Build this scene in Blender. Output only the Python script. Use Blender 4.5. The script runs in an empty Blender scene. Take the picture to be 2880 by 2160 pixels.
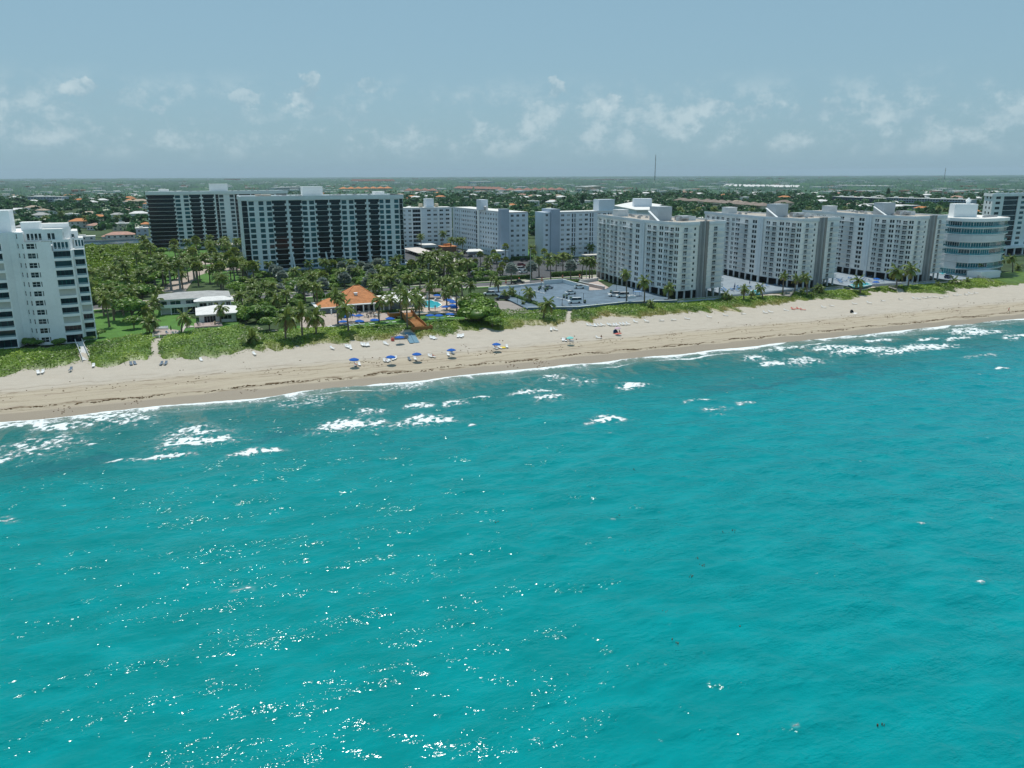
import bpy, math, random
import numpy as np
from mathutils import Vector, Matrix

random.seed(7)
rng = np.random.default_rng(7)
D = bpy.data
scene = bpy.context.scene
COL = scene.collection
R = math.radians

# ------------------------------------------------------------------ camera
CAM_H, FOC, PITCH, ROLL, YAW = 50.0, 2180.0, math.atan(586 / 2180), R(0.2), R(22)
cam_d = D.cameras.new('camera')
cam_d.sensor_width = 36
cam_d.lens = 36 * FOC / 2880
cam_d.clip_start = 1.0
cam_d.clip_end = 80000
cam = D.objects.new('camera', cam_d)
COL.objects.link(cam)
cam.matrix_world = (Matrix.Translation((0, 0, CAM_H)) @ Matrix.Rotation(-YAW, 4, 'Z')
                    @ Matrix.Rotation(R(90) - PITCH, 4, 'X') @ Matrix.Rotation(-ROLL, 4, 'Z'))
scene.camera = cam

# ------------------------------------------------------------------ light
SUN_VEC = Vector((0.04, 0.385, 1.0)).normalized()
elev = math.asin(SUN_VEC.z)
azim = math.atan2(SUN_VEC.x, SUN_VEC.y)
world = D.worlds.new('World')
scene.world = world
world.use_nodes = True
wt = world.node_tree
wt.nodes.clear()
SKY_STRENGTH = 0.108
SKY_TINT = (0.72, 0.86, 0.90, 1)
sun_d = D.lights.new('sun', 'SUN')
sun_d.energy = 3.0
sun_d.angle = R(0.5)
sun_d.color = (1.0, 0.955, 0.89)
sun = D.objects.new('sun', sun_d)
COL.objects.link(sun)
sun.rotation_euler = SUN_VEC.to_track_quat('Z', 'Y').to_euler()
HAZE_D = 0.000042
vs = scene.view_settings
vs.view_transform = 'Standard'
vs.look = 'None'
vs.exposure = 0.28
vs.gamma = 1.0
vs.use_curve_mapping = False


# ------------------------------------------------------------------ node helper
class NT:
    """tiny helper to write node trees as expressions"""
    def __init__(s, tree):
        s.t = tree

    def n(s, typ, **kw):
        nd = s.t.nodes.new(typ)
        for k, v in kw.items():
            setattr(nd, k, v)
        return nd

    def put(s, sock, v):
        if v is None:
            return
        if isinstance(v, (int, float)):
            sock.default_value = v
        elif isinstance(v, (tuple, list)):
            if len(v) == 3 and sock.type == 'RGBA':
                v = (*v, 1)
            sock.default_value = v
        else:
            s.t.links.new(v, sock)

    def m(s, op, a, b=None, c=None, clamp=False):
        nd = s.n('ShaderNodeMath', operation=op)
        nd.use_clamp = clamp
        s.put(nd.inputs[0], a)
        s.put(nd.inputs[1], b)
        s.put(nd.inputs[2], c)
        return nd.outputs[0]

    def mix(s, f, a, b, typ='MIX'):
        nd = s.n('ShaderNodeMix', data_type='RGBA', blend_type=typ)
        nd.clamp_factor = True
        s.put(nd.inputs[0], f)
        s.put(nd.inputs[6], a)
        s.put(nd.inputs[7], b)
        return nd.outputs[2]

    def ss(s, x, a, b, lo=0.0, hi=1.0):
        nd = s.n('ShaderNodeMapRange', interpolation_type='SMOOTHSTEP')
        s.put(nd.inputs[0], x)
        s.put(nd.inputs[1], a)
        s.put(nd.inputs[2], b)
        s.put(nd.inputs[3], lo)
        s.put(nd.inputs[4], hi)
        return nd.outputs[0]

    def noise(s, vec, scale=1.0, detail=4, rough=0.55, lac=2.0, dist=0.0, col=False):
        nd = s.n('ShaderNodeTexNoise')
        s.put(nd.inputs['Vector'], vec)
        nd.inputs['Scale'].default_value = scale
        nd.inputs['Detail'].default_value = detail
        nd.inputs['Roughness'].default_value = rough
        nd.inputs['Lacunarity'].default_value = lac
        nd.inputs['Distortion'].default_value = dist
        return nd.outputs[1 if col else 0]

    def map(s, vec, loc=(0, 0, 0), rot=(0, 0, 0), sc=(1, 1, 1)):
        nd = s.n('ShaderNodeMapping')
        s.put(nd.inputs[0], vec)
        nd.inputs[1].default_value = loc
        nd.inputs[2].default_value = rot
        nd.inputs[3].default_value = sc
        return nd.outputs[0]

    def coord(s, which='Object'):
        return s.n('ShaderNodeTexCoord').outputs[which]

    def pos(s):
        return s.n('ShaderNodeNewGeometry').outputs['Position']

    def xyz(s, vec):
        nd = s.n('ShaderNodeSeparateXYZ')
        s.put(nd.inputs[0], vec)
        return nd.outputs

    def attr(s, name):
        return s.n('ShaderNodeAttribute', attribute_name=name).outputs['Fac']

    def ramp(s, f, stops):
        nd = s.n('ShaderNodeValToRGB')
        s.put(nd.inputs[0], f)
        cr = nd.color_ramp
        while len(cr.elements) < len(stops):
            cr.elements.new(0.5)
        for e, (p, c) in zip(cr.elements, stops):
            e.position = p
            e.color = (*c, 1)
        return nd.outputs[0]

    def bump(s, h, strength=0.3, dist=0.1, normal=None):
        nd = s.n('ShaderNodeBump')
        nd.inputs['Strength'].default_value = strength
        nd.inputs['Distance'].default_value = dist
        s.put(nd.inputs['Height'], h)
        s.put(nd.inputs['Normal'], normal)
        return nd.outputs[0]


def new_mat(name):
    m = D.materials.new(name)
    m.use_nodes = True
    t = NT(m.node_tree)
    b = m.node_tree.nodes['Principled BSDF']
    return m, t, b


def simple(name, col, rough=0.7, vary=0.12, scale=0.6, spec=0.3, metal=0.0, rand=0.0, bump=0.0, bscale=8.0, streak=0.0, coat=0):
    """paint / plaster / concrete: base colour with grain, wear and slight weather streaks"""
    m, t, b = new_mat(name)
    p = t.pos()
    f = t.noise(p, scale, 5, 0.6)
    f2 = t.noise(p, scale * 9, 3, 0.6)
    f = t.m('ADD', t.m('MULTIPLY', f, 0.7), t.m('MULTIPLY', f2, 0.3))
    lo = tuple(c * (1 - vary) for c in col)
    hi = tuple(min(1, c * (1 + vary * 0.6)) for c in col)
    c = t.mix(t.ss(f, 0.32, 0.68), lo, hi)
    if streak:
        st = t.noise(t.map(p, sc=(1.6, 1.6, 0.07)), 1.0, 4, 0.65)
        c = t.mix(t.ss(st, 0.5, 0.78, 0, streak), c, tuple(x * 0.55 for x in col))
    if rand:
        oi = t.n('ShaderNodeObjectInfo').outputs['Random']
        c = t.mix(t.m('MULTIPLY', oi, rand), c, tuple(x * 0.45 for x in col))
    t.put(b.inputs['Base Color'], c)
    b.inputs['Roughness'].default_value = rough
    b.inputs['Specular IOR Level'].default_value = spec
    b.inputs['Metallic'].default_value = metal
    b.inputs['Coat Weight'].default_value = coat
    if bump:
        t.put(b.inputs['Normal'], t.bump(t.noise(p, bscale, 3), bump, 0.05))
    return m


# ------------------------------------------------------------------ picture ray -> place on a plane of height z
def raydir(px, py):
    v = (1080 - py) / FOC
    u = (px - 1440) / FOC
    c, s = math.cos(ROLL), math.sin(ROLL)
    u, v = u * c + v * s, v * c - u * s
    d = (u, math.cos(PITCH) + v * math.sin(PITCH), -math.sin(PITCH) + v * math.cos(PITCH))
    ca, sa = math.cos(YAW), math.sin(YAW)
    return (d[0] * ca + d[1] * sa, -d[0] * sa + d[1] * ca, d[2])


def at(px, py, z=0.0):
    d = raydir(px, py)
    t = (z - CAM_H) / d[2]
    return (t * d[0], t * d[1])


def height_at(px, py, x, y):
    d = raydir(px, py)
    return CAM_H + math.hypot(x, y) / math.hypot(d[0], d[1]) * d[2]


# ------------------------------------------------------------------ object helpers
def tag(o, label=None, cat=None, group=None, kind=None):
    if label: o['label'] = label
    if cat: o['category'] = cat
    if group: o['group'] = group
    if kind: o['kind'] = kind
    return o


def empty(name, loc=(0, 0, 0), rz=0.0, label=None, cat=None, group=None):
    o = D.objects.new(name, None)
    o.empty_display_size = 0.5
    COL.objects.link(o)
    o.location = loc
    o.rotation_euler = (0, 0, rz)
    return tag(o, label, cat, group)


def link(name, mesh, parent=None, loc=(0, 0, 0), rz=0.0, sc=None):
    o = D.objects.new(name, mesh)
    COL.objects.link(o)
    o.parent = parent
    o.location = loc
    if rz: o.rotation_euler = (0, 0, rz)
    if sc: o.scale = sc if isinstance(sc, (tuple, list)) else (sc, sc, sc)
    return o


def kids(o):
    return o.children


def copy_tree(o, parent=None, loc=None, rz=None, label=None):
    c = o.copy()
    COL.objects.link(c)
    c.parent = parent
    if loc is not None: c.location = loc
    if rz is not None: c.rotation_euler = (0, 0, rz)
    if label: c['label'] = label
    for ch in list(o.children):
        copy_tree(ch, c)
    return c


class MB:
    """mesh builder"""
    def __init__(s):
        s.v, s.f, s.mi = [], [], []
        s.cur = 0

    def add(s, vs, fs):
        o = len(s.v)
        s.v.extend(vs)
        for f in fs:
            s.f.append(tuple(i + o for i in f))
            s.mi.append(s.cur)
        return s

    def quad(s, a, b, c, d):
        return s.add([a, b, c, d], [(0, 1, 2, 3)])

    def box(s, x0, x1, y0, y1, z0, z1):
        return s.add([(x0, y0, z0), (x1, y0, z0), (x1, y1, z0), (x0, y1, z0), (x0, y0, z1), (x1, y0, z1), (x1, y1, z1), (x0, y1, z1)],
                     [(0, 3, 2, 1), (4, 5, 6, 7), (0, 1, 5, 4), (1, 2, 6, 5), (2, 3, 7, 6), (3, 0, 4, 7)])

    def prism(s, poly, z0, z1, cap=True):
        n = len(poly)
        a = sum(poly[i][0] * poly[(i + 1) % n][1] - poly[(i + 1) % n][0] * poly[i][1] for i in range(n))
        if a < 0: poly = poly[::-1]
        vs = [(p[0], p[1], z0) for p in poly] + [(p[0], p[1], z1) for p in poly]
        fs = [(i, (i + 1) % n, n + (i + 1) % n, n + i) for i in range(n)]
        if cap: fs += [tuple(range(n, 2 * n)), tuple(range(n - 1, -1, -1))]
        return s.add(vs, fs)

    def beam(s, a, b, w, h):
        """box from a to b, width w, height h"""
        a, b = Vector(a), Vector(b)
        d = b - a
        side = Vector((-d.y, d.x, 0))
        if side.length < 1e-6: side = Vector((1, 0, 0))
        side.normalize()
        up = side.cross(d).normalized() * -1 if False else d.cross(side).normalized()
        if up.z < 0: up = -up
        s1, u1 = side * w / 2, up * h / 2
        vs = []
        for p in (a, b):
            for q in (-s1 - u1, s1 - u1, s1 + u1, -s1 + u1):
                vs.append(tuple(p + q))
        return s.add(vs, [(0, 3, 2, 1), (4, 5, 6, 7), (0, 1, 5, 4), (1, 2, 6, 5), (2, 3, 7, 6), (3, 0, 4, 7)])

    def tube(s, pts, rad, n=6):
        pts = [Vector(p) for p in pts]
        vs, fs = [], []
        for i, p in enumerate(pts):
            d = (pts[min(i + 1, len(pts) - 1)] - pts[max(i - 1, 0)]).normalized()
            a = Vector((1, 0, 0)) if abs(d.x) < 0.9 else Vector((0, 1, 0))
            u = d.cross(a).normalized()
            v = d.cross(u)
            r = rad[i] if isinstance(rad, (list, tuple)) else rad
            for k in range(n):
                t = 2 * math.pi * k / n
                vs.append(tuple(p + (u * math.cos(t) + v * math.sin(t)) * r))
        for i in range(len(pts) - 1):
            for k in range(n):
                a, b = i * n + k, i * n + (k + 1) % n
                fs.append((a, b, b + n, a + n))
        fs.append(tuple(range(n - 1, -1, -1)))
        fs.append(tuple(range((len(pts) - 1) * n, len(pts) * n)))
        return s.add(vs, fs)

    def lathe(s, prof, n=10, c=(0, 0)):
        vs, fs = [], []
        for r, z in prof:
            for k in range(n):
                t = 2 * math.pi * k / n
                vs.append((c[0] + r * math.cos(t), c[1] + r * math.sin(t), z))
        for i in range(len(prof) - 1):
            for k in range(n):
                a, b = i * n + k, i * n + (k + 1) % n
                fs.append((a, b, b + n, a + n))
        return s.add(vs, fs)

    def mesh(s, name, mats, smooth=False):
        me = D.meshes.new(name)
        me.from_pydata(s.v, [], s.f)
        if not isinstance(mats, (list, tuple)): mats = [mats]
        for m in mats: me.materials.append(m)
        if len(mats) > 1: me.polygons.foreach_set('material_index', s.mi)
        if smooth: me.polygons.foreach_set('use_smooth', [True] * len(s.f))
        me.update()
        return me

    def obj(s, name, mats, parent=None, smooth=False, loc=None):
        """verts are in world space; parent is an unrotated Empty"""
        if parent is not None:
            px, py, pz = parent.location
            s.v = [(x - px, y - py, z - pz) for x, y, z in s.v]
        return link(name, s.mesh(name, mats, smooth), parent, loc or (0, 0, 0))


def np_mesh(name, verts, faces, mat, smooth=False, attrs=None):
    """faces: (n,3) or (n,4) int array"""
    me = D.meshes.new(name)
    k = faces.shape[1]
    me.vertices.add(len(verts))
    me.vertices.foreach_set('co', np.ascontiguousarray(verts, dtype=np.float32).ravel())
    me.loops.add(faces.size)
    me.loops.foreach_set('vertex_index', np.ascontiguousarray(faces, dtype=np.int32).ravel())
    me.polygons.add(len(faces))
    me.polygons.foreach_set('loop_start', np.arange(0, faces.size, k, dtype=np.int32))
    me.polygons.foreach_set('loop_total', np.full(len(faces), k, dtype=np.int32))
    if smooth:
        me.polygons.foreach_set('use_smooth', np.ones(len(faces), dtype=bool))
    me.materials.append(mat)
    me.update(calc_edges=True)
    for an, av in (attrs or {}).items():
        a = me.attributes.new(an, 'FLOAT', 'POINT')
        a.data.foreach_set('value', np.ascontiguousarray(av, dtype=np.float32).ravel())
    return me


def grid_faces(nx, ny):
    i = np.arange(nx - 1)[None, :] + np.arange(ny - 1)[:, None] * nx
    i = i.ravel()
    return np.stack([i, i + 1, i + 1 + nx, i + nx], 1)


def fft_noise(n, m, dx, lo, hi, slope=1.0, seed=0, aniso=1.0):
    """band-limited noise on a grid, wavelengths lo..hi metres, returns unit variance; aniso>1 stretches along x"""
    g = np.random.default_rng(seed)
    w = np.fft.fft2(g.standard_normal((n, m)))
    ky = np.fft.fftfreq(n, dx)[:, None]
    kx = np.fft.fftfreq(m, dx)[None, :] * aniso
    k = np.hypot(kx, ky) + 1e-9
    a = np.where((k > 1 / hi) & (k < 1 / lo), k ** (-slope), 0)
    f = np.fft.ifft2(w * a).real
    return (f - f.mean()) / f.std()
# ------------------------------------------------------------------ sky with a bank of small far cumulus
w = NT(wt)
skyn = w.n('ShaderNodeTexSky', sky_type='NISHITA')
skyn.sun_disc = False
skyn.sun_elevation = elev
skyn.sun_rotation = azim
skyn.altitude = 50
skyn.air_density = 1.0
skyn.dust_density = 1.6
skyn.ozone_density = 1.3
sky_c = w.mix(1.0, skyn.outputs[0], SKY_TINT, 'MULTIPLY')
g = w.coord('Generated')
gx, gy, gz = w.xyz(g)
# azimuth in radians clockwise from +y, elevation as z
az = w.m('ARCTAN2', gx, gy)
el = w.m('ARCSINE', gz)
cv = w.n('ShaderNodeCombineXYZ')
w.put(cv.inputs[0], az)
w.put(cv.inputs[1], w.m('MULTIPLY', el, 1.25))
cvec = cv.outputs[0]
big = w.noise(cvec, 3.2, 3, 0.5)
fine = w.noise(w.map(cvec, loc=(3.1, 1.7, 0)), 21.0, 10, 0.66)
fine2 = w.noise(w.map(cvec, loc=(9.1, 4.7, 0)), 46.0, 6, 0.6)
# elevation envelope: band from ~3 to ~10 degrees above the horizon
env = w.m('MULTIPLY', w.ss(el, 0.012, 0.04), w.ss(el, 0.065, 0.125, 1, 0))
field = w.m('ADD', w.m('MULTIPLY', fine, 0.75), w.m('ADD', w.m('MULTIPLY', big, 0.42), w.m('MULTIPLY', fine2, 0.16)))
band = w.m('MULTIPLY', w.ss(field, 0.58, 0.76), env)
# individual heads: (picture x, picture y, half width, half height, weight)
tot = None
for (cx_, cy_, hw, hh, wt_) in [(230, 250, 55, 24, .8), (300, 275, 110, 30, .4), (170, 305, 75, 26, .4), (445, 310, 24, 16, .75), (520, 262, 30, 20, .35),
                                (690, 280, 42, 28, .6), (868, 262, 60, 42, .8), (878, 222, 26, 22, .8), (1036, 240, 32, 24, .55),
                                (1566, 252, 34, 34, 1.0), (1724, 286, 40, 22, .9), (1520, 305, 28, 26, .6), (1800, 325, 55, 22, .4),
                                (2010, 300, 60, 28, .7), (2120, 310, 60, 22, .55), (2260, 330, 70, 24, .4), (2320, 305, 100, 30, .6),
                                (2480, 300, 60, 26, .5), (2570, 325, 75, 24, .6), (2830, 330, 70, 26, .6), (90, 340, 90, 24, .35), (950, 320, 130, 34, .35), (660, 330, 140, 30, .3)]:
    d = Vector(raydir(cx_, cy_)).normalized()
    a0, e0 = math.atan2(d.x, d.y), math.asin(d.z)
    dx_ = w.m('DIVIDE', w.m('SUBTRACT', az, a0), hw / FOC)
    dy_ = w.m('DIVIDE', w.m('SUBTRACT', el, e0), hh / FOC)
    r2 = w.m('ADD', w.m('MULTIPLY', dx_, dx_), w.m('MULTIPLY', dy_, dy_))
    r2 = w.m('ADD', r2, w.m('MULTIPLY', w.m('SUBTRACT', fine, 0.5), -5.0))
    r2 = w.m('ADD', r2, w.m('MULTIPLY', w.m('SUBTRACT', fine2, 0.5), -2.6))
    gss = w.ss(r2, 0.35, 0.95, min(1, wt_ * 1.2), 0)
    tot = gss if tot is None else w.m('MAXIMUM', tot, gss)
cl = w.m('MAXIMUM', w.m('MULTIPLY', band, 0.62), w.m('MULTIPLY', tot, 0.8))
cloud_c = w.mix(w.ss(fine, 0.4, 0.66), (2.35, 3.6, 4.3), (4.6, 5.5, 5.8))
base_hz = w.mix(w.ss(el, 0.0, 0.55), (2.10, 3.48, 4.28), (1.75, 3.05, 3.9))
sky_c = w.mix(0.8, sky_c, base_hz)
sky_c = w.mix(cl, sky_c, cloud_c)
bg = w.n('ShaderNodeBackground')
w.put(bg.inputs[0], sky_c)
bg.inputs[1].default_value = SKY_STRENGTH
out = w.n('ShaderNodeOutputWorld')
wt.links.new(bg.outputs[0], out.inputs[0])

# ------------------------------------------------------------------ sea
def sea_material():
    m, t, b = new_mat('sea_water')
    p = t.pos()
    x, y, z = t.xyz(p)
    big = t.noise(t.map(p, sc=(0.35, 1, 1)), 0.045, 4, 0.55)
    mid = t.noise(t.map(p, sc=(0.5, 1, 1)), 0.22, 5, 0.6)
    yy = t.m('ADD', y, t.m('MULTIPLY', t.m('SUBTRACT', big, 0.5), 34))
    near = t.ss(yy, 128, 178)
    c = t.mix(t.ss(x, -20, 200), (0.000, 0.205, 0.208), (0.000, 0.218, 0.256))
    c = t.mix(t.m('MULTIPLY', t.ss(mid, 0.35, 0.72), 0.65), c, (0.000, 0.280, 0.298))
    c = t.mix(near, c, (0.016, 0.150, 0.146))
    c = t.mix(t.m('MULTIPLY', t.ss(y, 174, 185), 0.6), c, (0.19, 0.22, 0.17))
    c = t.mix(t.m('MULTIPLY', t.attr('dark'), 0.6), c, (0.012, 0.10, 0.13))
    c = t.mix(t.m('MULTIPLY', t.attr('sand'), 0.75), c, (0.29, 0.25, 0.185))
    fo = t.attr('foam')
    lace = t.noise(t.map(p, sc=(0.8, 1.3, 1)), 2.2, 6, 0.7, dist=0.6)
    fm = t.ss(t.m('ADD', fo, t.m('MULTIPLY', t.m('SUBTRACT', lace, 0.5), 1.9)), 0.42, 0.66)
    c = t.mix(fm, c, (0.86, 0.88, 0.88))
    veil = t.m('MULTIPLY', t.ss(fo, 0.05, 0.6), 0.25)
    c = t.mix(veil, c, (0.42, 0.58, 0.58))
    t.put(b.inputs['Base Color'], c)
    t.put(b.inputs['Roughness'], t.m('ADD', t.m('MULTIPLY', fm, 0.6), 0.10))
    b.inputs['IOR'].default_value = 1.33
    b.inputs['Specular IOR Level'].default_value = 0.2
    r1 = t.noise(t.map(p, rot=(0, 0, 0.3), sc=(0.75, 1.25, 1)), 1.1, 2, 0.5)
    r2 = t.noise(t.map(p, rot=(0, 0, -0.5), sc=(0.7, 1.3, 1)), 3.0, 1, 0.5)
    h = t.m('ADD', t.m('MULTIPLY', r1, 0.27), t.m('MULTIPLY', r2, 0.08))
    h = t.m('MULTIPLY', h, t.ss(t.noise(t.map(p, rot=(0, 0, 0.25), sc=(0.06, 0.22, 1)), 1.0, 3, 0.6), 0.38, 0.68, 0.45, 1.25))
    h = t.m('ADD', h, t.m('MULTIPLY', fm, 0.12))
    t.put(b.inputs['Normal'], t.bump(h, 1.0, 1.0))
    return m


M_SEA = sea_material()
SX0, SX1, SY0, SY1, SD = -75.0, 300.0, 12.0, 189.6, 0.4
nx = int((SX1 - SX0) / SD) + 1
ny = int((SY1 - SY0) / SD) + 1
gx_ = SX0 + np.arange(nx) * SD
gy_ = SY0 + np.arange(ny) * SD
N = 1024
gg = np.random.default_rng(11)
kx = np.fft.fftfreq(N, SD)[None, :] * 2 * np.pi
ky = np.fft.fftfreq(N, SD)[:, None] * 2 * np.pi
kk = np.hypot(kx, ky) + 1e-9
U, grav = 4.2, 9.81
Lw = U * U / grav
cosf = np.abs((kx * 0.22 + ky * 0.975) / kk)
ph = np.exp(-1 / (kk * Lw) ** 2) / kk ** 3.7 * (0.12 + cosf ** 3) * np.exp(-(kk * 0.25) ** 2)
spec = np.sqrt(ph) * (gg.standard_normal((N, N)) + 1j * gg.standard_normal((N, N)))
hgt = np.fft.ifft2(spec).real
hgt = hgt / hgt.std() * 0.128
dxf = np.fft.ifft2(spec * 1j * kx / kk).real
dyf = np.fft.ifft2(spec * 1j * ky / kk).real
sc_ = 0.128 / np.fft.ifft2(spec).real.std() * 0.9
dxf, dyf = dxf * sc_, dyf * sc_
H = hgt[:ny, :nx].copy()
XX, YY = np.meshgrid(gx_, gy_)
shore_w = 1.1 * fft_noise(N, N, SD, 22, 90, 1.0, 5)[0, :nx]      # swash edge wander
shore_y = 185.6 + shore_w
damp = np.clip((shore_y[None, :] - YY) / 7, 0, 1)
H *= 0.15 + 0.85 * damp
nz1 = fft_noise(N, N, SD, 1.2, 12, 0.9, 21)[:ny, :nx]
nz2 = fft_noise(N, N, SD, 3, 45, 1.2, 22, aniso=0.35)[:ny, :nx]
nz3 = fft_noise(N, N, SD, 0.9, 5, 0.5, 23)[:ny, :nx]
foam = np.zeros_like(H)
# swash line: bright lip that thickens and thins, then lace behind it
dsh = shore_y[None, :] - YY
th = 1.15 + 0.85 * fft_noise(N, N, SD, 12, 70, 1.0, 31)[3, :nx]
th = np.clip(th, 0.35, 3.0)
lip = np.exp(-((dsh - 0.5 * th - 0.1 * nz1) / (0.62 * th)) ** 2)
foam = np.maximum(foam, lip * 1.15)
lip2 = np.exp(-((dsh - 2.6 - .5 * nz1) / 1.1) ** 2) * np.clip(.42 + .28 * fft_noise(N, N, SD, 10, 50, 1.0, 37)[11, :nx][None, :], 0, .8)
foam = np.maximum(foam, lip2)
lace2 = np.clip(1 - dsh / 9.5, 0, 1) * (dsh > 0) * (0.50 + 0.24 * nz2)
foam = np.maximum(foam, lace2)
lines = np.exp(-((dsh - 6.0 - 1.6 * fft_noise(N, N, SD, 14, 80, 1.1, 77)[5, :nx][None, :] * 0.55) / 0.55) ** 2) * (0.45 + 0.35 * fft_noise(N, N, SD, 14, 80, 1.0, 78)[9, :nx][None, :])
foam = np.maximum(foam, np.clip(lines, 0, 0.9))
# breakers and white water: (picture x, y, half width, half height, weight)
BRK = [(70, 1195, 70, 9, .8), (180, 1198, 50, 9, 1), (300, 1172, 80, 16, .75), (370, 1180, 60, 22, .5), (560, 1243, 78, 11, 1.1), (545, 1215, 80, 20, .55),
       (500, 1235, 40, 26, .5), (345, 1293, 32, 4, 1), (460, 1284, 55, 6, 1.1), (720, 1270, 52, 7, 1.1), (255, 1251, 13, 3, .9), (5, 1297, 22, 6, .8), (90, 1262, 90, 36, .45),
       (180, 1235, 60, 26, .4), (985, 1196, 85, 15, 1.0), (930, 1205, 50, 10, .7), (1200, 1182, 62, 15, .95), (1140, 1195, 40, 10, .55), (1045, 1158, 38, 10, .6),
       (1175, 1142, 34, 7, .9), (1280, 1134, 34, 8, .85), (1347, 1119, 38, 3, 1), (1325, 1198, 10, 2.5, 1), (1490, 1101, 52, 6, 1.0), (1545, 1118, 45, 12, .6),
       (1150, 1085, 90, 18, .4), (860, 1125, 80, 22, .42), (1780, 1085, 40, 8, 1.05), (1705, 1180, 45, 8, 1.15), (1960, 1125, 32, 4, 1.1), (2092, 1135, 24, 6, .8),
       (2010, 1150, 40, 8, .5), (2018, 1167, 18, 2.5, .9), (2125, 1007, 36, 8, .8), (2172, 1022, 34, 7, 1.05), (2255, 1016, 60, 12, .72), (2200, 980, 60, 6, .85),
       (2330, 978, 62, 6, 1.0), (2420, 985, 85, 10, 1.05), (2530, 988, 70, 9, .8), (2600, 978, 75, 10, 1.1), (2470, 958, 40, 4, .9), (2610, 955, 36, 4, .9),
       (2692, 953, 34, 5, .9), (2735, 933, 62, 12, .9), (2865, 945, 46, 6, 1.0), (2817, 1036, 14, 3, 1.15), (2700, 900, 120, 7, .7), (1560, 1062, 50, 10, .45),
       (685, 1660, 26, 8, .62), (10, 1465, 26, 10, .5), (2760, 1000, 60, 6, .4), (1630, 1075, 60, 14, .42), (700, 1108, 70, 12, .5)]
for (px, py, hw, hh, wgt) in BRK:
    cx, cy = at(px, py)
    dist = math.hypot(cx, cy)
    ax = hw * math.hypot(dist, CAM_H) / FOC
    ay = abs(at(px, py - hh)[1] - at(px, py + hh)[1]) / 2
    # local frame roughly along the shore, tilted a little
    th_ = random.uniform(-0.05, 0.10)
    c_, s_ = math.cos(th_), math.sin(th_)
    u = ((XX - cx) * c_ + (YY - cy) * s_) / ax
    v = (-(XX - cx) * s_ + (YY - cy) * c_) / max(ay, 0.6)
    v = v + 0.35 * u * u
    r = u * u + v * v * np.where(v > 0, 0.9, 1.4)
    foam = np.maximum(foam, wgt * np.exp(-r * 0.72) * (1.0 + 0.5 * nz3 + 0.38 * nz1))
    bump_ = np.exp(-((v + 0.4) ** 2 * 2 + u * u)) * 0.4 * min(1, wgt)
    H += bump_
# scattered little whitecaps offshore on the steepest crests
crest = np.clip((hgt[:ny, :nx] / 0.128 - 2.45) * 1.4, 0, 1) * np.clip(nz2 - 0.4, 0, 1)
foam = np.maximum(foam, crest * 0.75)
dark = np.zeros_like(H)
for (px, py, hw, hh, wgt) in [(170, 1315, 130, 14, .8), (280, 1287, 60, 5, 1), (80, 1340, 60, 8, .7), (800, 1220, 70, 6, .8), (860, 1215, 30, 4, .7), (2150, 1082, 160, 5, 1), (2330, 1052, 130, 8, .9),
                              (2450, 1035, 150, 12, .6), (2750, 975, 60, 10, .7), (2030, 1085, 90, 8, .6), (1620, 1195, 100, 12, .4), (1180, 1250, 200, 22, .3), (1900, 1045, 160, 14, .35)]:
    cx, cy = at(px, py)
    ax = hw * math.hypot(cx, cy, CAM_H) / FOC
    ay = abs(at(px, py - hh)[1] - at(px, py + hh)[1]) / 2 + 0.5
    u = (XX - cx) / ax + 0.12 * nz2
    v = (YY - cy) / ay + 0.25 * nz1 + 0.5 * nz2
    dark = np.maximum(dark, wgt * np.exp(-(u * u + v * v)))
sandy = np.clip(1 - dsh / 3.2, 0, 1) * np.clip(0.75 + 0.3 * nz2, 0, 1) + 0.35 * np.exp(-((dsh - 8 - 3 * nz2) / 3.5) ** 2) * np.clip(nz2, 0, 1)
verts = np.stack([XX + dxf[:ny, :nx] * damp, YY + dyf[:ny, :nx] * damp, H * 0.9 + 0.02], -1).reshape(-1, 3)
# the sheet dips under the sand at the swash edge
over = np.clip((YY - shore_y[None, :]) / 0.8, 0, 3).reshape(-1)
verts[:, 2] -= over * 0.5
sea_me = np_mesh('sea', verts, grid_faces(nx, ny), M_SEA, True, {'foam': foam, 'dark': dark, 'sand': sandy})
tag(link('sea', sea_me), kind='structure')
mb = MB()
for (x0, x1, y0, y1) in [(-9000, SX0, -9000, 186), (SX1, 9000, -9000, 186), (SX0, SX1, -9000, SY0)]:
    mb.quad((x0, y0, -0.02), (x1, y0, -0.02), (x1, y1, -0.02), (x0, y1, -0.02))
tag(mb.obj('open_sea', M_SEA), kind='structure')
# floating seaweed rafts
m_weed = simple('seaweed_brown', (0.15, 0.085, 0.03), 0.8, 0.5, 4)
mb = MB()
for (px, py, n) in [(1962, 1572, 14), (1972, 1590, 10), (1942, 1619, 10), (1905, 1730, 6), (1873, 1725, 8), (1904, 1810, 6), (1060, 1720, 3), (2480, 2040, 6), (1492, 1350, 5), (1610, 1480, 5), (1740, 1450, 5),
                    (2060, 1668, 4), (2086, 1760, 4), (1780, 1320, 5), (1660, 1330, 5), (1735, 1455, 4), (1404, 1470, 4), (1395, 1425, 4), (2061, 1490, 6), (2035, 1500, 4)]:
    cx, cy = at(px, py)
    for _ in range(max(2, n // 2)):
        x, y = cx + random.gauss(0, .2), cy + random.gauss(0, .35)
        r = random.uniform(.03, .09)
        k = 6
        pts = [(x + r * random.uniform(.5, 1.2) * math.cos(i * 6.283 / k), y + r * random.uniform(.5, 1.2) * math.sin(i * 6.283 / k)) for i in range(k)]
        mb.prism(pts, -0.1, 0.13)
tag(mb.obj('floating_seaweed', m_weed), 'small brown rafts of seaweed floating on the turquoise water', 'seaweed', kind='stuff')
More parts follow.
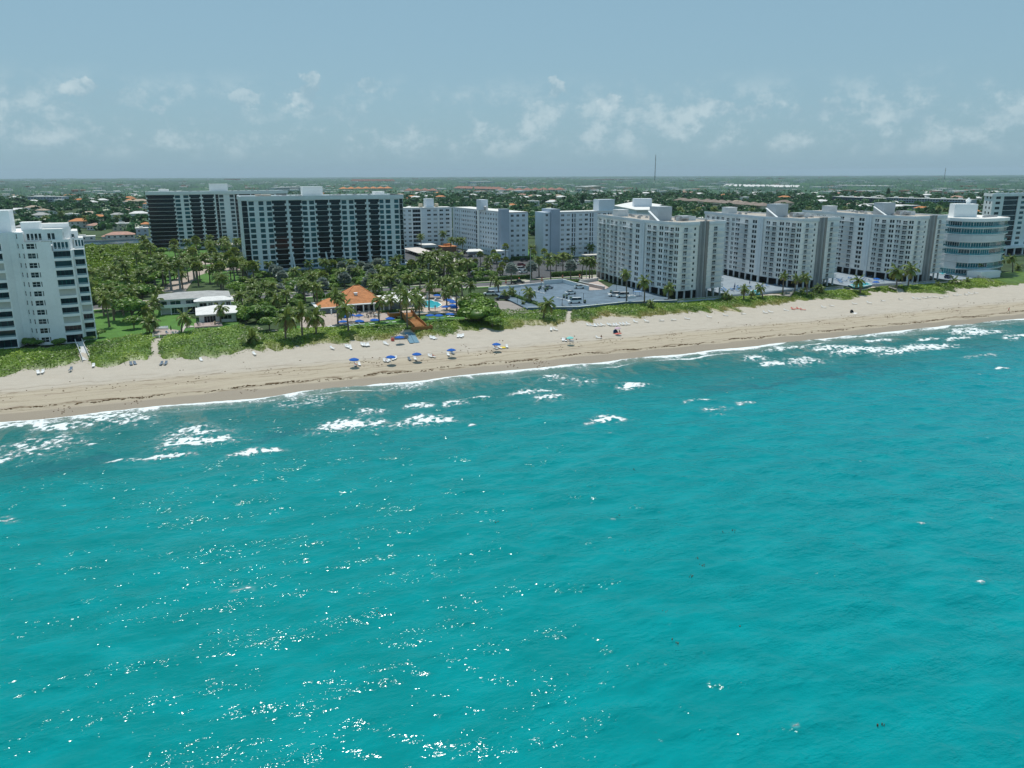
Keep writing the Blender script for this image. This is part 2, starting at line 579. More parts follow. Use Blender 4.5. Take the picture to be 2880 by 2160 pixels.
# ------------------------------------------------------------------ terrain lines measured along the shore
def curve(pts, z):
    w_ = sorted(at(px, py, z) for px, py in pts)
    xs, ys = [a for a, b in w_], [b for a, b in w_]
    return lambda x: np.interp(x, xs, ys)


dune_y = curve([(-200, 1075), (0, 1055), (100, 1040), (220, 1020), (280, 1030), (350, 1022), (440, 1003), (540, 1010), (650, 998), (700, 985), (780, 985), (850, 972), (900, 968), (1000, 958), (1060, 958), (1130, 942),
                (1180, 950), (1240, 945), (1300, 925), (1400, 928), (1480, 915), (1560, 918), (1600, 905), (1650, 905), (1720, 888), (1800, 893), (1870, 883), (1960, 880),
                (2040, 862), (2080, 872), (2130, 862), (2200, 853), (2260, 840), (2380, 842), (2440, 822), (2540, 822), (2650, 825), (2700, 812), (2780, 808), (2880, 798), (3000, 788)], 2.9)
vtop_y = curve([(-200, 990), (0, 985), (130, 983), (190, 972), (250, 968), (300, 958), (360, 945), (420, 938), (436, 962), (450, 962), (470, 945), (508, 939), (547, 928), (617, 926), (671, 913),
                (720, 930), (769, 936), (840, 928), (992, 921), (1111, 913), (1198, 908), (1304, 898), (1380, 888), (1400, 872), (1540, 868), (1590, 872), (1625, 866), (1700, 856),
                (1904, 846), (2030, 838), (2190, 826), (2220, 832), (2370, 818), (2500, 806), (2640, 800), (2700, 795), (2790, 770), (2880, 764), (3000, 755)], 4.0)
SHORE = 185.6


def ground_z(x, y):
    dy = dune_y(x)
    t1 = np.clip((y - SHORE) / 7.0, -6, 1)
    z = np.where(y < SHORE, (y - SHORE) * 0.12, 0.9 * t1 ** 0.8 * (t1 > 0) if np.ndim(y) == 0 else 0.9 * np.maximum(t1, 0) ** 0.8)
    z = z + 0.5 * np.clip((y - SHORE - 5) / 6.0, 0, 1) + 1.3 * np.clip((y - SHORE - 9) / np.maximum(dy - SHORE - 9, 8), 0, 1)
    z = z + 1.0 * np.clip((y - dy) / 7.0, 0, 1)
    return z


def sand_material():
    m, t, b = new_mat('beach_sand')
    p = t.pos()
    x, y, z = t.xyz(p)
    n1 = t.noise(t.map(p, sc=(0.05, 0.9, 1)), 1.0, 6, 0.65)
    n2 = t.noise(p, 0.35, 6, 0.65)
    n3 = t.noise(p, 3.0, 5, 0.7)
    wob = t.m('MULTIPLY', t.m('SUBTRACT', t.noise(t.map(p, sc=(0.06, 0.02, 1)), 1.0, 5, 0.6), 0.5), 8.0)
    yy = t.m('ADD', y, wob)
    dry = t.mix(n2, (0.42, 0.375, 0.31), (0.52, 0.475, 0.405))
    damp = t.mix(n1, (0.36, 0.30, 0.22), (0.52, 0.46, 0.35))
    # from the water: wet brown strip, yellowish reworked sand, brown wrack band, pale dry sand
    c = t.mix(t.ss(yy, 201, 207), damp, dry)
    # vehicle-raked streaks
    st = t.noise(t.map(p, rot=(0, 0, 0.02), sc=(0.03, 2.0, 1)), 1.0, 6, 0.75)
    c = t.mix(t.m('MULTIPLY', t.ss(st, 0.52, 0.72), t.ss(yy, 216, 196, 0, 0.8)), c, (0.25, 0.20, 0.15))
    c = t.mix(t.m('MULTIPLY', t.ss(st, 0.46, 0.30), 0.25), c, (0.57, 0.52, 0.45))
    # trampled, slightly grey-brown patches
    tr = t.noise(t.map(p, sc=(0.09, 0.5, 1)), 1.0, 6, 0.7)
    c = t.mix(t.m('MULTIPLY', t.ss(tr, 0.50, 0.70), t.ss(yy, 222, 198, 0.1, 0.6)), c, (0.33, 0.27, 0.215))
    # thin dark wrack lines
    for y0, wd, am, sd in [(191.9, 0.30, 0.9, 1.3), (199.5, 0.35, 0.5, 5.1), (203.5, 0.4, 0.55, 8.2), (197.0, 0.25, 0.35, 2.9), (206.5, 0.3, 0.35, 12.2)]:
        wl = t.m('MULTIPLY', t.m('SUBTRACT', t.noise(t.map(p, loc=(sd, sd, 0), sc=(0.07, 0.03, 1)), 1.0, 7, 0.62), 0.5), 9.0)
        dd = t.m('ABSOLUTE', t.m('SUBTRACT', t.m('ADD', y, wl), y0))
        msk = t.ss(t.noise(t.map(p, loc=(sd, 0, 0), sc=(0.22, 1.0, 1)), 1.0, 6, 0.75), 0.40, 0.60)
        ln = t.m('MULTIPLY', t.ss(dd, wd * 2.2, wd * 0.4), msk)
        c = t.mix(t.m('MULTIPLY', ln, am), c, (0.13, 0.085, 0.045))
    wet = t.ss(t.m('ADD', y, t.m('MULTIPLY', t.m('SUBTRACT', t.noise(t.map(p, sc=(0.09, 0.1, 1)), 1.0, 4, 0.5), 0.5), 4)), 190.6, 189.4)
    c = t.mix(t.m('MULTIPLY', wet, 0.86), c, (0.27, 0.225, 0.17))
    c = t.mix(t.m('MULTIPLY', t.ss(n3, 0.35, 0.7), 0.16), c, (0.24, 0.2, 0.16))
    t.put(b.inputs['Base Color'], c)
    t.put(b.inputs['Roughness'], t.m('SUBTRACT', 0.95, t.m('MULTIPLY', wet, 0.42)))
    b.inputs['Specular IOR Level'].default_value = 0.25
    hh = t.m('ADD', t.m('MULTIPLY', n3, 0.5), t.m('ADD', t.noise(p, 9, 3), t.m('MULTIPLY', st, 0.8)))
    t.put(b.inputs['Normal'], t.bump(hh, 0.35, 0.25))
    return m


M_SAND = sand_material()
sx = np.concatenate([np.arange(-3000, -100, 60), np.arange(-100, 420, 0.9), np.arange(420, 4200, 60)])
sy = np.concatenate([np.arange(150, 182, 8), np.arange(182, 262.1, 0.8)])
SXm, SYm = np.meshgrid(sx, sy)
Zs = ground_z(SXm, SYm)
foot = fft_noise(len(sy), len(sx), 0.9, 1.8, 9, 0.8, 41)
lum = fft_noise(len(sy), len(sx), 0.9, 9, 60, 1.2, 42, aniso=0.4)
amp = np.clip((SYm - 200) / 12, 0.05, 1) * np.clip((262 - SYm) / 6, 0, 1)
Zs = Zs + foot * 0.045 * amp + lum * 0.09 * amp
Zs = np.where(SYm > 255, np.minimum(Zs, 3.86), Zs)
tag(link('beach', np_mesh('beach', np.stack([SXm, SYm, Zs], -1).reshape(-1, 3), grid_faces(len(sx), len(sy)), M_SAND, True)), kind='structure')

# seaweed wrack thrown up on the sand
mb = MB()
for y0, n, sp in [(191.6, 1500, .2), (203.5, 260, 1.2), (199.0, 260, 1.4), (209, 60, 2.0)]:
    wob = fft_noise(4, 1024, 0.5, 5, 60, 1.0, int(y0))[1] * (0.45 if n > 500 else 1.2)
    clus = fft_noise(4, 1024, 0.5, 4, 40, 0.8, int(y0) + 7)[2]
    c_ = 0
    while c_ < n:
        x = random.uniform(-75, 330)
        k = int((x + 80) / 430 * 1023)
        if clus[k] < random.gauss(-0.2 if n > 500 else 0.6, .5): continue
        c_ += 1
        y = y0 + wob[k] + random.gauss(0, sp)
        r = random.uniform(.05, .20) * (1.3 if n > 500 else 1)
        z = float(ground_z(x, y))
        pts = [(x + r * random.uniform(.5, 1.9) * math.cos(i * 1.2566), y + r * random.uniform(.3, .8) * math.sin(i * 1.2566)) for i in range(5)]
        mb.prism(pts, z - .1, z + random.uniform(.06, .13))
for px, py, n in [(120, 1160, 22), (170, 1138, 14), (380, 1115, 8), (1520, 1008, 16), (1528, 1015, 12), (1440, 1017, 8), (700, 1085, 10), (1240, 1070, 8)]:
    cx, cy = at(px, py, 1.8)
    for _ in range(n):
        x, y = cx + random.gauss(0, 1.1), cy + random.gauss(0, .9)
        r = random.uniform(.06, .2)
        z = float(ground_z(x, y))
        mb.prism([(x + r * random.uniform(.5, 1.6) * math.cos(i * 1.2566), y + r * random.uniform(.4, 1) * math.sin(i * 1.2566)) for i in range(5)], z - .1, z + .1)
tag(mb.obj('seaweed_wrack', m_weed), 'brown line of dry seaweed left on the sand by the tide', 'seaweed', kind='stuff')


# ------------------------------------------------------------------ foliage materials
def leaf_material(name, dark, mid, light, tone_attr=True, gloss=0.45, yellow=None):
    m, t, b = new_mat(name)
    p = t.pos()
    f = t.noise(p, 0.22, 3, 0.6)
    f2 = t.noise(p, 1.7, 2, 0.6)
    oi = t.n('ShaderNodeObjectInfo').outputs['Random']
    f = t.m('ADD', t.m('MULTIPLY', f, 0.55), t.m('ADD', t.m('MULTIPLY', f2, 0.3), t.m('MULTIPLY', oi, 0.15)))
    if tone_attr:
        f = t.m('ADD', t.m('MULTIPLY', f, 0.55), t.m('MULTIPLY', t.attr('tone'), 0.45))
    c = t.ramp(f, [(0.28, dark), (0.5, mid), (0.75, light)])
    if yellow:
        c = t.mix(t.m('MULTIPLY', t.attr('dry'), 0.85), c, yellow)
    t.put(b.inputs['Base Color'], c)
    b.inputs['Roughness'].default_value = gloss
    b.inputs['Specular IOR Level'].default_value = 0.35
    tr = t.n('ShaderNodeBsdfTranslucent')
    t.put(tr.inputs[0], t.mix(0.5, c, light))
    ms = t.n('ShaderNodeMixShader')
    ms.inputs[0].default_value = 0.22
    t.t.links.new(b.outputs[0], ms.inputs[1])
    t.t.links.new(tr.outputs[0], ms.inputs[2])
    t.t.links.new(ms.outputs[0], t.t.nodes['Material Output'].inputs[0])
    return m


M_DUNE = leaf_material('dune_leaves', (0.045, 0.095, 0.012), (0.165, 0.285, 0.026), (0.34, 0.46, 0.06), yellow=(0.30, 0.215, 0.075))
M_LEAF = leaf_material('tree_leaves', (0.034, 0.085, 0.02), (0.105, 0.215, 0.034), (0.24, 0.37, 0.07))
M_LEAF2 = leaf_material('sea_grape_leaves', (0.038, 0.092, 0.014), (0.12, 0.235, 0.026), (0.26, 0.40, 0.06))
M_MANG = leaf_material('mangrove_leaves', (0.048, 0.105, 0.012), (0.155, 0.25, 0.02), (0.27, 0.37, 0.045))
M_FAR = leaf_material('far_tree_leaves', (0.012, 0.055, 0.026), (0.036, 0.120, 0.046), (0.090, 0.205, 0.066))
M_HEDGE = leaf_material('hedge_leaves', (0.025, 0.07, 0.014), (0.07, 0.16, 0.025), (0.17, 0.27, 0.04))
m_soil = simple('soil_green', (0.045, 0.075, 0.022), 0.95, 0.4, 0.25)
m_lawn = simple('lawn_grass', (0.075, 0.185, 0.030), 0.9, 0.22, 0.35, bump=0.3, bscale=6)
m_bark = simple('bark', (0.16, 0.13, 0.10), 0.9, 0.3, 3)


def leaf_quads(pts, nrm, size, rs):
    """random leaf quads at pts (n,3), facing roughly nrm"""
    n = len(pts)
    r = rs.standard_normal((n, 3))
    nn = nrm + r * 0.55
    nn /= np.linalg.norm(nn, axis=1, keepdims=True) + 1e-9
    a = np.cross(nn, rs.standard_normal((n, 3)))
    a /= np.linalg.norm(a, axis=1, keepdims=True) + 1e-9
    b = np.cross(nn, a)
    s = (size * rs.uniform(0.55, 1.3, n))[:, None]
    q = np.stack([pts - a * s * .5 - b * s * .35, pts + a * s * .5 - b * s * .5, pts + a * s * .45 + b * s * .5, pts - a * s * .6 + b * s * .4], 1)
    return q.reshape(-1, 3), np.arange(4 * n).reshape(-1, 4)


# ------------------------------------------------------------------ dune vegetation
tops_extra = []
vx = np.arange(-75, 470, 0.8)
dyv, vty = dune_y(vx), vtop_y(vx)
edge_n = 1.1 * fft_noise(1024, 1024, 0.8, 2.5, 22, 0.8, 51)[0, :len(vx)]
dyv = dyv + edge_n
rows = 34
tt = np.linspace(0, 1, rows)[:, None]
VX = np.repeat(vx[None, :], rows, 0)
VY = dyv[None, :] + (np.maximum(vty - dyv, 1.0) + 0.6)[None, :] * tt
nz = fft_noise(1024, 1024, 0.8, 1.6, 7, 0.9, 52)
nzb = fft_noise(1024, 1024, 0.8, 8, 50, 1.2, 53)
yi = np.clip(((VY - 200) / 0.8).astype(int), 0, 1023)
xi = np.clip(((VX + 75) / 0.8).astype(int), 0, 1023)
lump = nz[yi, xi] * 0.10 + nzb[yi, xi] * 0.10
rise = np.clip((VY - dyv[None, :]) / 2.5, 0, 1)
VZ = ground_z(VX, VY) + (0.42 + lump) * rise + np.where(rise > 0, 0.02, -0.1) - 0.12 * (1 - rise)
# paths cut through the vegetation
PATHS = [((238, 1030), (233, 944), 1.0), ((418, 1018), (437, 992), 0.9), ((437, 992), (438, 960), 0.9), ((1172, 962), (1146, 932), 1.7), ((1600, 932), (1597, 905), .9), ((1597, 905), (1603, 868), 0.8),
         ((2560, 828), (2524, 812), 1.6)]
pw = [(at(*a, 3.2), at(*b, 3.6), w_) for a, b, w_ in PATHS]


def path_dist(X, Y):
    best = np.full(np.shape(X), 99.0)
    for (ax, ay), (bx, by), w_ in pw:
        L2 = (bx - ax) ** 2 + (by - ay) ** 2
        t_ = np.clip(((X - ax) * (bx - ax) + (Y - ay) * (by - ay)) / L2, 0, 1)
        best = np.minimum(best, np.hypot(X - ax - t_ * (bx - ax), Y - ay - t_ * (by - ay)) - w_)
    return best


pdist = path_dist(VX, VY)
VZ = np.where(pdist < 0.3, ground_z(VX, VY) - 0.3, VZ)
drym = np.clip(1.15 - (VY - dyv[None, :]) / 4.5 + 0.35 * nzb[yi, xi], 0, 1)
dry_x = np.interp(VX, [-75, -5, 30, 60, 75, 105, 118, 200, 225, 300], [.1, .15, .5, .75, .15, .75, 1, .85, .2, .15])
dry = np.clip(drym * dry_x, 0, 1)
base_me = np_mesh('dune_vegetation_base', np.stack([VX, VY, VZ], -1).reshape(-1, 3), grid_faces(len(vx), rows), M_DUNE, True, {'tone': 0.25 + 0.25 * lump, 'dry': dry})
rs = np.random.default_rng(5)
n = 84000
lx = rs.uniform(-75, 330, n * 2)
tv = rs.uniform(-0.04, 1.02, n * 2)
k = np.clip(((lx + 75) / 0.8).astype(int), 0, len(vx) - 1)
ly = dyv[k] + np.maximum(vty[k] - dyv[k], 1) * tv
yi2, xi2 = np.clip(((ly - 200) / 0.8).astype(int), 0, 1023), k
lum2 = nz[yi2, xi2] * 0.10 + nzb[yi2, xi2] * 0.10
ris = np.clip((ly - dyv[k]) / 2.5, 0, 1)
lz = ground_z(lx, ly) + (0.47 + lum2) * ris + rs.uniform(-0.05, 0.25, n * 2)
keep = (path_dist(lx, ly) > rs.uniform(-0.3, 0.5, n * 2)) & (rs.uniform(0, 1, n * 2) < 0.30 + 0.7 * ris)
lx, ly, lz, k = lx[keep][:n], ly[keep][:n], lz[keep][:n], k[keep][:n]
lsz = np.interp(ly - dyv[k], [0, 3, 8], [0.24, 0.29, 0.34])
q, f = leaf_quads(np.stack([lx, ly, lz], 1), np.tile([0, -0.25, 1.0], (len(lx), 1)), 1.0 * lsz, rs)
dr = np.clip((1.15 - (ly - dyv[k]) / 4.5 + 0.35 * nzb[np.clip(((ly - 200) / 0.8).astype(int), 0, 1023), k]) * np.interp(lx, [-75, -5, 30, 60, 75, 105, 118, 200, 225, 300], [.1, .15, .5, .75, .15, .75, 1, .85, .2, .15]), 0, 1)
tone = np.repeat(np.clip(0.5 + 0.2 * nzb[np.clip(((ly - 200) / 0.8).astype(int), 0, 1023), k] + rs.normal(0.03, 0.2, len(lx)), 0, 1), 4)
leaves_me = np_mesh('dune_leaves', q, f, M_DUNE, False, {'tone': tone, 'dry': np.repeat(dr * rs.uniform(0.5, 1, len(dr)), 4)})
tag(link('dune_ground_cover', base_me), 'dense low green beach plants covering the dune between sand and buildings', 'ground cover', kind='stuff')
tag(link('dune_leaf_cover', leaves_me), 'round bright green leaves of the plants spread over the dune', 'ground cover', kind='stuff')

# ------------------------------------------------------------------ flat land sheets
m_grnd = simple('ground_green', (0.05, 0.085, 0.03), 0.95, 0.45, 0.06)
mb = MB()
mb.quad((-9000, 248, 3.93), (12000, 248, 3.93), (26000, 33000, 3.93), (-16000, 33000, 3.93))
tag(mb.obj('ground', m_grnd), kind='structure')
m_asph = simple('asphalt', (0.085, 0.088, 0.093), 0.9, 0.25, 0.15, streak=0)
m_road = simple('road_asphalt', (0.115, 0.115, 0.12), 0.9, 0.22, 0.1)
m_conc = simple('pale_concrete', (0.46, 0.42, 0.37), 0.85, 0.15, 0.4)
m_paver = simple('pinkish_pavers', (0.42, 0.35, 0.30), 0.85, 0.18, 1.2)
m_white_line = simple('white_paint_line', (0.72, 0.72, 0.70), 0.8, 0.15, 2)


sheet_n = [0]


def sheet(name, poly_px, z, m, kind='structure', world_pts=None):
    pts = world_pts or [at(px, py, 4.0) for px, py in poly_px]
    sheet_n[0] += 1
    z += 0.0043 * sheet_n[0]
    mb = MB()
    mb.prism(pts, z - 0.35 - 0.003 * sheet_n[0], z)
    return tag(mb.obj(name, m), kind=kind)


def wsheet(name, poly, z, m):
    return sheet(name, None, z, m, world_pts=poly)


# lawns
wsheet('lawn', [(-34, 243), (-12, 250), (-9, 262), (-6, 302), (-36, 302), (-36, 262)], 4.02, m_lawn)
sheet('lawn', [(446, 940), (508, 941), (560, 930), (620, 926), (675, 914), (668, 896), (560, 900), (520, 886), (446, 890)], 4.02, m_lawn)
sheet('lawn', [(760, 938), (840, 930), (992, 923), (1111, 915), (1198, 910), (1310, 900), (1300, 880), (1190, 888), (1100, 895), (990, 903), (800, 920)], 4.02, m_lawn)
wsheet('lawn', [(18, 396), (18, 372), (-18, 380), (-20, 420), (-20, 545), (18, 545)], 4.02, m_lawn)
wsheet('lawn', [(182, 404), (182, 500), (186, 500), (186, 404)], 4.02, m_lawn)
wsheet('lawn', [(178, 430), (178, 560), (200, 560), (200, 430)], 4.03, m_lawn)
# coastal road, verge and pavements running parallel to the shore
wsheet('road', [(-900, 314), (1500, 314), (1500, 324), (-900, 324)], 4.03, m_road)
for (y0, y1, z) in [(311.2, 313.2, 4.15), (326.0, 327.8, 4.15)]:
    mb = MB()
    for k in range(-60, 120):
        mb.box(k * 6 + .02, k * 6 + 5.98, y0, y1, 3.9, z + random.uniform(-.004, .004))
    tag(mb.obj('pavement', m_conc), kind='structure')
wsheet('verge', [(-900, 324.2), (1500, 324.2), (1500, 325.8), (-900, 325.8)], 4.12, m_lawn)
wsheet('verge', [(-900, 308.5), (1500, 308.5), (1500, 311), (-900, 311)], 4.12, m_lawn)
mb = MB()
mb.box(-900, 1500, 318.92, 319.06, 4.02, 4.036)
mb.box(-900, 1500, 314.3, 314.42, 4.02, 4.036)
mb.box(-900, 1500, 323.5, 323.62, 4.02, 4.036)
tag(mb.obj('road_marking', m_white_line), kind='structure')
# driveway to the two dark towers
dw = [at(px, py, 4.0) for px, py in [(455, 822), (520, 822), (535, 800), (552, 778), (590, 765), (640, 762), (700, 758), (700, 752), (600, 752), (545, 760), (505, 775), (480, 795), (458, 808)]]
wsheet('driveway', dw, 4.05, m_paver)
sheet('driveway', [(400, 742), (545, 746), (690, 738), (690, 728), (520, 722), (400, 726)], 4.045, m_paver)
# car parks
wsheet('car_park', [(101, 329), (142, 329), (142, 334), (160, 334), (160, 404), (158, 488), (120, 500), (101, 400)], 4.04, m_asph)
wsheet('car_park', [(142, 329), (236, 329), (236, 402), (142, 402)], 4.035, m_asph)
sheet('driveway', [(1450, 797), (1492, 792), (1482, 779), (1446, 778)], 4.07, m_conc)
sheet('driveway', [(1630, 792), (1690, 786), (1690, 770), (1637, 776)], 4.06, m_conc)
wsheet('car_park', [(96, 243.5), (112, 243.5), (112, 262), (101, 283), (86, 300), (80, 296), (92, 268)], 4.05, simple('sun_bleached_asphalt', (0.30, 0.27, 0.245), 0.9, 0.15, 0.3))
# ------------------------------------------------------------------ building materials
m_white = simple('white_stucco', (0.84, 0.86, 0.86), 0.75, 0.07, 0.15, streak=0.10)
m_boxgrey = simple('box_grey_paint', (0.52, 0.55, 0.58), 0.8, 0.08, 0.2, streak=0.1)
m_warm = simple('warm_white_stucco', (0.87, 0.85, 0.82), 0.75, 0.07, 0.15, streak=0.12)
m_white2 = simple('painted_concrete', (0.74, 0.79, 0.80), 0.75, 0.07, 0.2, streak=0.10)
m_pale = simple('pale_grey_paint', (0.70, 0.73, 0.75), 0.75, 0.08, 0.2, streak=0.08)
m_grey = simple('grey_paint', (0.33, 0.34, 0.35), 0.8, 0.1, 0.2, streak=0.15)
m_taupe = simple('taupe_paint', (0.25, 0.235, 0.225), 0.8, 0.1, 0.2, streak=0.1)
m_bluegrey = simple('blue_grey_paint', (0.38, 0.44, 0.52), 0.8, 0.08, 0.2, streak=0.1)
m_roofw = simple('white_roof_coating', (0.74, 0.73, 0.70), 0.85, 0.14, 0.25, streak=0)
m_roofg = simple('gravel_roof', (0.42, 0.38, 0.33), 0.95, 0.25, 0.3, bump=0.3)
m_roofg2 = simple('stained_roof', (0.55, 0.52, 0.46), 0.95, 0.3, 0.15)
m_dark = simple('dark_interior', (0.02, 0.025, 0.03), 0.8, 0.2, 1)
m_metal = simple('galvanised_metal', (0.45, 0.46, 0.47), 0.45, 0.2, 2, metal=0.6)
m_shutter = simple('ribbed_shutter', (0.52, 0.54, 0.50), 0.6, 0.06, 1)
m_wood = simple('orange_stained_wood', (0.36, 0.155, 0.045), 0.65, 0.3, 3)
m_greywood = simple('weathered_wood', (0.36, 0.34, 0.31), 0.85, 0.2, 2)
m_whitewood = simple('white_boardwalk_wood', (0.68, 0.68, 0.68), 0.8, 0.12, 3)
m_deckblue = simple('blue_grey_deck_paint', (0.125, 0.185, 0.24), 0.75, 0.3, 0.22, streak=0)
m_pool = None


def glass(name, col, col2, rough=0.08, rnd=0.8, spec=0.5):
    m, t, b = new_mat(name)
    oi = t.n('ShaderNodeObjectInfo').outputs['Random']
    lc = t.coord('Object')
    nn = t.noise(lc, 1.1, 2, 0.5)
    f = t.m('ADD', t.m('MULTIPLY', oi, rnd), t.m('MULTIPLY', nn, 0.35))
    t.put(b.inputs['Base Color'], t.mix(t.ss(f, 0.55, 1.0), col, col2))
    b.inputs['Roughness'].default_value = rough
    b.inputs['Specular IOR Level'].default_value = spec
    return m


m_glass_dark = glass('dark_tinted_glass', (0.006, 0.014, 0.024), (0.012, 0.035, 0.05), 0.1, spec=0.35)
m_glass_teal = glass('teal_tinted_glass', (0.010, 0.05, 0.065), (0.03, 0.13, 0.16), 0.08)
m_glass = glass('window_glass', (0.008, 0.014, 0.018), (0.035, 0.055, 0.062), 0.1, spec=.35)
m_glass_cur = glass('curtained_glass', (0.03, 0.04, 0.045), (0.42, 0.45, 0.46), 0.2, 1.0)
m_glass_aqua = glass('aqua_glass', (0.012, 0.10, 0.125), (0.05, 0.26, 0.30), 0.08)
m_glass_grn = glass('green_glass', (0.01, 0.06, 0.055), (0.02, 0.14, 0.12), 0.08)


def rail_glass(name, col, alpha):
    m, t, b = new_mat(name)
    b.inputs['Base Color'].default_value = (*col, 1)
    b.inputs['Roughness'].default_value = 0.15
    b.inputs['Alpha'].default_value = alpha
    return m


m_rail_dark = rail_glass('smoked_balustrade_glass', (0.004, 0.008, 0.014), 0.85)
m_rail_clear = rail_glass('clear_balustrade_glass', (0.35, 0.5, 0.52), 0.45)
m_rail_bar = rail_glass('picket_railing', (0.42, 0.46, 0.50), 0.62)

MESH = {}


def shared(key, fn):
    if key not in MESH:
        MESH[key] = fn()
    return MESH[key]


def window_mesh(w_, h_, nv=1, nh=0, gm=None, fm=None, ft=0.07):
    """glass pane with a frame and bars, centred on x, base at z=0, face at y=0 (outside is -y)"""
    gm, fm = gm or m_glass, fm or m_white

    def mk():
        mb = MB()
        mb.cur = 0
        mb.box(-w_ / 2, w_ / 2, 0.0, 0.05, 0, h_)
        mb.cur = 1
        b = 0.04
        mb.box(-w_ / 2, -w_ / 2 + ft, -b, 0.003, 0, h_)
        mb.box(w_ / 2 - ft, w_ / 2, -b, 0.003, 0, h_)
        mb.box(-w_ / 2 + ft, w_ / 2 - ft, -b, 0.003, 0, ft)
        mb.box(-w_ / 2 + ft, w_ / 2 - ft, -b, 0.003, h_ - ft, h_)
        for i in range(nv):
            x = -w_ / 2 + (i + 1) * w_ / (nv + 1)
            mb.box(x - ft / 2, x + ft / 2, -b + .004, 0.003, ft, h_ - ft)
        for i in range(nh):
            z = (i + 1) * h_ / (nh + 1)
            mb.box(-w_ / 2 + ft, w_ / 2 - ft, -b + .008, 0.003, z - ft / 2, z + ft / 2)
        return mb.mesh('window', [gm, fm])
    return shared(('win', round(w_, 2), round(h_, 2), nv, nh, gm.name, fm.name), mk)


class Building:
    def __init__(s, name, x, y, z, label, cat='building', group=None):
        s.root = empty(name, (x, y, z), 0, label, cat, group)
        s.o = Vector((x, y, z))

    def put(s, name, mesh, loc, rz=0.0, sc=None, label=None):
        o = link(name, mesh, s.root, tuple(Vector(loc) - s.o), rz, sc)
        if label: o['label'] = label
        return o

    def obj(s, name, mb, mats, label=None, smooth=False):
        o = mb.obj(name, mats, s.root, smooth)
        if label: o['label'] = label
        return o


class Facade:
    """vertical plane from A to B (outward normal to the right of A->B)"""
    def __init__(s, bld, A, B, z0, z1):
        s.b, s.A, s.B, s.z0, s.z1 = bld, Vector(A), Vector(B), z0, z1
        d = s.B - s.A
        s.L = d.length
        s.d = d / s.L
        s.n = Vector((s.d.y, -s.d.x))
        s.rz = math.atan2(s.d.y, s.d.x)
        s.open = []

    def u_of(s, px, py):
        """distance along the facade seen at a picture column"""
        d = raydir(px, py)
        # (t*dx - Ax, t*dy - Ay) x d = 0
        den = d[0] * s.d.y - d[1] * s.d.x
        t = (s.A.x * s.d.y - s.A.y * s.d.x) / den
        return (t * d[0] - s.A.x) * s.d.x + (t * d[1] - s.A.y) * s.d.y

    def P(s, u, out=0.0, z=0.0):
        p = s.A + s.d * u + s.n * out
        return (p.x, p.y, z)

    def hole(s, u0, u1, w0, w1):
        s.open.append((max(u0, .05), min(u1, s.L - .05), w0, w1))

    def win(s, u0, u1, w0, w1, nv=1, nh=0, gm=None, fm=None, depth=0.22, name='window'):
        s.hole(u0, u1, w0, w1)
        s.b.put(name, window_mesh(u1 - u0, w1 - w0, nv, nh, gm, fm), s.P((u0 + u1) / 2, -depth, w0), s.rz)

    def wall(s, name='wall', m=None, depth=0.25, label=None):
        us = sorted({0, s.L} | {round(v, 3) for o in s.open for v in o[:2]})
        ws = sorted({s.z0, s.z1} | {round(v, 3) for o in s.open for v in o[2:]})
        ro = [(round(a, 3), round(b, 3), round(c, 3), round(d, 3)) for a, b, c, d in s.open]
        mb = MB()
        solid = {}
        for j in range(len(ws) - 1):
            run = None
            for i in range(len(us) - 1):
                cu, cw = (us[i] + us[i + 1]) / 2, (ws[j] + ws[j + 1]) / 2
                inside = any(a < cu < b and c < cw < d for a, b, c, d in ro)
                if not inside:
                    if run is None: run = us[i]
                    if i == len(us) - 2 or any(a < (us[i + 1] + us[i + 2]) / 2 < b and c < cw < d for a, b, c, d in ro):
                        mb.quad(s.P(run, 0, ws[j]), s.P(us[i + 1], 0, ws[j]), s.P(us[i + 1], 0, ws[j + 1]), s.P(run, 0, ws[j + 1]))
                        run = None
                else:
                    run = None
        for a, b, c, d in ro:
            q = lambda u, o, w_: s.P(u, o, w_)
            mb.quad(q(a, 0, c), q(b, 0, c), q(b, -depth, c), q(a, -depth, c))
            mb.quad(q(a, 0, d), q(a, -depth, d), q(b, -depth, d), q(b, 0, d))
            mb.quad(q(a, 0, c), q(a, -depth, c), q(a, -depth, d), q(a, 0, d))
            mb.quad(q(b, 0, c), q(b, 0, d), q(b, -depth, d), q(b, -depth, c))
        return s.b.obj(name, mb, m or m_white, label)

    def slab(s, mb, u0, u1, o0, o1, z0, z1):
        """box in facade coordinates: u along, o outwards"""
        a, b, c, d = s.P(u0, o1), s.P(u1, o1), s.P(u1, o0), s.P(u0, o0)
        mb.prism([p[:2] for p in (a, b, c, d)], z0, z1)


def roof_plant(b, spots, m=None):
    for (x, y, z, w_, d_, h_) in spots:
        mb = MB()
        mb.box(x - w_ / 2, x + w_ / 2, y - d_ / 2, y + d_ / 2, z, z + h_)
        mb.box(x - w_ * .35, x + w_ * .35, y - d_ * .35, y + d_ * .35, z + h_, z + h_ + .15)
        mb.tube([(x, y, z + h_ + .15), (x, y, z + h_ + .3)], min(w_, d_) * .25, 8)
        b.obj('rooftop_unit', mb, m or m_metal)


def stair_head(b, x0, x1, y0, y1, z0, z1, m=None, name='lift_tower', cap=True):
    mb = MB()
    mb.box(x0, x1, y0, y1, z0, z1)
    if cap: mb.box(x0 - .15, x1 + .15, y0 - .15, y1 + .15, z1, z1 + .2)
    return b.obj(name, mb, m or m_pale)


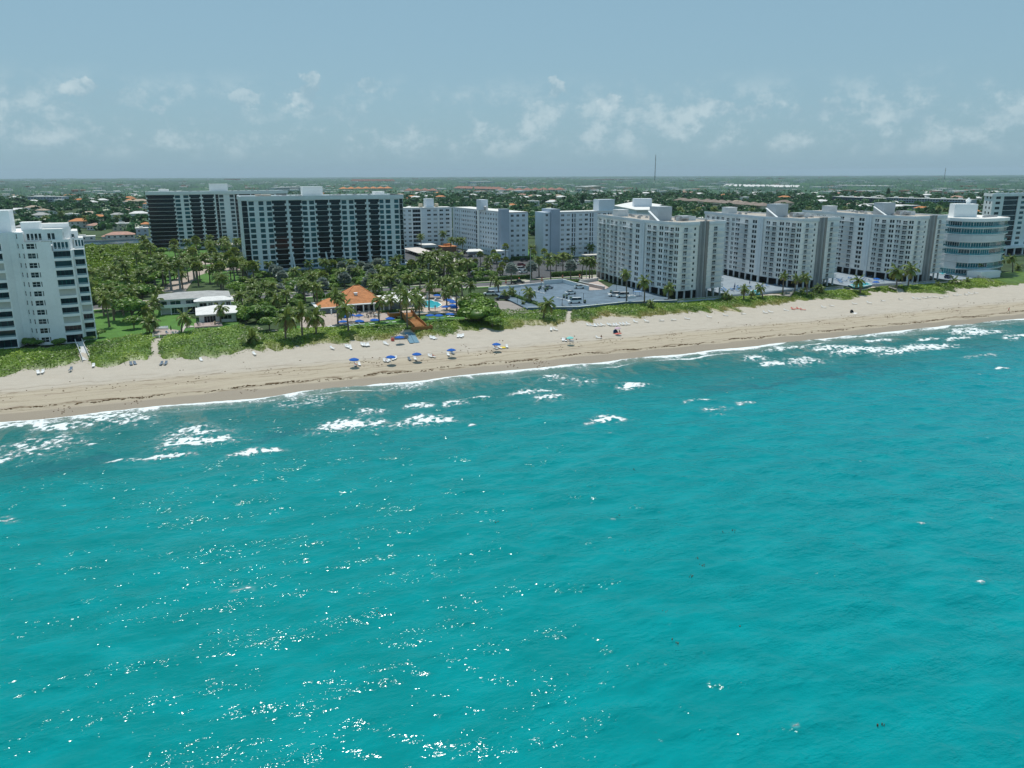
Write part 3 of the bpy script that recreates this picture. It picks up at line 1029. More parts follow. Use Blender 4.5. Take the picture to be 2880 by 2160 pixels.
# ------------------------------------------------------------------ dark glass towers
def dark_tower(F, y0, x_cols, zb, zt, floors, fh, label, x0, x1, dep, side_cols=True):
    """x_cols: list of (kind, x0, x1) in metres from x0"""
    b = Building('apartment_tower', (x0 + x1) / 2, y0 + dep / 2, zb, label)
    f = Facade(b, (x0, y0), (x1, y0), zb, zt)
    W = x1 - x0
    body_top = zt - 2.1
    base = body_top - floors * fh
    bay = MB()       # slab lines
    for k in range(floors):
        w0 = base + k * fh
        for kind, a, c in x_cols:
            a, c = a * W, c * W
            if kind == 'w':
                f.win(a - .22, c + .22, w0 + .5, w0 + fh - .25, 1, 0, m_glass_teal, m_glass_dark, .12)
            elif kind in 'bB':
                if kind == 'B': a, c = a - .45, c + .45
                f.hole(a, c, w0 + .16, w0 + fh)
                n = max(2, round((c - a) / 1.5))
                b.put('balcony_glazing', window_mesh(c - a, fh - .16, n, 0, m_glass_dark, m_glass_dark), f.P((a + c) / 2, -.9, w0 + .16), f.rz)
                mbx = MB()
                mbx.box(-(c - a) / 2, (c - a) / 2, 0, .06, 0, 1.0)
                b.put('balustrade', shared(('rail', round(c - a, 2)), lambda: mbx.mesh('balustrade', m_rail_dark)), f.P((a + c) / 2, .12, w0 + .17), f.rz)
                f.slab(bay, a - .1, c + .1, 0, .28, w0 + .03, w0 + .15)
                if kind == 'B':
                    for e0, e1 in ((a - .15, a + .75), (c - .75, c + .15)):
                        f.slab(bay, e0, e1, .0, .38, w0 + .18, w0 + 1.15)
    f.slab(bay, -.35, W + .35, 0.0, .42, body_top + .15, zt)      # deep roof band
    b.obj('slab_edge', bay, m_white2)
    f.wall('front_wall', m_white2, .9)
    # vertical fins
    fin = MB()
    for kind, a, c in x_cols:
        if kind == 'p':
            fin = MB(); f.slab(fin, a * W, c * W, 0, .30, base, body_top + .15); b.obj('fin', fin, m_white2)
    # sides: rows of windows
    for side in (0, 1):
        if side == 0:
            g = Facade(b, (x0, y0 + dep), (x0, y0), zb, zt)
        else:
            g = Facade(b, (x1, y0), (x1, y0 + dep), zb, zt)
        for k in range(floors):
            w0 = base + k * fh
            for a in (.12, .34, .56, .78):
                g.win(a * dep, a * dep + 1.7, w0 + .75, w0 + fh - .45, 1, 0, m_glass_teal, m_glass_dark, .12)
        g.wall('side_wall', m_white2, .2)
        mb = MB()
        g.slab(mb, 0, dep - 0.01, 0.0, .36, body_top + .17, zt - .01)
        b.obj('parapet', mb, m_white2)
    bk = Facade(b, (x1, y0 + dep), (x0, y0 + dep), zb, zt)
    bk.wall('rear_wall', m_white2)
    mb = MB()
    mb.quad((x0, y0, zt - .6), (x1, y0, zt - .6), (x1, y0 + dep, zt - .6), (x0, y0 + dep, zt - .6))
    b.obj('roof', mb, m_roofw)
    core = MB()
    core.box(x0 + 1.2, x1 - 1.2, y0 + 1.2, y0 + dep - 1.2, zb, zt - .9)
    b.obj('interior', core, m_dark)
    return b, f, base


B2X0, B2X1, B2Y = 22.5, 101.0, 398.0
cols2 = [('b', 0.002, .034), ('w', .045, .070), ('w', .103, .126), ('w', .150, .173), ('B', .184, .258), ('p', .266, .276), ('B', .284, .352), ('w', .362, .386), ('w', .405, .430),
         ('B', .444, .516), ('B', .532, .592), ('w', .606, .630), ('w', .652, .676), ('B', .690, .755), ('p', .762, .770), ('B', .779, .838), ('w', .848, .869), ('w', .888, .913),
         ('w', .945, .967), ('b', .976, .998)]
b2, f2, base2 = dark_tower(None, B2Y, cols2, 4.0, 40.9, 13, 2.58, 'front dark glass tower with white bands and stepped balcony blocks, nearest the palms', B2X0, B2X1, 27)
stair_head(b2, 52.5, 62.5, 408, 414, 40.3, 44.9, m_white2)
stair_head(b2, 88, 93, 404, 410, 40.3, 42.2, m_white)
stair_head(b2, 30, 37, 404, 410, 40.3, 41.3, m_roofg2, 'roof_deck')
roof_plant(b2, [(x, 402 + random.uniform(-1.5, 6), 40.3, random.uniform(1, 2.4), random.uniform(.8, 1.5), random.uniform(.5, 1.0)) for x in [32, 40, 43, 46, 49, 51, 66, 68, 70, 73, 77, 80, 84, 86]])
mb = MB()   # slanting buttresses and the podium
for fx in (.14, .278, .486, .60, .765, .935):
    x = B2X0 + fx * (B2X1 - B2X0)
    mb.beam((x - .2, B2Y - .3, 13.5), (x + .6, B2Y - 2.2, 6.6), .5, .7)
    mb.box(x - .2, x + 1.7, B2Y - 2.9, B2Y - .5, 4, 6.7)
b2.obj('buttress', mb, m_white2)
mb = MB()
mb.box(B2X0 - .5, B2X1 + 2.5, B2Y - 3.6, B2Y - 3.3, 4.0, 6.0)
mb.box(B2X0 - .5, B2X1 + 2.5, B2Y - 3.6, B2Y + 4, 6.0, 6.2)
b2.obj('podium', mb, m_bluegrey)

B3X0, B3X1, B3Y = -25.5, 62.0, 560.0
cols3 = [('B', 0.004, .185), ('w', .196, .226), ('w', .254, .283), ('B', .296, .365), ('p', .372, .378), ('B', .384, .46), ('p', .466, .471), ('b', .475, .495), ('w', .503, .528), ('w', .578, .602),
         ('b', .612, .632), ('p', .638, .643), ('B', .648, .72), ('p', .727, .732), ('B', .738, .80), ('w', .82, .845), ('w', .87, .9), ('B', .92, .99)]
b3, f3, base3 = dark_tower(None, B3Y, cols3, 4.0, 40.8, 13, 2.58, 'rear dark glass tower with white bands, partly hidden behind the front one', B3X0, B3X1, 19)
stair_head(b3, 13, 24.5, 568, 575, 40.2, 45.2, m_white2)
stair_head(b3, -18, -12, 566, 571, 40.2, 42, m_white)
roof_plant(b3, [(x, 564 + random.uniform(-1.5, 6), 40.2, random.uniform(1.2, 2.4), random.uniform(.8, 1.5), random.uniform(.5, 1.0)) for x in [-8, -4, 1, 6, 27, 31, 36, 40, 44, 50]])
# low wing in front of the rear tower
b = Building('entrance_pavilion', 25, 530, 4, 'low cream entrance pavilion between the two dark towers', 'pavilion')
mb = MB(); mb.box(8, 40, 524, 536, 4, 8.2); b.obj('wall', mb, m_bluegrey)
mb = MB(); mb.box(7, 41, 523, 537, 8.2, 8.7); b.obj('roof', mb, m_roofg2)
for k in range(8):
    b.put('window', window_mesh(2.4, 2.2, 1, 0, m_glass_teal), (10.5 + k * 4, 523.96, 5.2))


# ------------------------------------------------------------------ pinkish-white towers, three alike, end on to the beach
def beach_tower(cx, cy, ztop, label, long=72.0, g=None):
    """sea-facing corner at (cx, cy)"""
    zb, zt = 4.0, ztop
    b = Building('apartment_tower', cx + 11, cy + 33, zb, label, 'building')
    # plan, counter-clockwise from the far left corner
    Lp = [(cx + 4.0, cy + long), (cx - 2.2, cy + 22), (cx, cy)]           # long facade, far -> near
    Ep = [(cx, cy), (cx + 11.5, cy + 1.2), (cx + 23.0, cy + 3.4)]         # end facade
    Rp = [(cx + 23.0, cy + 3.4), (cx + 23.6, cy + 24), (cx + 17, cy + long)]
    nfl, fh = 11, (zt - 1.3 - (zb + 3.4)) / 11
    z1 = zb + 3.4
    wall_m, trim = m_warm, m_pale
    trimmb = MB()

    def pair(f, u0, u1, w0):
        h = fh * .66
        mid = (u0 + u1) / 2
        f.win(u0 - .3, mid - .08, w0 + .5, w0 + .5 + h, 0, 0, m_glass, m_white2, .18)
        f.win(mid + .08, u1 + .3, w0 + .5, w0 + .5 + h, 0, 0, m_glass, m_white2, .18)

    def balcony_meshes(wd):
        def slab():
            m_ = MB()
            m_.box(-wd / 2, wd / 2, -1.35, 0, 0, .16)
            return m_.mesh('balcony_slab', m_pale)

        def rail():
            m_ = MB()
            for q in range(int(wd / .28)):
                x = -wd / 2 + .05 + q * .28
                m_.box(x - .022, x + .022, -1.33, -1.30, 0, .98)
            for q in range(5):
                y = -1.25 + q * .28
                for x in (-wd / 2 + .02, wd / 2 - .02):
                    m_.box(x - .02, x + .02, y - .035, y + .035, 0, .98)
            m_.box(-wd / 2, wd / 2, -1.36, -1.26, .98, 1.06)
            m_.box(-wd / 2, -wd / 2 + .07, -1.26, 0, .98, 1.06)
            m_.box(wd / 2 - .07, wd / 2, -1.26, 0, .98, 1.06)
            return m_.mesh('railing', m_pale)
        return shared(('bs', round(wd, 1)), slab), shared(('br', round(wd, 1)), rail)

    def balcony(f, u0, u1, w0, door, k):
        sl, rl = balcony_meshes(u1 - u0)
        o = b.put('balcony', sl, f.P((u0 + u1) / 2, 0, w0 - .02), f.rz)
        r_ = link('railing', rl, o, (0, 0, .16))
        f.win(door[0], door[1], w0 + .16, w0 + fh * .80, 1, 0, m_glass, m_white2, .2, 'balcony_door')

    def long_face(A, B, near, mirror=False):
        f = Facade(b, A, B, zb, zt)
        L = f.L
        if near:   # fractions along, from the bend towards the sea
            spec_ = [('g', 0.0, .055), ('p', .13, .20), ('bal', .17, .40, .275, .375), ('p', .47, .55), ('p', .62, .69), ('bal', .66, .87, .75, .85), ('p', .90, .97)]
        else:
            spec_ = [('p', .045, .085), ('bal', .07, .205, .14, .19), ('p', .235, .275), ('p', .325, .365), ('bal', .345, .475, .415, .465), ('p', .52, .55), ('p', .585, .64), ('bal', .62, .79, .73, .785), ('p', .86, .92), ('g', .955, 1.0)]
        if mirror:
            spec_ = [(q[0],) + ((1 - q[2], 1 - q[1]) if len(q) == 3 else (1 - q[2], 1 - q[1], 1 - q[4], 1 - q[3])) for q in spec_]
        for k in range(nfl):
            w0 = z1 + k * fh
            for q in spec_:
                if q[0] == 'p': pair(f, q[1] * L, q[2] * L, w0)
                elif q[0] == 'bal':
                    balcony(f, q[1] * L, q[2] * L, w0, (q[3] * L, q[4] * L), k)
            f.slab(trimmb, 0, L, 0, .22, w0 - .10, w0 + .04)
        for q in spec_:
            if q[0] == 'g': f.slab(trimmb, q[1] * L + .02, q[2] * L, .225, .5, z1, zt)
        f.slab(trimmb, 0, L, 0, .45, zt - .75, zt + .35)
        f.z0 = z1
        f.wall('side_wall' if not near else 'near_side_wall', wall_m, .2)
        n = max(2, round(L / 5.2))
        for q in range(n + 1):
            f.slab(trimmb, q * L / n * .985, q * L / n * .985 + .55, -.55, -.02, zb, z1 - .1)
        return f

    long_face(Lp[0], Lp[1], False)
    long_face(Lp[1], Lp[2], True)
    long_face(Rp[0], Rp[1], True, True)
    long_face(Rp[1], Rp[2], False, True)
    fe1 = Facade(b, Ep[0], Ep[1], z1, zt)
    fe2 = Facade(b, Ep[1], Ep[2], z1, zt)
    for k in range(nfl):
        w0 = z1 + k * fh
        L = fe1.L
        balcony(fe1, .16 * L, .46 * L, w0, (.20 * L, .36 * L), k)
        fe1.win(.62 * L, .70 * L, w0 + .7, w0 + 1.75, 0, 0, m_glass, m_white2, .18)
        L = fe2.L
        fe2.win(.22 * L, .28 * L, w0 + .7, w0 + 1.75, 0, 0, m_glass, m_white2, .18)
        balcony(fe2, .48 * L, .98 * L, w0, (.50 * L, .67 * L), k)
        for f in (fe1, fe2): f.slab(trimmb, 0.01, f.L - .01, 0, .12, w0 - .10, w0 + .04)
    for f in (fe1, fe2):
        f.wall('sea_wall', wall_m, .2)
        f.slab(trimmb, 0, f.L, 0, .40, zt - .75, zt + .35)
        for q in np.arange(.3, f.L - .6, .62):
            f.slab(trimmb, q, q + .3, .40, .52, zt - 1.15, zt - .2)
        for q in range(4):
            f.slab(trimmb, .2 + q * (f.L - .7) / 3, .7 + q * (f.L - .7) / 3, -.6, -.02, zb, z1 - .1)
    # the tall fin on the sea end
    fin = MB()
    fe1.slab(fin, fe1.L * .82, fe1.L * .99, 0.0, .55, zb, zt + .5)
    fin2 = MB()
    fe1.slab(fin2, fe1.L * .93, fe1.L * .985, .56, 1.6, zb, zt + .6)
    b.obj('fin', fin, m_grey)
    b.obj('fin', fin2, m_grey)
    fin = MB()
    fe2.slab(fin, .03, fe2.L * .12, .56, 1.5, zb, zt + .55)
    b.obj('stair_shaft', fin, m_taupe)
    b.obj('trim', trimmb, trim)
    rear = Facade(b, Rp[2], Lp[0], zb, zt)
    rear.wall('rear_wall', wall_m)
    poly = [Lp[0], Lp[1], Lp[2], Ep[1], Ep[2], Rp[1], Rp[2]]
    mb = MB()
    mb.prism(poly, z1 - .3, z1 - .02)
    b.obj('first_floor_slab', mb, m_pale)
    ctr = (cx + 10.5, cy + long * .5)
    ins = [(ctr[0] + (x - ctr[0]) * .90, ctr[1] + (y - ctr[1]) * .955) for x, y in poly]
    mb = MB()
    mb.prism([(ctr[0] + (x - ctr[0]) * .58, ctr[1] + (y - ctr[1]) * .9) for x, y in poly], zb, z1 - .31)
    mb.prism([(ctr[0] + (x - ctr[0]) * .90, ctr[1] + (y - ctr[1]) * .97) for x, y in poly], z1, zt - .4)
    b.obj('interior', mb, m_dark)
    mb = MB()
    mb.prism(poly, zt - .3, zt - .1)
    b.obj('roof', mb, m_roofg)
    # roof furniture
    mb = MB()
    mb.prism([(cx + 2.2, cy + 19), (cx + 8.8, cy + 19), (cx + 8.8, cy + 25), (cx + 2.2, cy + 25)], zt - .1, zt + 5.4)
    b.obj('lift_tower', mb, m_boxgrey)
    mb = MB()
    mb.beam((cx + 1.2, cy + 24, zt + 3.6), (cx + 1.2, cy + 16.5, zt), 1.0, .25)
    b.obj('outside_stair', mb, m_white)
    stair_head(b, cx + 5, cx + 10, cy + 55, cy + 60, zt - .1, zt + 2.6, m_pale, 'stair_head')
    mb = MB()
    mb.box(cx + 11.5, cx + 17, cy + 17, cy + 21, zt - .1, zt + 1.7)
    mb.tube([(cx + 10.2, cy + 14.5, zt + 1.0), (cx + 13.6, cy + 15.2, zt + 1.0)], .8, 10)
    b.obj('rooftop_unit', mb, m_metal)
    mb = MB()
    mb.box(cx + 9, cx + 18, cy + 16, cy + 16.2, zt - .1, zt + 1.5)
    mb.box(cx + 18, cx + 18.2, cy + 16, cy + 23, zt - .1, zt + 1.5)
    b.obj('screen_wall', mb, m_pale)
    roof_plant(b, [(cx + random.uniform(5, 18), cy + random.uniform(5, 60), zt - .1, random.uniform(.6, 1.6), random.uniform(.6, 1.6), random.uniform(.3, .9)) for _ in range(9)])
    return b


w1 = beach_tower(168.6, 249.6, 32.6, 'nearest of three alike white balconied towers, beside the blue-grey parking deck')
w2 = beach_tower(230.4, 254.0, 32.4, 'middle of three alike white balconied towers, with a small pool at its foot')
w3 = beach_tower(287.4, 249.6, 32.2, 'rightmost of three alike white balconied towers, beside the curved glass building')
def onY(px, py, Y):
    d = raydir(px, py)
    return d[0] / d[1] * Y, CAM_H + Y / d[1] * d[2]


# ------------------------------------------------------------------ white mid-rise slabs behind the car park
def gallery_slab(name_label, A, B, zt, floors, cols, depth_vec, cut=None, ends=True, stairs=()):
    """A->B front, rows of windows with open galleries; cols = (kind, f0, f1)"""
    zb = 4.0
    b = Building('apartment_block', (A[0] + B[0]) / 2, (A[1] + B[1]) / 2, zb, name_label)
    f = Facade(b, A, B, zb, zt)
    L = f.L
    fh = (zt - .8 - (zb + .4)) / floors
    tr = MB()
    for k in range(floors):
        w0 = zb + .4 + k * fh
        for kind, a, c in cols:
            if kind == 'w':
                gm = m_glass_cur
                f.win(a * L, c * L, w0 + .95, w0 + fh - .55, 1, 0, gm, m_white2, .15)
            elif kind == 'd':
                f.hole(a * L, c * L, w0 + .2, w0 + fh - .35)
                b.put('window', window_mesh((c - a) * L, fh - .55, 1, 0, m_glass, m_white2), f.P((a + c) / 2 * L, -.6, w0 + .2), f.rz)
            elif kind == 'k':
                f.win(a * L, c * L, w0 + .5, w0 + fh - .3, 2, 0, m_glass_dark, m_grey, .3)
        f.slab(tr, .02, L - .02, 0, .16, w0 - .1, w0 + .06)
    for kind, a, c in cols:
        if kind == 'g': f.slab(tr, a * L, c * L, .165, .3, zb, zt - .3)
    f.slab(tr, -.3, L + .3, 0, .35, zt - .35, zt + .1)
    f.wall('front_wall', m_bluewhite, .7)
    b.obj('slab_edge', tr, m_white)
    A2 = (A[0] + depth_vec[0], A[1] + depth_vec[1])
    B2 = (B[0] + depth_vec[0], B[1] + depth_vec[1])
    for P0, P1, nm in ((A2, A, 'end_wall'), (B, B2, 'end_wall'), (B2, A2, 'rear_wall')):
        g = Facade(b, P0, P1, zb, zt)
        if nm == 'end_wall':
            for k in range(floors):
                w0 = zb + .4 + k * fh
                for a in (.14, .42, .70):
                    g.win(a * g.L, a * g.L + min(1.8, .2 * g.L), w0 + .95, w0 + fh - .5, 1, 0, m_glass_cur, m_white2, .12)
        g.wall(nm, m_bluewhite, .2)
    mb = MB()
    mb.prism([A, B, B2, A2], zt - .5, zt - .02)
    b.obj('roof', mb, m_roofw)
    cx, cy = (A[0] + B2[0]) / 2, (A[1] + B2[1]) / 2
    mb = MB()
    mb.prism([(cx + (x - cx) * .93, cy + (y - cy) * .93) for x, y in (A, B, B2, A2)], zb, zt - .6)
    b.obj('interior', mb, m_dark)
    return b, f


m_bluewhite = simple('cool_white_paint', (0.66, 0.715, 0.77), 0.75, 0.06, 0.15, streak=0.08)
colsM1 = []
for a in np.linspace(.02, .94, 16):
    colsM1.append(('w', a, a + .036))
colsM1 = [c for c in colsM1 if not (.60 < c[1] < .70)] + [('k', .615, .69), ('g', .60, .612), ('g', .69, .702), ('g', .25, .262), ('g', .86, .872)]
bm1, fm1 = gallery_slab('long white apartment block set back between the dark tower and the car park', (92, 506), (160.5, 503), 30.0, 9, colsM1, (1.0, 14))
stair_head(bm1, 144.5, 149.8, 508, 514, 29.9, 35.3, m_bluewhite)
for xx in (141.6, 152.4):
    mb = MB()
    mb.lathe([(0, 29.9), (1.2, 29.9), (1.2, 30.6), (1.45, 30.8), (1.45, 32.0), (1.1, 32.4), (.01, 32.4)], 12, (xx, 511))
    bm1.obj('cooling_unit', mb, simple('cream_metal', (.55, .48, .36), .6))
colsM2 = [('w', a, a + .022) for a in (.035, .075, .115, .17, .205, .245, .29, .33, .37, .415)] + [('d', .445, .475)] + [('w', a, a + .022) for a in (.53, .575, .62, .665, .71, .755, .80, .845)] + \
         [('g', .484, .52), ('d', .12, .135), ('g', .0, .02), ('g', .885, .90), ('w', .93, .95)]
bm2, fm2 = gallery_slab('white apartment block end on to the car park with blue-grey corner shaft', (160.5, 500), (164.6, 412.6), 30.2, 9, colsM2, (12.5, .5))
mb = MB()
mb.box(158.7, 163.5, 408.0, 412.4, 4, 32.2)
bm2.obj('stair_shaft', mb, m_bluegrey)
mb = MB()
mb.box(160.8, 165.4, 447, 454.5, 30.1, 36.2)
bm2.obj('lift_tower', mb, m_bluewhite)
mb = MB()
mb.lathe([(0, 30.1), (.9, 30.1), (.9, 31), (1.2, 31.3), (1.2, 32.2), (.8, 32.6), (.01, 32.6)], 12, (163, 444.5))
bm2.obj('cooling_unit', mb, m_metal)
# small two-storey annex in front of it
ba = Building('annex', 158, 404, 4, 'small two-storey white annex at the foot of the blue-grey stair shaft', 'building')
mb = MB(); mb.box(153.6, 160.2, 401, 409, 4, 9.8); ba.obj('wall', mb, m_bluewhite)
mb = MB(); mb.box(153.2, 160.6, 400.6, 409.4, 9.8, 10.1); ba.obj('roof', mb, m_roofw)
ba.put('window', window_mesh(1.6, 1.2, 1, 0), (157, 400.95, 7.6)); ba.put('window', window_mesh(1.6, 1.2, 1, 0), (156, 400.95, 5.2))

colsM3 = []
for g0 in (.04, .36, .69):
    colsM3 += [('w', g0, g0 + .055), ('w', g0 + .10, g0 + .155)]
    colsM3 += [('d', g0 + .19, g0 + .215), ('d', g0 + .235, g0 + .255)]
bm3, fm3 = gallery_slab('white apartment block with a wide blue-grey stair shaft, left of the nearest balconied tower', (194.7, 409.5), (232, 411.5), 29.9, 9, colsM3, (-.5, 12))
mb = MB()
mb.box(189.1, 194.5, 407.6, 421, 4, 31.6)
bm3.obj('stair_shaft', mb, m_bluegrey)
mb = MB()
mb.box(184.9, 189.0, 409, 421, 4, 29.9)
bm3.obj('end_bay', mb, m_bluewhite)
for k in range(9):
    bm3.put('window', window_mesh(1.5, 1.3, 1, 0, m_glass_cur, m_white2), (186.9, 408.95, 5.4 + k * 2.78))
mb = MB()
x0, _ = onY(1678, 560, 416); x1, _ = onY(1722, 560, 416)
mb.box(x0, x1, 413, 420, 29.8, 36.3)
bm3.obj('lift_tower', mb, m_bluewhite)
# fourth block, only its roofs show over the nearest balconied tower
pts = [at(px, py, 29) for px, py in [(1728, 578), (1790, 590), (1830, 590), (1860, 576), (1790, 566)]]
bm4 = Building('apartment_block', pts[0][0] + 15, pts[0][1], 4, 'white flat-roofed block whose roof shows above the nearest balconied tower')
mb = MB(); mb.prism(pts, 4, 28.6); bm4.obj('wall', mb, m_bluewhite)
ctr = (sum(p[0] for p in pts) / 5, sum(p[1] for p in pts) / 5)
mb = MB(); mb.prism([(ctr[0] + (x - ctr[0]) * 1.03, ctr[1] + (y - ctr[1]) * 1.03) for x, y in pts], 28.6, 29.1); bm4.obj('roof', mb, m_roofw)
p1, p2 = at(1783, 582, 29), at(1833, 582, 29)
mb = MB(); mb.prism([p1, p2, (p2[0] + 4, p2[1] + 9), (p1[0] + 4, p1[1] + 9)], 29.1, 34.5); bm4.obj('lift_tower', mb, m_bluewhite)

# ------------------------------------------------------------------ stepped white tower at the left edge
bl = Building('apartment_tower', -42, 258, 4, 'stepped white tower with glazed balconies at the left edge, right above the dune')
FH = 2.62


def bay_column(A, B, z0, floors, npan, shut=(), half=(), top_rail=True):
    f = Facade(bl, A, B, z0, z0 + floors * FH)
    tr = MB()
    for k in range(floors):
        w0 = z0 + k * FH
        u0, u1 = .25, f.L - .25
        f.hole(u0, u1, w0 + (.58 if k else .1), w0 + FH - .10)
        h = FH - .10 - (.58 if k else .1)
        if k in shut:
            b_ = MB()
            n = int((u1 - u0) / .22)
            for q in range(n):
                x = u0 - (u0 + u1) / 2 + q * (u1 - u0) / n
                b_.box(x, x + (u1 - u0) / n * .8, -.03, .03, 0, h)
            b_.box(-(u1 - u0) / 2, (u1 - u0) / 2, .03, .06, 0, h)
            bl.put('shutter', b_.mesh('shutter', m_shutter), f.P((u0 + u1) / 2, -.12, w0 + .58), f.rz)
        else:
            bl.put('balcony_glazing', window_mesh(u1 - u0, h, npan - 1, 0, m_glass_dark if (k * 7 + npan) % 3 else m_glass_teal, m_glass_grn, .12), f.P((u0 + u1) / 2, -1.0, w0 + (.58 if k else .1)), f.rz)
            b_ = MB()
            b_.box(-(u1 - u0) / 2, (u1 - u0) / 2, -.02, .02, 0, .42)
            b_.box(-(u1 - u0) / 2, (u1 - u0) / 2, -.04, .04, .42, .48)
            if k: bl.put('balustrade', b_.mesh('balustrade', m_rail_clear), f.P((u0 + u1) / 2, .18, w0 + .59), f.rz)
        if k:
            n = 5     # bowed fascia
            pts = [f.P(0, .02)[:2]] + [f.P(f.L * q / n, .30 + .35 * math.sin(math.pi * q / n))[:2] for q in range(n + 1)] + [f.P(f.L, .02)[:2]]
            tr.prism(pts, w0 - .12, w0 + .59)
    f.wall('front_wall', m_white, 1.0)
    if tr.v: bl.obj('balcony_fascia', tr, m_white)


def plain(A, B, z0, z1, wins=(), nm='wall'):
    f = Facade(bl, A, B, z0, z1)
    for (u0, u1, w0, w1, nv, nh, gm) in wins:
        f.win(u0, u1, w0, w1, nv, nh, gm, m_white, .15)
    f.wall(nm, m_white, .2)
    return f


Z0 = 4.0
bay_column((-66, 248.0), (-57.2, 248.0), Z0, 12, 5, shut=(3,), half=())
bay_column((-56.9, 248.0), (-48.3, 248.4), Z0, 12, 5, shut=(4, 7, 8))
plain((-48.3, 248.4), (-47.2, 251.6), Z0, Z0 + 12 * FH)
plain((-47.2, 251.6), (-45.6, 251.9), Z0, Z0 + 12 * FH)
ws2 = [(.35, .95, Z0 + k * FH + .8, Z0 + k * FH + 2.15, 0, 1, m_glass) for k in range(12)]
plain((-45.6, 251.9), (-44.3, 250.6), Z0, Z0 + 12 * FH, ws2)
plain((-44.3, 250.6), (-43.2, 249.6), Z0, Z0 + 12 * FH, [(.35, .95, Z0 + k * FH + .7, Z0 + k * FH + 2.15, 0, 1, m_glass) for k in range(11)])
plain((-43.2, 249.6), (-36.8, 249.3), Z0, Z0 + 11 * FH, [(.35, 2.35, Z0 + k * FH + .7, Z0 + k * FH + 2.2, 1, 1, m_glass) for k in range(11)] + [(2.5, 2.85, Z0 + k * FH + .7, Z0 + k * FH + 2.2, 0, 0, m_glass) for k in range(11)])
bay_column((-36.8, 249.3), (-32.2, 249.9), Z0, 10, 4, shut=(2, 5))
plain((-32.2, 249.9), (-32.1, 252.6), Z0, Z0 + 10 * FH)
bay_column((-32.1, 252.6), (-29.2, 253.2), Z0, 10, 3, shut=(3,))
# penthouse steps
plain((-36.6, 250.2), (-32.6, 250.6), Z0 + 10 * FH, Z0 + 11 * FH + .4, [(.25 + q * .93, 1.05 + q * .93, Z0 + 10 * FH + .45, Z0 + 11 * FH - .25, 0, 0, m_glass_teal) for q in range(4)])
plain((-32.6, 250.6), (-32.4, 262), Z0 + 10 * FH, Z0 + 11 * FH + .4)
plain((-32.0, 257), (-29.6, 257.3), Z0 + 10 * FH, Z0 + 11 * FH + .3, [(.15 + q * .78, .8 + q * .78, Z0 + 10 * FH + .45, Z0 + 11 * FH - .25, 0, 0, m_glass_teal) for q in range(3)])
plain((-43.2, 250.9), (-33.9, 250.8), Z0 + 11 * FH, Z0 + 12 * FH + .7, [(.6 + q * .95, 1.35 + q * .95, Z0 + 11 * FH + .4, Z0 + 12 * FH - .4, 0, 0, m_glass) for q in range(4)] + [(5.6 + q * 1.0, 6.45 + q * 1.0, Z0 + 11 * FH + .4, Z0 + 12 * FH - .4, 0, 0, m_glass) for q in range(2)])
plain((-33.9, 250.8), (-33.0, 262), Z0 + 11 * FH, Z0 + 12 * FH + .7, [(.4, 1.2, Z0 + 11 * FH + .4, Z0 + 12 * FH - .4, 0, 0, m_glass), (1.5, 2.3, Z0 + 11 * FH + .4, Z0 + 12 * FH - .4, 0, 0, m_glass)])
plain((-45.4, 262), (-33.3, 262.3), Z0 + 11 * FH, Z0 + 12 * FH + 1.6, [(7.6 + q * 1.05, 8.4 + q * 1.05, Z0 + 11 * FH + 1.1, Z0 + 12 * FH + .2, 0, 0, m_glass_teal) for q in range(4)])
plain((-33.3, 262.3), (-35.2, 275), Z0, Z0 + 12 * FH + 1.6)
plain((-33.2, 261.0), (-31.3, 261.3), Z0 + 10 * FH, Z0 + 12 * FH - .6, [(.2, 1.0, Z0 + 11 * FH - .3, Z0 + 11 * FH + 1.2, 0, 0, m_glass_teal)])
mb = MB()       # terraces, roofs and the mass behind
mb.prism([(-66, 249.2), (-48.4, 249.6), (-47.2, 252.2), (-45.8, 252.4), (-43.3, 251.0), (-43.3, 276), (-66, 276)], Z0, Z0 + 12 * FH - .3)
mb.prism([(-43.3, 251.0), (-36.8, 250.9), (-32.4, 251.1), (-32.3, 253.8), (-29.3, 254.4), (-32.2, 276), (-43.3, 276)], Z0, Z0 + 10 * FH - .1)
bl.obj('core', mb, m_white)
mb = MB()
mb.prism([(-43.2, 251), (-33.95, 250.9), (-33.05, 262), (-43.2, 262.2)], Z0 + 12 * FH + .1, Z0 + 12 * FH + .3)
mb.prism([(-45.3, 262.1), (-33.4, 262.4), (-35.2, 275), (-45.3, 275)], Z0 + 12 * FH + 1.0, Z0 + 12 * FH + 1.2)
mb.prism([(-36.55, 250.3), (-32.65, 250.7), (-32.5, 262), (-36.5, 262)], Z0 + 11 * FH - .1, Z0 + 11 * FH + .1)
mb.prism([(-32.0, 257.1), (-29.65, 257.4), (-30.9, 268), (-32.6, 268)], Z0 + 11 * FH - .1, Z0 + 11 * FH + .05)
mb.prism([(-33.1, 261.1), (-31.35, 261.4), (-32.7, 273), (-34.2, 273)], Z0 + 12 * FH - .9, Z0 + 12 * FH - .65)
bl.obj('roof', mb, m_roofw)
plain((-29.2, 253.2), (-32.1, 276), Z0, Z0 + 10 * FH, nm='side_wall')
plain((-31.3, 261.3), (-32.6, 273), Z0 + 10 * FH, Z0 + 12 * FH - .6, nm='side_wall')
stair_head(bl, -53.5, -46.8, 256, 262, Z0 + 12 * FH - .3, 41.0, m_white, 'lift_tower')
stair_head(bl, -44.3, -39.8, 255, 259, Z0 + 12 * FH + .2, 37.7, m_white, 'stair_head')
mb = MB()       # stainless railings of the terraces
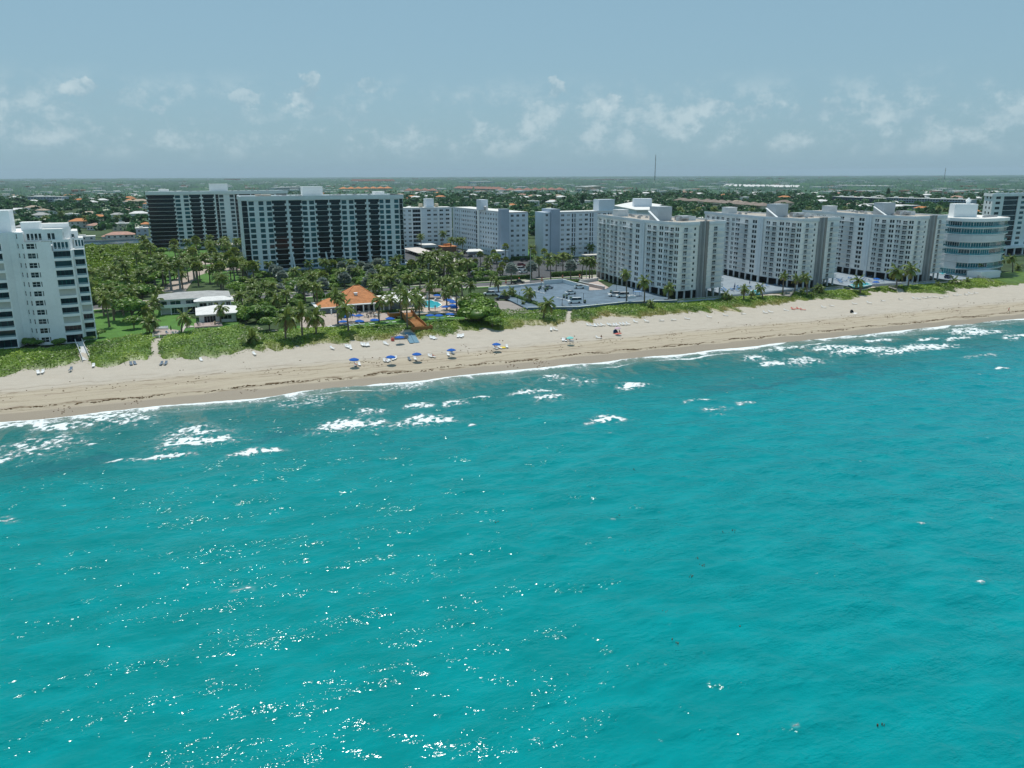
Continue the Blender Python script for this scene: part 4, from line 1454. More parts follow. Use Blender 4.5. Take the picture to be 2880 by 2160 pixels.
for (a, b2_) in [((-36.7, 249.4), (-32.3, 250.0)), ((-32.0, 252.7), (-29.3, 253.3)), ((-43.2, 249.8), (-36.9, 249.5))]:
    z = Z0 + (10 if a[0] > -40 else 11) * FH
    mb.beam((a[0], a[1], z + .85), (b2_[0], b2_[1], z + .85), .06, .06)
    for q in range(9):
        x, y = a[0] + (b2_[0] - a[0]) * q / 8, a[1] + (b2_[1] - a[1]) * q / 8
        mb.beam((x, y, z), (x, y + .001, z + .85), .06, .06)
bl.obj('railing', mb, m_white)

# ------------------------------------------------------------------ curved glass building on the right
bg_ = Building('curved_apartment_building', 342, 268, 4, 'seven-storey building with curved teal glass balcony bands and a white roof box', 'building')
arc = [(337.5, 282), (332.0, 274.5), (328.6, 266), (328.6, 259.5), (331.2, 255.4), (335.6, 253.3), (341, 252.8), (347, 253.8), (352.5, 255.4), (357.6, 257.6), (359.6, 262.5)]
ctrx = (345, 270)


def inset(pts, k):
    res = []
    for x, y in pts:
        d = Vector((ctrx[0] - x, ctrx[1] - y)).normalized() * k
        res.append((x + d.x, y + d.y))
    return res


NF, GH = 8, 3.12
tr, sh, ra = MB(), MB(), MB()
for k in range(NF):
    w0 = 4.3 + k * GH
    outer, inner = arc, inset(arc, .8)
    tr.prism(outer + [(366, 285), (345, 290)], w0 - .16, w0 + .12)
    for i in range(len(arc) - 1):
        A, B = Vector(inner[i]), Vector(inner[i + 1])
        L = (B - A).length
        if L < .6: continue
        mid = (A + B) / 2
        shut = (k in (2, 5) and i not in (0, 8, 9)) or (k == 1 and i in (1, 2))
        if not shut:
            n = max(1, round(L / 1.6))
            bg_.put('window', window_mesh(L, GH - .6, n, 0, m_glass_aqua if (i + k) % 3 else m_glass_teal, m_white, .10), (mid.x, mid.y, w0 + .14), math.atan2((B - A).y, (B - A).x))
            A2, B2 = Vector(outer[i]), Vector(outer[i + 1])
            ra.beam((A2.x, A2.y, w0 + .55), (B2.x, B2.y, w0 + .55), .04, .75)
        else:
            A2, B2 = Vector(outer[i]), Vector(outer[i + 1])
            sh = MB()
            for q in range(9):
                z = w0 + .14 + q * (GH - .45) / 9
                sh.beam((A2.x, A2.y, z + .13), (B2.x, B2.y, z + .13), .10, (GH - .45) / 9 - .03)
            bg_.obj('shutter', sh, m_pale)
tr.prism(arc + [(366, 285), (345, 290)], 4.3 + NF * GH - .3, 4.3 + NF * GH + 1.05)
bg_.obj('floor_slab', tr, m_white)
bg_.obj('balustrade', ra, rail_glass('aqua_balustrade_glass', (0.12, 0.40, 0.48), 0.5))
mb = MB(); mb.prism(inset(arc, .95) + [(364, 283), (345, 288)], 4, 4.3 + NF * GH); bg_.obj('core', mb, m_pale)
mb = MB(); mb.prism(inset(arc, .3) + [(365, 284), (345, 289)], 4.3 + NF * GH + 1.06, 4.3 + NF * GH + 1.1); bg_.obj('roof', mb, m_roofw)
mb = MB(); mb.prism([(333.2, 268), (341.5, 262.6), (346.5, 269.5), (338.2, 275)], 30.3, 36.4); bg_.obj('roof_box', mb, m_white)
mb = MB(); mb.lathe([(.9, 36.4), (.9, 37.6), (1.4, 37.6), (.01, 39.4)], 6, (342.2, 268.5)); bg_.obj('cupola', mb, m_white)
roof_plant(bg_, [(343 + q * 1.8, 260 + q * .35, 30.4, 1.1, .8, .7) for q in range(7)])
mb = MB()
mb.prism([(329.5, 246.8), (343, 247.5), (343, 253), (329.5, 254)], 4, 7.0)
bg_.obj('terrace_wall', mb, m_white)

# ------------------------------------------------------------------ dark glass and white tower cut by the right edge
bt = Building('office_like_tower', 446, 330, 4, 'white-framed tower with a dark glass centre, cut by the right edge', 'building')
X0, X1 = 430.0, 480.0
ft = Facade(bt, (X0, 322), (X1, 322), 8.5, 38.4)
fs = Facade(bt, (442.5, 337), (X0, 322), 8.5, 38.4)
sl = MB()
for k in range(10):
    w0 = 8.7 + k * 2.95
    ft.win(2.6, 6.4, w0 + .7, w0 + 2.2, 1, 0, m_glass, m_glass_dark, .15)
    ft.win(24, 27.6, w0 + .7, w0 + 2.2, 1, 0, m_glass_teal, m_glass_dark, .15)
    ft.win(32, 35.6, w0 + .7, w0 + 2.2, 1, 0, m_glass_teal, m_glass_dark, .15)
    fs.win(12.5, 15.5, w0 + .7, w0 + 2.2, 1, 0, m_glass, m_glass_dark, .15)
    fs.win(5, 8, w0 + .7, w0 + 2.2, 1, 0, m_glass, m_glass_dark, .15)
    ft.win(9.2, 21.4, w0 + .12, w0 + 2.85, 5, 0, m_glass_dark, m_glass_dark, .5, 'balcony_glazing')
    ft.slab(sl, 9.1, 21.5, -.42, -.3, w0 - .05, w0 + .05)
ft.slab(sl, -.6, ft.L, 0, .6, 37.4, 38.9)
fs.slab(sl, 0, fs.L, 0, .6, 37.4, 38.95)
ft.wall('front_wall', m_white2, .5)
fs.wall('side_wall', m_white2, .2)
bt.obj('slab_edge', sl, m_white2)
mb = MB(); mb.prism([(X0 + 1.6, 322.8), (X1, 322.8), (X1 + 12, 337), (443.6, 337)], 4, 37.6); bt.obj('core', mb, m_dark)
mb = MB(); mb.prism([(X0 - .6, 321.5), (X1, 321.5), (X1 + 12, 337.2), (442.3, 337.2)], 38.45, 38.6); bt.obj('roof', mb, m_roofw)
mb = MB()
for q in range(22): mb.box(X0 + q * 1.4, X0 + q * 1.4 + 1.0, 321.6, 322.0, 38.6, 39.3 + .2 * (q % 3))
bt.obj('roof_rail', mb, m_pale)
mb = MB(); mb.box(X0 - 5, X1, 316, 322.0, 7.8, 8.4)
for q in range(6): mb.box(X0 - 4 + q * 7, X0 - 3.3 + q * 7, 316.3, 317, 4, 7.8)
bt.obj('podium', mb, m_white2)


# ------------------------------------------------------------------ houses
m_tile_o = simple('orange_roof_tile', (0.56, 0.23, 0.09), 0.8, 0.25, 0.8, bump=.4, bscale=4)
m_tile_r = simple('red_roof_tile', (0.30, 0.155, 0.12), 0.8, 0.25, 0.5)
m_tile_p = simple('pink_roof_tile', (0.47, 0.27, 0.21), 0.8, 0.2, 0.5)
m_tile_t = simple('tan_roof_tile', (0.44, 0.35, 0.27), 0.85, 0.2, 0.5)
m_tile_b = simple('brown_roof_tile', (0.23, 0.185, 0.155), 0.85, 0.25, 0.5)
m_tile_w = simple('white_roof_tile', (0.72, 0.71, 0.69), 0.8, 0.14, 0.5)
m_tile_g = simple('grey_roof_tile', (0.38, 0.38, 0.37), 0.8, 0.2, 0.5)
m_cream = simple('cream_stucco', (0.60, 0.53, 0.40), 0.8, 0.1, 0.4)
m_wwall = simple('white_house_wall', (0.68, 0.68, 0.66), 0.8, 0.08, 0.4, streak=.1)


def hip(mb, x0, x1, y0, y1, z, h, ov=.6):
    x0, x1, y0, y1 = x0 - ov, x1 + ov, y0 - ov, y1 + ov
    w_, d_ = x1 - x0, y1 - y0
    r = min(w_, d_) / 2
    if w_ >= d_:
        a, b_ = (x0 + r, (y0 + y1) / 2, z + h), (x1 - r, (y0 + y1) / 2, z + h)
    else:
        a, b_ = ((x0 + x1) / 2, y0 + r, z + h), ((x0 + x1) / 2, y1 - r, z + h)
    v = [(x0, y0, z), (x1, y0, z), (x1, y1, z), (x0, y1, z), a, b_]
    if w_ >= d_: fs = [(0, 1, 5, 4), (1, 2, 5), (2, 3, 4, 5), (3, 0, 4), (0, 3, 2, 1)]
    else: fs = [(0, 1, 4), (1, 2, 5, 4), (2, 3, 5), (3, 0, 4, 5), (0, 3, 2, 1)]
    mb.add(v, fs)
    return mb


def house_proto(w_, d_, h_, kind, wall_m, roof_m):
    """shared meshes for a house: wall, roof, window"""
    key = ('house', w_, d_, h_, kind, wall_m.name, roof_m.name)

    def mk():
        a = MB(); a.box(-w_ / 2, w_ / 2, -d_ / 2, d_ / 2, 0, h_)
        if kind != 'flat': a.box(-w_ / 2 - 3, -w_ / 2 + .01, -d_ / 2 + 2, d_ / 2 - 2, 0, h_ * .6)
        r = MB()
        if kind == 'hip':
            hip(r, -w_ / 2, w_ / 2, -d_ / 2, d_ / 2, h_, d_ * .21)
            hip(r, -w_ / 2 - 3, -w_ / 2 + .5, -d_ / 2 + 2, d_ / 2 - 2, h_ * .6, 1.1, .4)
            hip(r, w_ * .1, w_ * .42, -d_ / 2 - 1.8, 0, h_ + .02, d_ * .17)
        else:
            r.box(-w_ / 2 - .4, w_ / 2 + .4, -d_ / 2 - .4, d_ / 2 + .4, h_, h_ + .5)
            r.box(-w_ * .2, w_ * .1, -d_ * .2, d_ * .2, h_ + .5, h_ + 1.4)
        wn = MB()
        for fl in range(max(1, int(h_ / 3))):
            n = max(2, int(w_ / 4))
            for q in range(n):
                x = -w_ / 2 + (q + .5) * w_ / n
                wn.box(x - .8, x + .8, -d_ / 2 - .06, -d_ / 2 + .05, fl * 3 + .9, fl * 3 + 2.3)
        return (a.mesh('wall', wall_m), r.mesh('roof', roof_m), wn.mesh('window_row', m_glass))
    return shared(key, mk)


def house(px, py, w_, d_, h_, kind, wall_m, roof_m, label, rz=None, group=None, name='house', xy=None):
    x, y = xy or at(px, py, 4.0)
    rz = math.atan2(-x, y) * .8 if rz is None else rz
    root = empty(name, (x, y, 4.0), rz, label, 'house', group)
    a, r, wn = house_proto(w_, d_, h_, kind, wall_m, roof_m)
    link('wall', a, root)
    link('roof', r, root)
    if group is None:
        wu = shared('house_window', lambda: window_mesh(1.6, 1.4, 1, 0, m_glass, m_white))
        for fl in range(max(1, int(h_ / 3))):
            nw = max(2, int(w_ / 4))
            for q in range(nw): link('window', wu, root, (-w_ / 2 + (q + .5) * w_ / nw, -d_ / 2 - .03, fl * 3 + .9))
    else:
        link('window_band', wn, root)
    HOUSES.append((x, y, max(w_, d_) * .6 + 2))
    return root


HOUSES = []
for (px, py, w_, d_, h_, k, wm, rm, lab) in [
    (230, 640, 19, 12, 6.2, 'hip', m_wwall, m_tile_o, 'two-storey white villa with bright orange tiled roof on the far bank of the canal'),
    (348, 648, 17, 10, 6.0, 'flat', m_cream, m_roofw, 'two-storey cream flat-roofed house beside the orange-roofed villa'),
    (340, 670, 20, 10, 3.0, 'hip', m_wwall, m_tile_p, 'low white house with a pink tiled roof right on the canal bank'),
    (237, 676, 15, 8, 2.8, 'flat', m_wwall, m_roofw, 'low flat white boathouse on the canal below the orange-roofed villa'),
    (402, 665, 9, 8, 6.5, 'flat', m_bluegrey, m_roofw, 'modern dark grey box house against the left dark tower by the canal'),
    (118, 620, 18, 14, 6.0, 'hip', m_wwall, m_tile_g, 'large white house with grey hip roof above the stepped white tower'),
    (52, 600, 24, 12, 4.5, 'hip', m_wwall, m_tile_w, 'pale green-white house with low white roof at the far left'),
    (254, 613, 17, 11, 5.5, 'hip', m_cream, m_tile_t, 'house with pale sandstone-coloured pyramid roof left of the dark tower'),
    (345, 603, 17, 11, 5.5, 'hip', m_cream, m_tile_t, 'tan-roofed house just left of the rear dark tower'),
    (372, 592, 25, 9, 4, 'hip', m_wwall, m_tile_r, 'long low house with a dull red roof left of the rear dark tower'),
    (392, 612, 20, 12, 5, 'hip', m_wwall, m_tile_w, 'white-roofed house nearest the left edge of the rear dark tower'),
    (396, 582, 26, 16, 9, 'hip', m_cream, m_tile_t, 'large brown gabled house touching the rear dark tower'),
    (100, 590, 13, 10, 4, 'hip', m_wwall, m_tile_w, 'small white pyramid-roofed house below the long white office building'),
    (150, 602, 19, 11, 4.5, 'flat', m_wwall, m_roofw, 'white flat-roofed house behind the grey hip roof at left'),
    (275, 624, 15, 9, 3.5, 'hip', m_wwall, m_tile_w, 'low white house behind the palms above the orange-roofed villa'),
    (412, 642, 9, 8, 4, 'hip', m_wwall, m_tile_o, 'small orange-roofed house squeezed beside the left edge of the rear dark tower'),
    (1505, 598, 13, 9, 3.5, 'hip', m_wwall, m_tile_o, 'house with red-orange roof in the gap between the two white slabs'),
    (1556, 570, 15, 10, 3.5, 'hip', m_cream, m_tile_p, 'pink-roofed house beyond the blue-grey stair shaft'),
    (1592, 552, 17, 11, 4, 'hip', m_wwall, m_tile_w, 'white hip-roofed house beside the two dark cypress trees'),
    (1930, 590, 16, 11, 4, 'hip', m_wwall, m_tile_w, 'bright white pyramid-roofed house between the first two balconied towers'),
    (1988, 588, 17, 12, 4, 'hip', m_wwall, m_tile_o, 'orange hip-roofed house between the first two balconied towers'),
    (1880, 598, 14, 10, 4, 'hip', m_wwall, m_tile_o, 'orange-roofed house right behind the roof plant of the nearest balconied tower'),
    (1750, 574, 13, 9, 4, 'hip', m_wwall, m_tile_o, 'small orange-roofed house above the white lift boxes'),
    (2045, 556, 30, 13, 5, 'hip', m_wwall, m_tile_o, 'wide orange-roofed house behind the row of brown-roofed apartments'),
    (1280, 572, 13, 9, 4, 'hip', m_wwall, m_tile_w, 'small white house among palms behind the left white slab'),
    (1405, 582, 15, 10, 4, 'hip', m_wwall, m_tile_o, 'orange-roofed house just above the white slab roof near the stair shaft'),
    (2440, 592, 24, 14, 6, 'hip', m_wwall, m_tile_w, 'white house behind the right balconied tower roof'),
    (2490, 598, 18, 12, 5, 'hip', m_wwall, m_tile_w, 'white house with pale tent-like roof behind the right balconied tower'),
    (2740, 606, 10, 9, 5, 'hip', m_wwall, m_tile_o, 'orange-roofed house peeping out beside the white roof box of the curved building')]:
    house(px, py, w_, d_, h_, k, wm, rm, lab)


def long_building(poly_px, zt, wall_m, roof_m, label, floors=3, hipped=False, name='apartment_block', dep=16, win=True, step=4.0):
    (ax, ay), (bx, by) = [at(px, py, 4.0) for px, py in poly_px]
    A, B = Vector((ax, ay)), Vector((bx, by))
    L = (B - A).length
    d = (B - A) / L
    n = Vector((-d.y, d.x))
    rz = math.atan2(d.y, d.x)
    root = empty(name, (ax, ay, 4.0), rz, label, 'building')
    mb = MB(); mb.box(0, L, 0, dep, 0, zt)
    link('wall', mb.mesh('wall', wall_m), root)
    mb = MB()
    if hipped:
        k = max(1, round(L / 22))
        for q in range(k): hip(mb, q * L / k + .4, (q + 1) * L / k - .4, 0 - (q % 2) * 1.2, dep, zt, dep * .22)
    else:
        mb.box(-.4, L + .4, -.4, dep + .4, zt, zt + .7)
        for q in range(int(L / 24)): mb.box(q * 24 + 8, q * 24 + 12, dep * .4, dep * .7, zt + .7, zt + 2.4)
    link('roof', mb.mesh('roof', roof_m), root)
    if win:
        mw = shared(('row', step), lambda: MB().box(-.36 * step, .36 * step, -.1, .1, 0, 1.5).mesh('window', m_glass))
        for fl in range(floors):
            for q in range(int(L / step)):
                link('window', mw, root, ((q + .5) * step, 0, fl * zt / floors + .35 * zt / floors - .2))
        mb = MB()
        for fl in range(1, floors): mb.box(0, L, -.5, 0, fl * zt / floors - .12, fl * zt / floors + .12)
        if floors > 1: link('slab_edge', mb.mesh('slab_edge', wall_m), root)
    HOUSES.extend([(ax + d.x * q + n.x * dep / 2, ay + d.y * q + n.y * dep / 2, dep * .75) for q in np.arange(0, L, dep * .6)])
    return root


m_navy = simple('slate_blue_paint', (0.10, 0.15, 0.20), 0.7, 0.2, 0.2)
long_building([(80, 573), (180, 573)], 12, m_bluegrey, m_roofw, 'long white-roofed office building half hidden in the trees at far left', 3, step=6)
long_building([(318, 530), (432, 528)], 7, m_wwall, m_roofw, 'very long flat white warehouse roof far off beyond the left trees', 1, dep=60, win=False)
long_building([(1892, 580), (1960, 583)], 9, m_cream, m_tile_b, 'brown-roofed two-storey apartment row left of the bigger brown row', 2, True)
long_building([(1965, 586), (2140, 603)], 10, m_cream, m_tile_b, 'long brown-roofed apartment row behind the middle balconied tower', 2, True)
long_building([(2183, 592), (2232, 592)], 10, m_cream, m_tile_b, 'end block of brown-roofed apartments right of the roof box of the middle balconied tower', 2, True)
long_building([(2340, 573), (2480, 580)], 11, m_navy, m_roofw, 'left wing of the slate-blue apartment complex', 4)
long_building([(2490, 580), (2725, 588)], 12, m_bluegrey, m_roofw, 'long slate-blue four-storey apartment complex with white roofs', 4)
long_building([(2435, 592), (2560, 598)], 8, m_navy, m_roofw, 'low slate-blue wing in front of the apartment complex', 2)
long_building([(1136, 549), (1225, 549)], 11, m_wwall, m_tile_r, 'left cluster of white villas with dull red roofs far behind the white slabs', 3, True, dep=26, step=7)
long_building([(1275, 541), (1395, 545)], 12, m_wwall, m_tile_r, 'middle cluster of white villas with dull red roofs', 3, True, dep=26, step=7)
long_building([(1405, 548), (1590, 546)], 11, m_wwall, m_tile_r, 'right and longest cluster of white villas with dull red roofs', 3, True, dep=26, step=7)
long_building([(1395, 556), (1430, 556)], 9, m_wwall, m_roofw, 'small white flat-roofed building below the red-roofed villas', 2, dep=20)
long_building([(1645, 545), (1690, 541)], 17, m_cream, m_roofw, 'pale cream mansion-like block above the right white slab', 3, dep=26, step=7)
long_building([(1622, 548), (1634, 548)], 14, m_wwall, m_roofw, 'narrow white building left of the cream block', 2, dep=18)
long_building([(1718, 546), (1770, 546)], 9, m_wwall, m_roofw, 'white flat building with a thin spire above the white roofs', 2, dep=26, step=7)
long_building([(2345, 531), (2500, 534)], 11, m_wwall, m_roofw, 'long white school-like building beyond the slate-blue complex', 2, dep=30, step=8)
long_building([(780, 543), (853, 541)], 15, m_wwall, m_roofw, 'white building with small square windows between the two dark tower roofs', 3, dep=30, step=5)
long_building([(1335, 519), (1395, 518)], 14, m_bluegrey, m_roofw, 'blue-grey office building far beyond the red-roofed villas', 2, dep=50, win=False)
long_building([(1640, 509), (1790, 508)], 14, m_tile_p, m_roofw, 'pinkish long building on the horizon right of centre', 2, dep=80, win=False)
long_building([(1912, 508), (1948, 508)], 16, m_wwall, m_roofw, 'white block near the horizon right of the radio mast', 2, dep=60, win=False)
long_building([(2030, 529), (2240, 533)], 7, m_wwall, m_tile_w, 'spread of white rooftops above the brown-roofed apartments', 1, True, dep=30, win=False)
long_building([(985, 513), (1100, 513)], 10, m_tile_p, m_tile_r, 'far red-roofed complex near the horizon above the front dark tower', 1, True, dep=60, win=False)
long_building([(960, 542), (1105, 540)], 11, m_cream, m_tile_o, 'orange-red roofs just behind the roof of the front dark tower', 1, True, dep=24, win=False)
long_building([(630, 509), (665, 509)], 20, m_tile_p, m_tile_r, 'dull red block near the horizon above the rear dark tower', 1, dep=60, win=False)

# radio masts
for (px, ytop, dist, lab) in [(1842, 435, 5200, 'tall thin radio mast standing above the horizon, right of centre'), (2657, 472, 6000, 'smaller radio mast on the horizon at right')]:
    d = Vector(raydir(px, 495)); d.z = 0; d.normalize()
    x, y = d.x * dist, d.y * dist
    zt_ = height_at(px, ytop, x, y)
    t_ = empty('radio_mast', (x, y, 4), 0, lab, 'mast')
    mb = MB()
    for a in range(3):
        mb.tube([(2.2 * math.cos(a * 2.094), 2.2 * math.sin(a * 2.094), 0), (1.2 * math.cos(a * 2.094), 1.2 * math.sin(a * 2.094), zt_ - 4)], [.9, .6], 5)
    link('lattice', mb.mesh('lattice', m_taupe), t_)
    mb = MB(); mb.tube([(0, 0, (zt_ - 4) * .18), (0, 0, (zt_ - 4) * .24)], 3.5, 6); mb.tube([(0, 0, (zt_ - 4) * .8), (0, 0, (zt_ - 4) * .86)], 2.6, 6)
    link('antenna', mb.mesh('antenna', m_taupe), t_)
# ------------------------------------------------------------------ broadleaf crowns
def crown_arrays(seed, rx, ry, rz, nq, leaf, lobes=8):
    rs = np.random.default_rng(seed)
    C = rs.normal(0, 1, (lobes, 3))
    C /= np.linalg.norm(C, axis=1, keepdims=True)
    C[:, 2] = np.abs(C[:, 2]) * .9 - .15
    C *= rs.uniform(.35, .62, (lobes, 1))
    rr = rs.uniform(.34, .55, lobes)
    li = rs.integers(0, lobes, nq)
    dv = rs.normal(0, 1, (nq, 3))
    dv /= np.linalg.norm(dv, axis=1, keepdims=True)
    dv[:, 2] = np.where(dv[:, 2] < -.35, -dv[:, 2], dv[:, 2])
    P = C[li] + dv * (rr[li] * rs.uniform(.78, 1.06, nq))[:, None]
    inside = np.zeros(nq, bool)
    for j in range(lobes):
        inside |= (np.linalg.norm(P - C[j], axis=1) < rr[j] * .72)
    P, dv, li = P[~inside], dv[~inside], li[~inside]
    S = np.array([rx, ry, rz])
    q, f = leaf_quads(P * S, dv, leaf, rs)
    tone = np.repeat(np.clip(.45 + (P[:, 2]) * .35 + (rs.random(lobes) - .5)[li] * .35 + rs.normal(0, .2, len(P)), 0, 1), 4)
    return q, f, tone


ICO = None


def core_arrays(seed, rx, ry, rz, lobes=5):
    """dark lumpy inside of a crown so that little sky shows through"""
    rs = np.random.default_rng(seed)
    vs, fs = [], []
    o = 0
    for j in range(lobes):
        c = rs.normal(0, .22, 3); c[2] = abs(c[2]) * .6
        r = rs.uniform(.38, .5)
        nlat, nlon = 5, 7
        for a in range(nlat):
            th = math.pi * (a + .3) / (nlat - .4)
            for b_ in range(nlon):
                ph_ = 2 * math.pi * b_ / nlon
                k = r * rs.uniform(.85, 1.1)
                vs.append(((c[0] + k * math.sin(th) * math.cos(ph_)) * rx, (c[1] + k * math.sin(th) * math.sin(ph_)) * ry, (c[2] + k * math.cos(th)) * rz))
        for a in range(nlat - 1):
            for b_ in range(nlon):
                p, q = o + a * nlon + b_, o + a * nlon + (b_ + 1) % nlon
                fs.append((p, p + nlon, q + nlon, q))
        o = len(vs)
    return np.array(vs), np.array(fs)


def tree_crown(seed, rx, ry, rz, nq, leaf, mat, lobes=8):
    q, f, tone = crown_arrays(seed, rx, ry, rz, nq, leaf, lobes)
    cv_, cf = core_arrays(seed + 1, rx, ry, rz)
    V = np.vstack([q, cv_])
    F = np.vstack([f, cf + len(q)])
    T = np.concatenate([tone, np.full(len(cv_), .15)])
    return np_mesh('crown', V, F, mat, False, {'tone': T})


def trunk_mesh(h, r, forks=3, seed=0):
    rs = random.Random(seed)
    mb = MB()
    mb.tube([(0, 0, -.3), (.05, .03, h * .35), (rs.uniform(-.3, .3), rs.uniform(-.3, .3), h * .7)], [r * 1.2, r, r * .75], 6)
    for k in range(forks):
        a = 6.283 * k / forks + rs.random()
        mb.tube([(0, 0, h * .45), (math.cos(a) * h * .15, math.sin(a) * h * .15, h * .75), (math.cos(a) * h * .3, math.sin(a) * h * .3, h)], [r * .6, r * .4, r * .15], 5)
    return mb.mesh('trunk', m_bark)


CROWNS = [tree_crown(100 + k, 1, 1, .78, 1500, .17, M_LEAF) for k in range(4)]
CROWNS_G = [tree_crown(200 + k, 1, 1, .75, 1700, .13, M_LEAF2) for k in range(3)]
TRUNKS = [trunk_mesh(1.0, .05, 3, k) for k in range(2)]


def tree(x, y, r, h, label, group=None, mats='L', name='broadleaf_tree', sq=1.0):
    root = empty(name, (x, y, 3.95), random.uniform(0, 6.28), label, 'tree', group)
    cm = random.choice(CROWNS if mats == 'L' else CROWNS_G)
    rv = h * .5
    if name in ('sea_grape_tree', 'shrub', 'bush'): link('crown', cm, root, (0, 0, h * .38), random.uniform(0, 6.28), (r * 1.1, r * sq * 1.1, h * .66))
    else: link('crown', cm, root, (0, 0, h - rv * .75), random.uniform(0, 6.28), (r, r * sq, rv))
    link('trunk', random.choice(TRUNKS), root, (0, 0, 0), 0, (h * .8, h * .8, h * .8))
    return root


# ------------------------------------------------------------------ palms
def frond_arrays(L, droop, rise, nseg=9, wid=.75, seed=0, fold=.35, wind=0.0):
    """one feathered leaf growing along +x from the origin: rib and narrow leaflets on both sides"""
    rs = random.Random(seed)
    pts = []
    x = z = y = 0.0
    ang = rise
    for i in range(nseg + 1):
        pts.append((x, y, z))
        s = L / nseg
        x += math.cos(ang) * s
        z += math.sin(ang) * s
        y += wind * s * (i / nseg)
        ang -= droop / nseg * (0.5 + 1.2 * i / nseg)
    vs, fs = [], []
    for i in range(nseg):
        p, q = Vector(pts[i]), Vector(pts[i + 1])
        w_ = .05 * (1 - i / nseg) + .02
        o = len(vs)
        vs += [tuple(p + Vector((0, w_, 0))), tuple(p - Vector((0, w_, 0))), tuple(q - Vector((0, w_ * .8, 0))), tuple(q + Vector((0, w_ * .8, 0)))]
        fs.append((o, o + 1, o + 2, o + 3))
        if i == 0: continue
        t_ = i / nseg
        ll = wid * L * .36 * (math.sin(math.pi * min(1, t_ * .86 + .14)) ** .6) * rs.uniform(.85, 1.1)
        d = (q - p).normalized()
        for side in (-1, 1):
            for sub in (0, .5):
                b0 = p + (q - p) * sub
                b1 = p + (q - p) * (sub + .42)
                tip = b0 + d * ll * .55 + Vector((0, side * ll * .8, -ll * (fold + .5 * t_) * rs.uniform(.7, 1.3)))
                tip2 = b1 + d * ll * .6 + Vector((0, side * ll * .78, -ll * (fold + .5 * t_) * rs.uniform(.7, 1.3)))
                o = len(vs)
                vs += [tuple(b0), tuple(b1), tuple(tip2 * .98 + tip * .02), tuple(tip)]
                fs.append((o, o + 1, o + 2, o + 3))
    return np.array(vs), np.array(fs)


def palm_mat(name, dark, mid, light):
    return leaf_material(name, dark, mid, light, False, 0.42)


M_PALM = palm_mat('palm_leaves', (0.048, 0.098, 0.020), (0.135, 0.205, 0.038), (0.30, 0.35, 0.085))
M_PALMY = palm_mat('yellowing_palm_leaves', (0.09, 0.11, 0.02), (0.22, 0.22, 0.045), (0.42, 0.36, 0.09))
M_PALMD = palm_mat('dead_palm_leaves', (0.13, 0.095, 0.05), (0.22, 0.165, 0.09), (0.33, 0.26, 0.16))
M_SILV = palm_mat('silver_palm_leaves', (0.10, 0.15, 0.135), (0.22, 0.28, 0.25), (0.40, 0.45, 0.41))
m_ptrunk = simple('palm_trunk', (0.20, 0.165, 0.13), 0.9, 0.3, 3)
m_rtrunk = simple('grey_palm_trunk', (0.34, 0.33, 0.31), 0.85, 0.2, 2)
m_nut = simple('coconut', (0.20, 0.13, 0.04), 0.6, 0.3, 3)

FROND = [np_mesh('frond', *frond_arrays(1.0, d, r, seed=k, wind=wv), m_) for k, (d, r, m_, wv) in enumerate(
    [(1.5, .9, M_PALM, .12), (1.7, .55, M_PALM, .2), (1.6, .2, M_PALM, .1), (1.3, -.15, M_PALM, .15), (1.2, -.5, M_PALMY, .1), (.8, -.95, M_PALMD, 0), (1.0, 1.25, M_PALM, .1)])]


def join_arrays(parts):
    V, F, o = [], [], 0
    for v, f in parts:
        V.append(v); F.append(f + o); o += len(v)
    return np.vstack(V), np.vstack(F)


def rot_arr(v, rz, s=1.0):
    c, s_ = math.cos(rz), math.sin(rz)
    return np.stack([(v[:, 0] * c - v[:, 1] * s_) * s, (v[:, 0] * s_ + v[:, 1] * c) * s, v[:, 2] * s], 1)


def crown_palm(seed, n=17, mat=None, L=1.0, low=False, wide=.75):
    rs = random.Random(seed)
    parts = []
    for i in range(n):
        t_ = i / (n - 1)
        rise = 1.25 - t_ * (1.9 if not low else 1.5) + rs.uniform(-.1, .1)
        droop = 1.5 - .5 * t_ + rs.uniform(-.2, .2)
        v, f = frond_arrays(L * rs.uniform(.85, 1.08), droop, rise, 7, wide, seed * 31 + i, wind=.12)
        # the sea breeze pushes the leaves to one side
        a = i * 2.399 + rs.uniform(-.2, .2)
        parts.append((rot_arr(v, a), f))
    V, F = join_arrays(parts)
    V[:, 0] += -.10 * np.clip(V[:, 2] + .4, 0, 1.5) * 0 + .0
    return np_mesh('crown', V, F, mat or M_PALM)


def fan_crown(seed, n=34, mat=None, leafr=.36):
    rs = random.Random(seed)
    vs, fs = [], []
    for i in range(n):
        a = i * 2.399
        e = 1.35 - 2.0 * (i / n) + rs.uniform(-.15, .15)
        d = Vector((math.cos(a) * math.cos(e), math.sin(a) * math.cos(e), math.sin(e)))
        base = d * .50
        u = Vector((-math.sin(a), math.cos(a), 0))
        w_ = d.cross(u).normalized()
        o = len(vs)
        m = 8
        vs.append(tuple(base * .3)); 
        vs.append(tuple(base))
        for k in range(m + 1):
            t_ = -1.75 + 3.5 * k / m
            r = leafr * rs.uniform(.85, 1.1)
            p = base + (d * math.cos(t_) + u * math.sin(t_)) * r + w_ * (.05 * ((k % 2) * 2 - 1)) - Vector((0, 0, .10 * abs(t_)))
            vs.append(tuple(p))
            if k: fs.append((o + 1, o + 1 + k, o + 2 + k, o + 2 + k))
        fs.append((o, o + 1, o + 2 + m // 2, o + 2 + m // 2))
    F = [(a, b_, c) for a, b_, c, _ in fs]
    return np_mesh('crown', np.array(vs), np.array(F), mat or M_PALM)


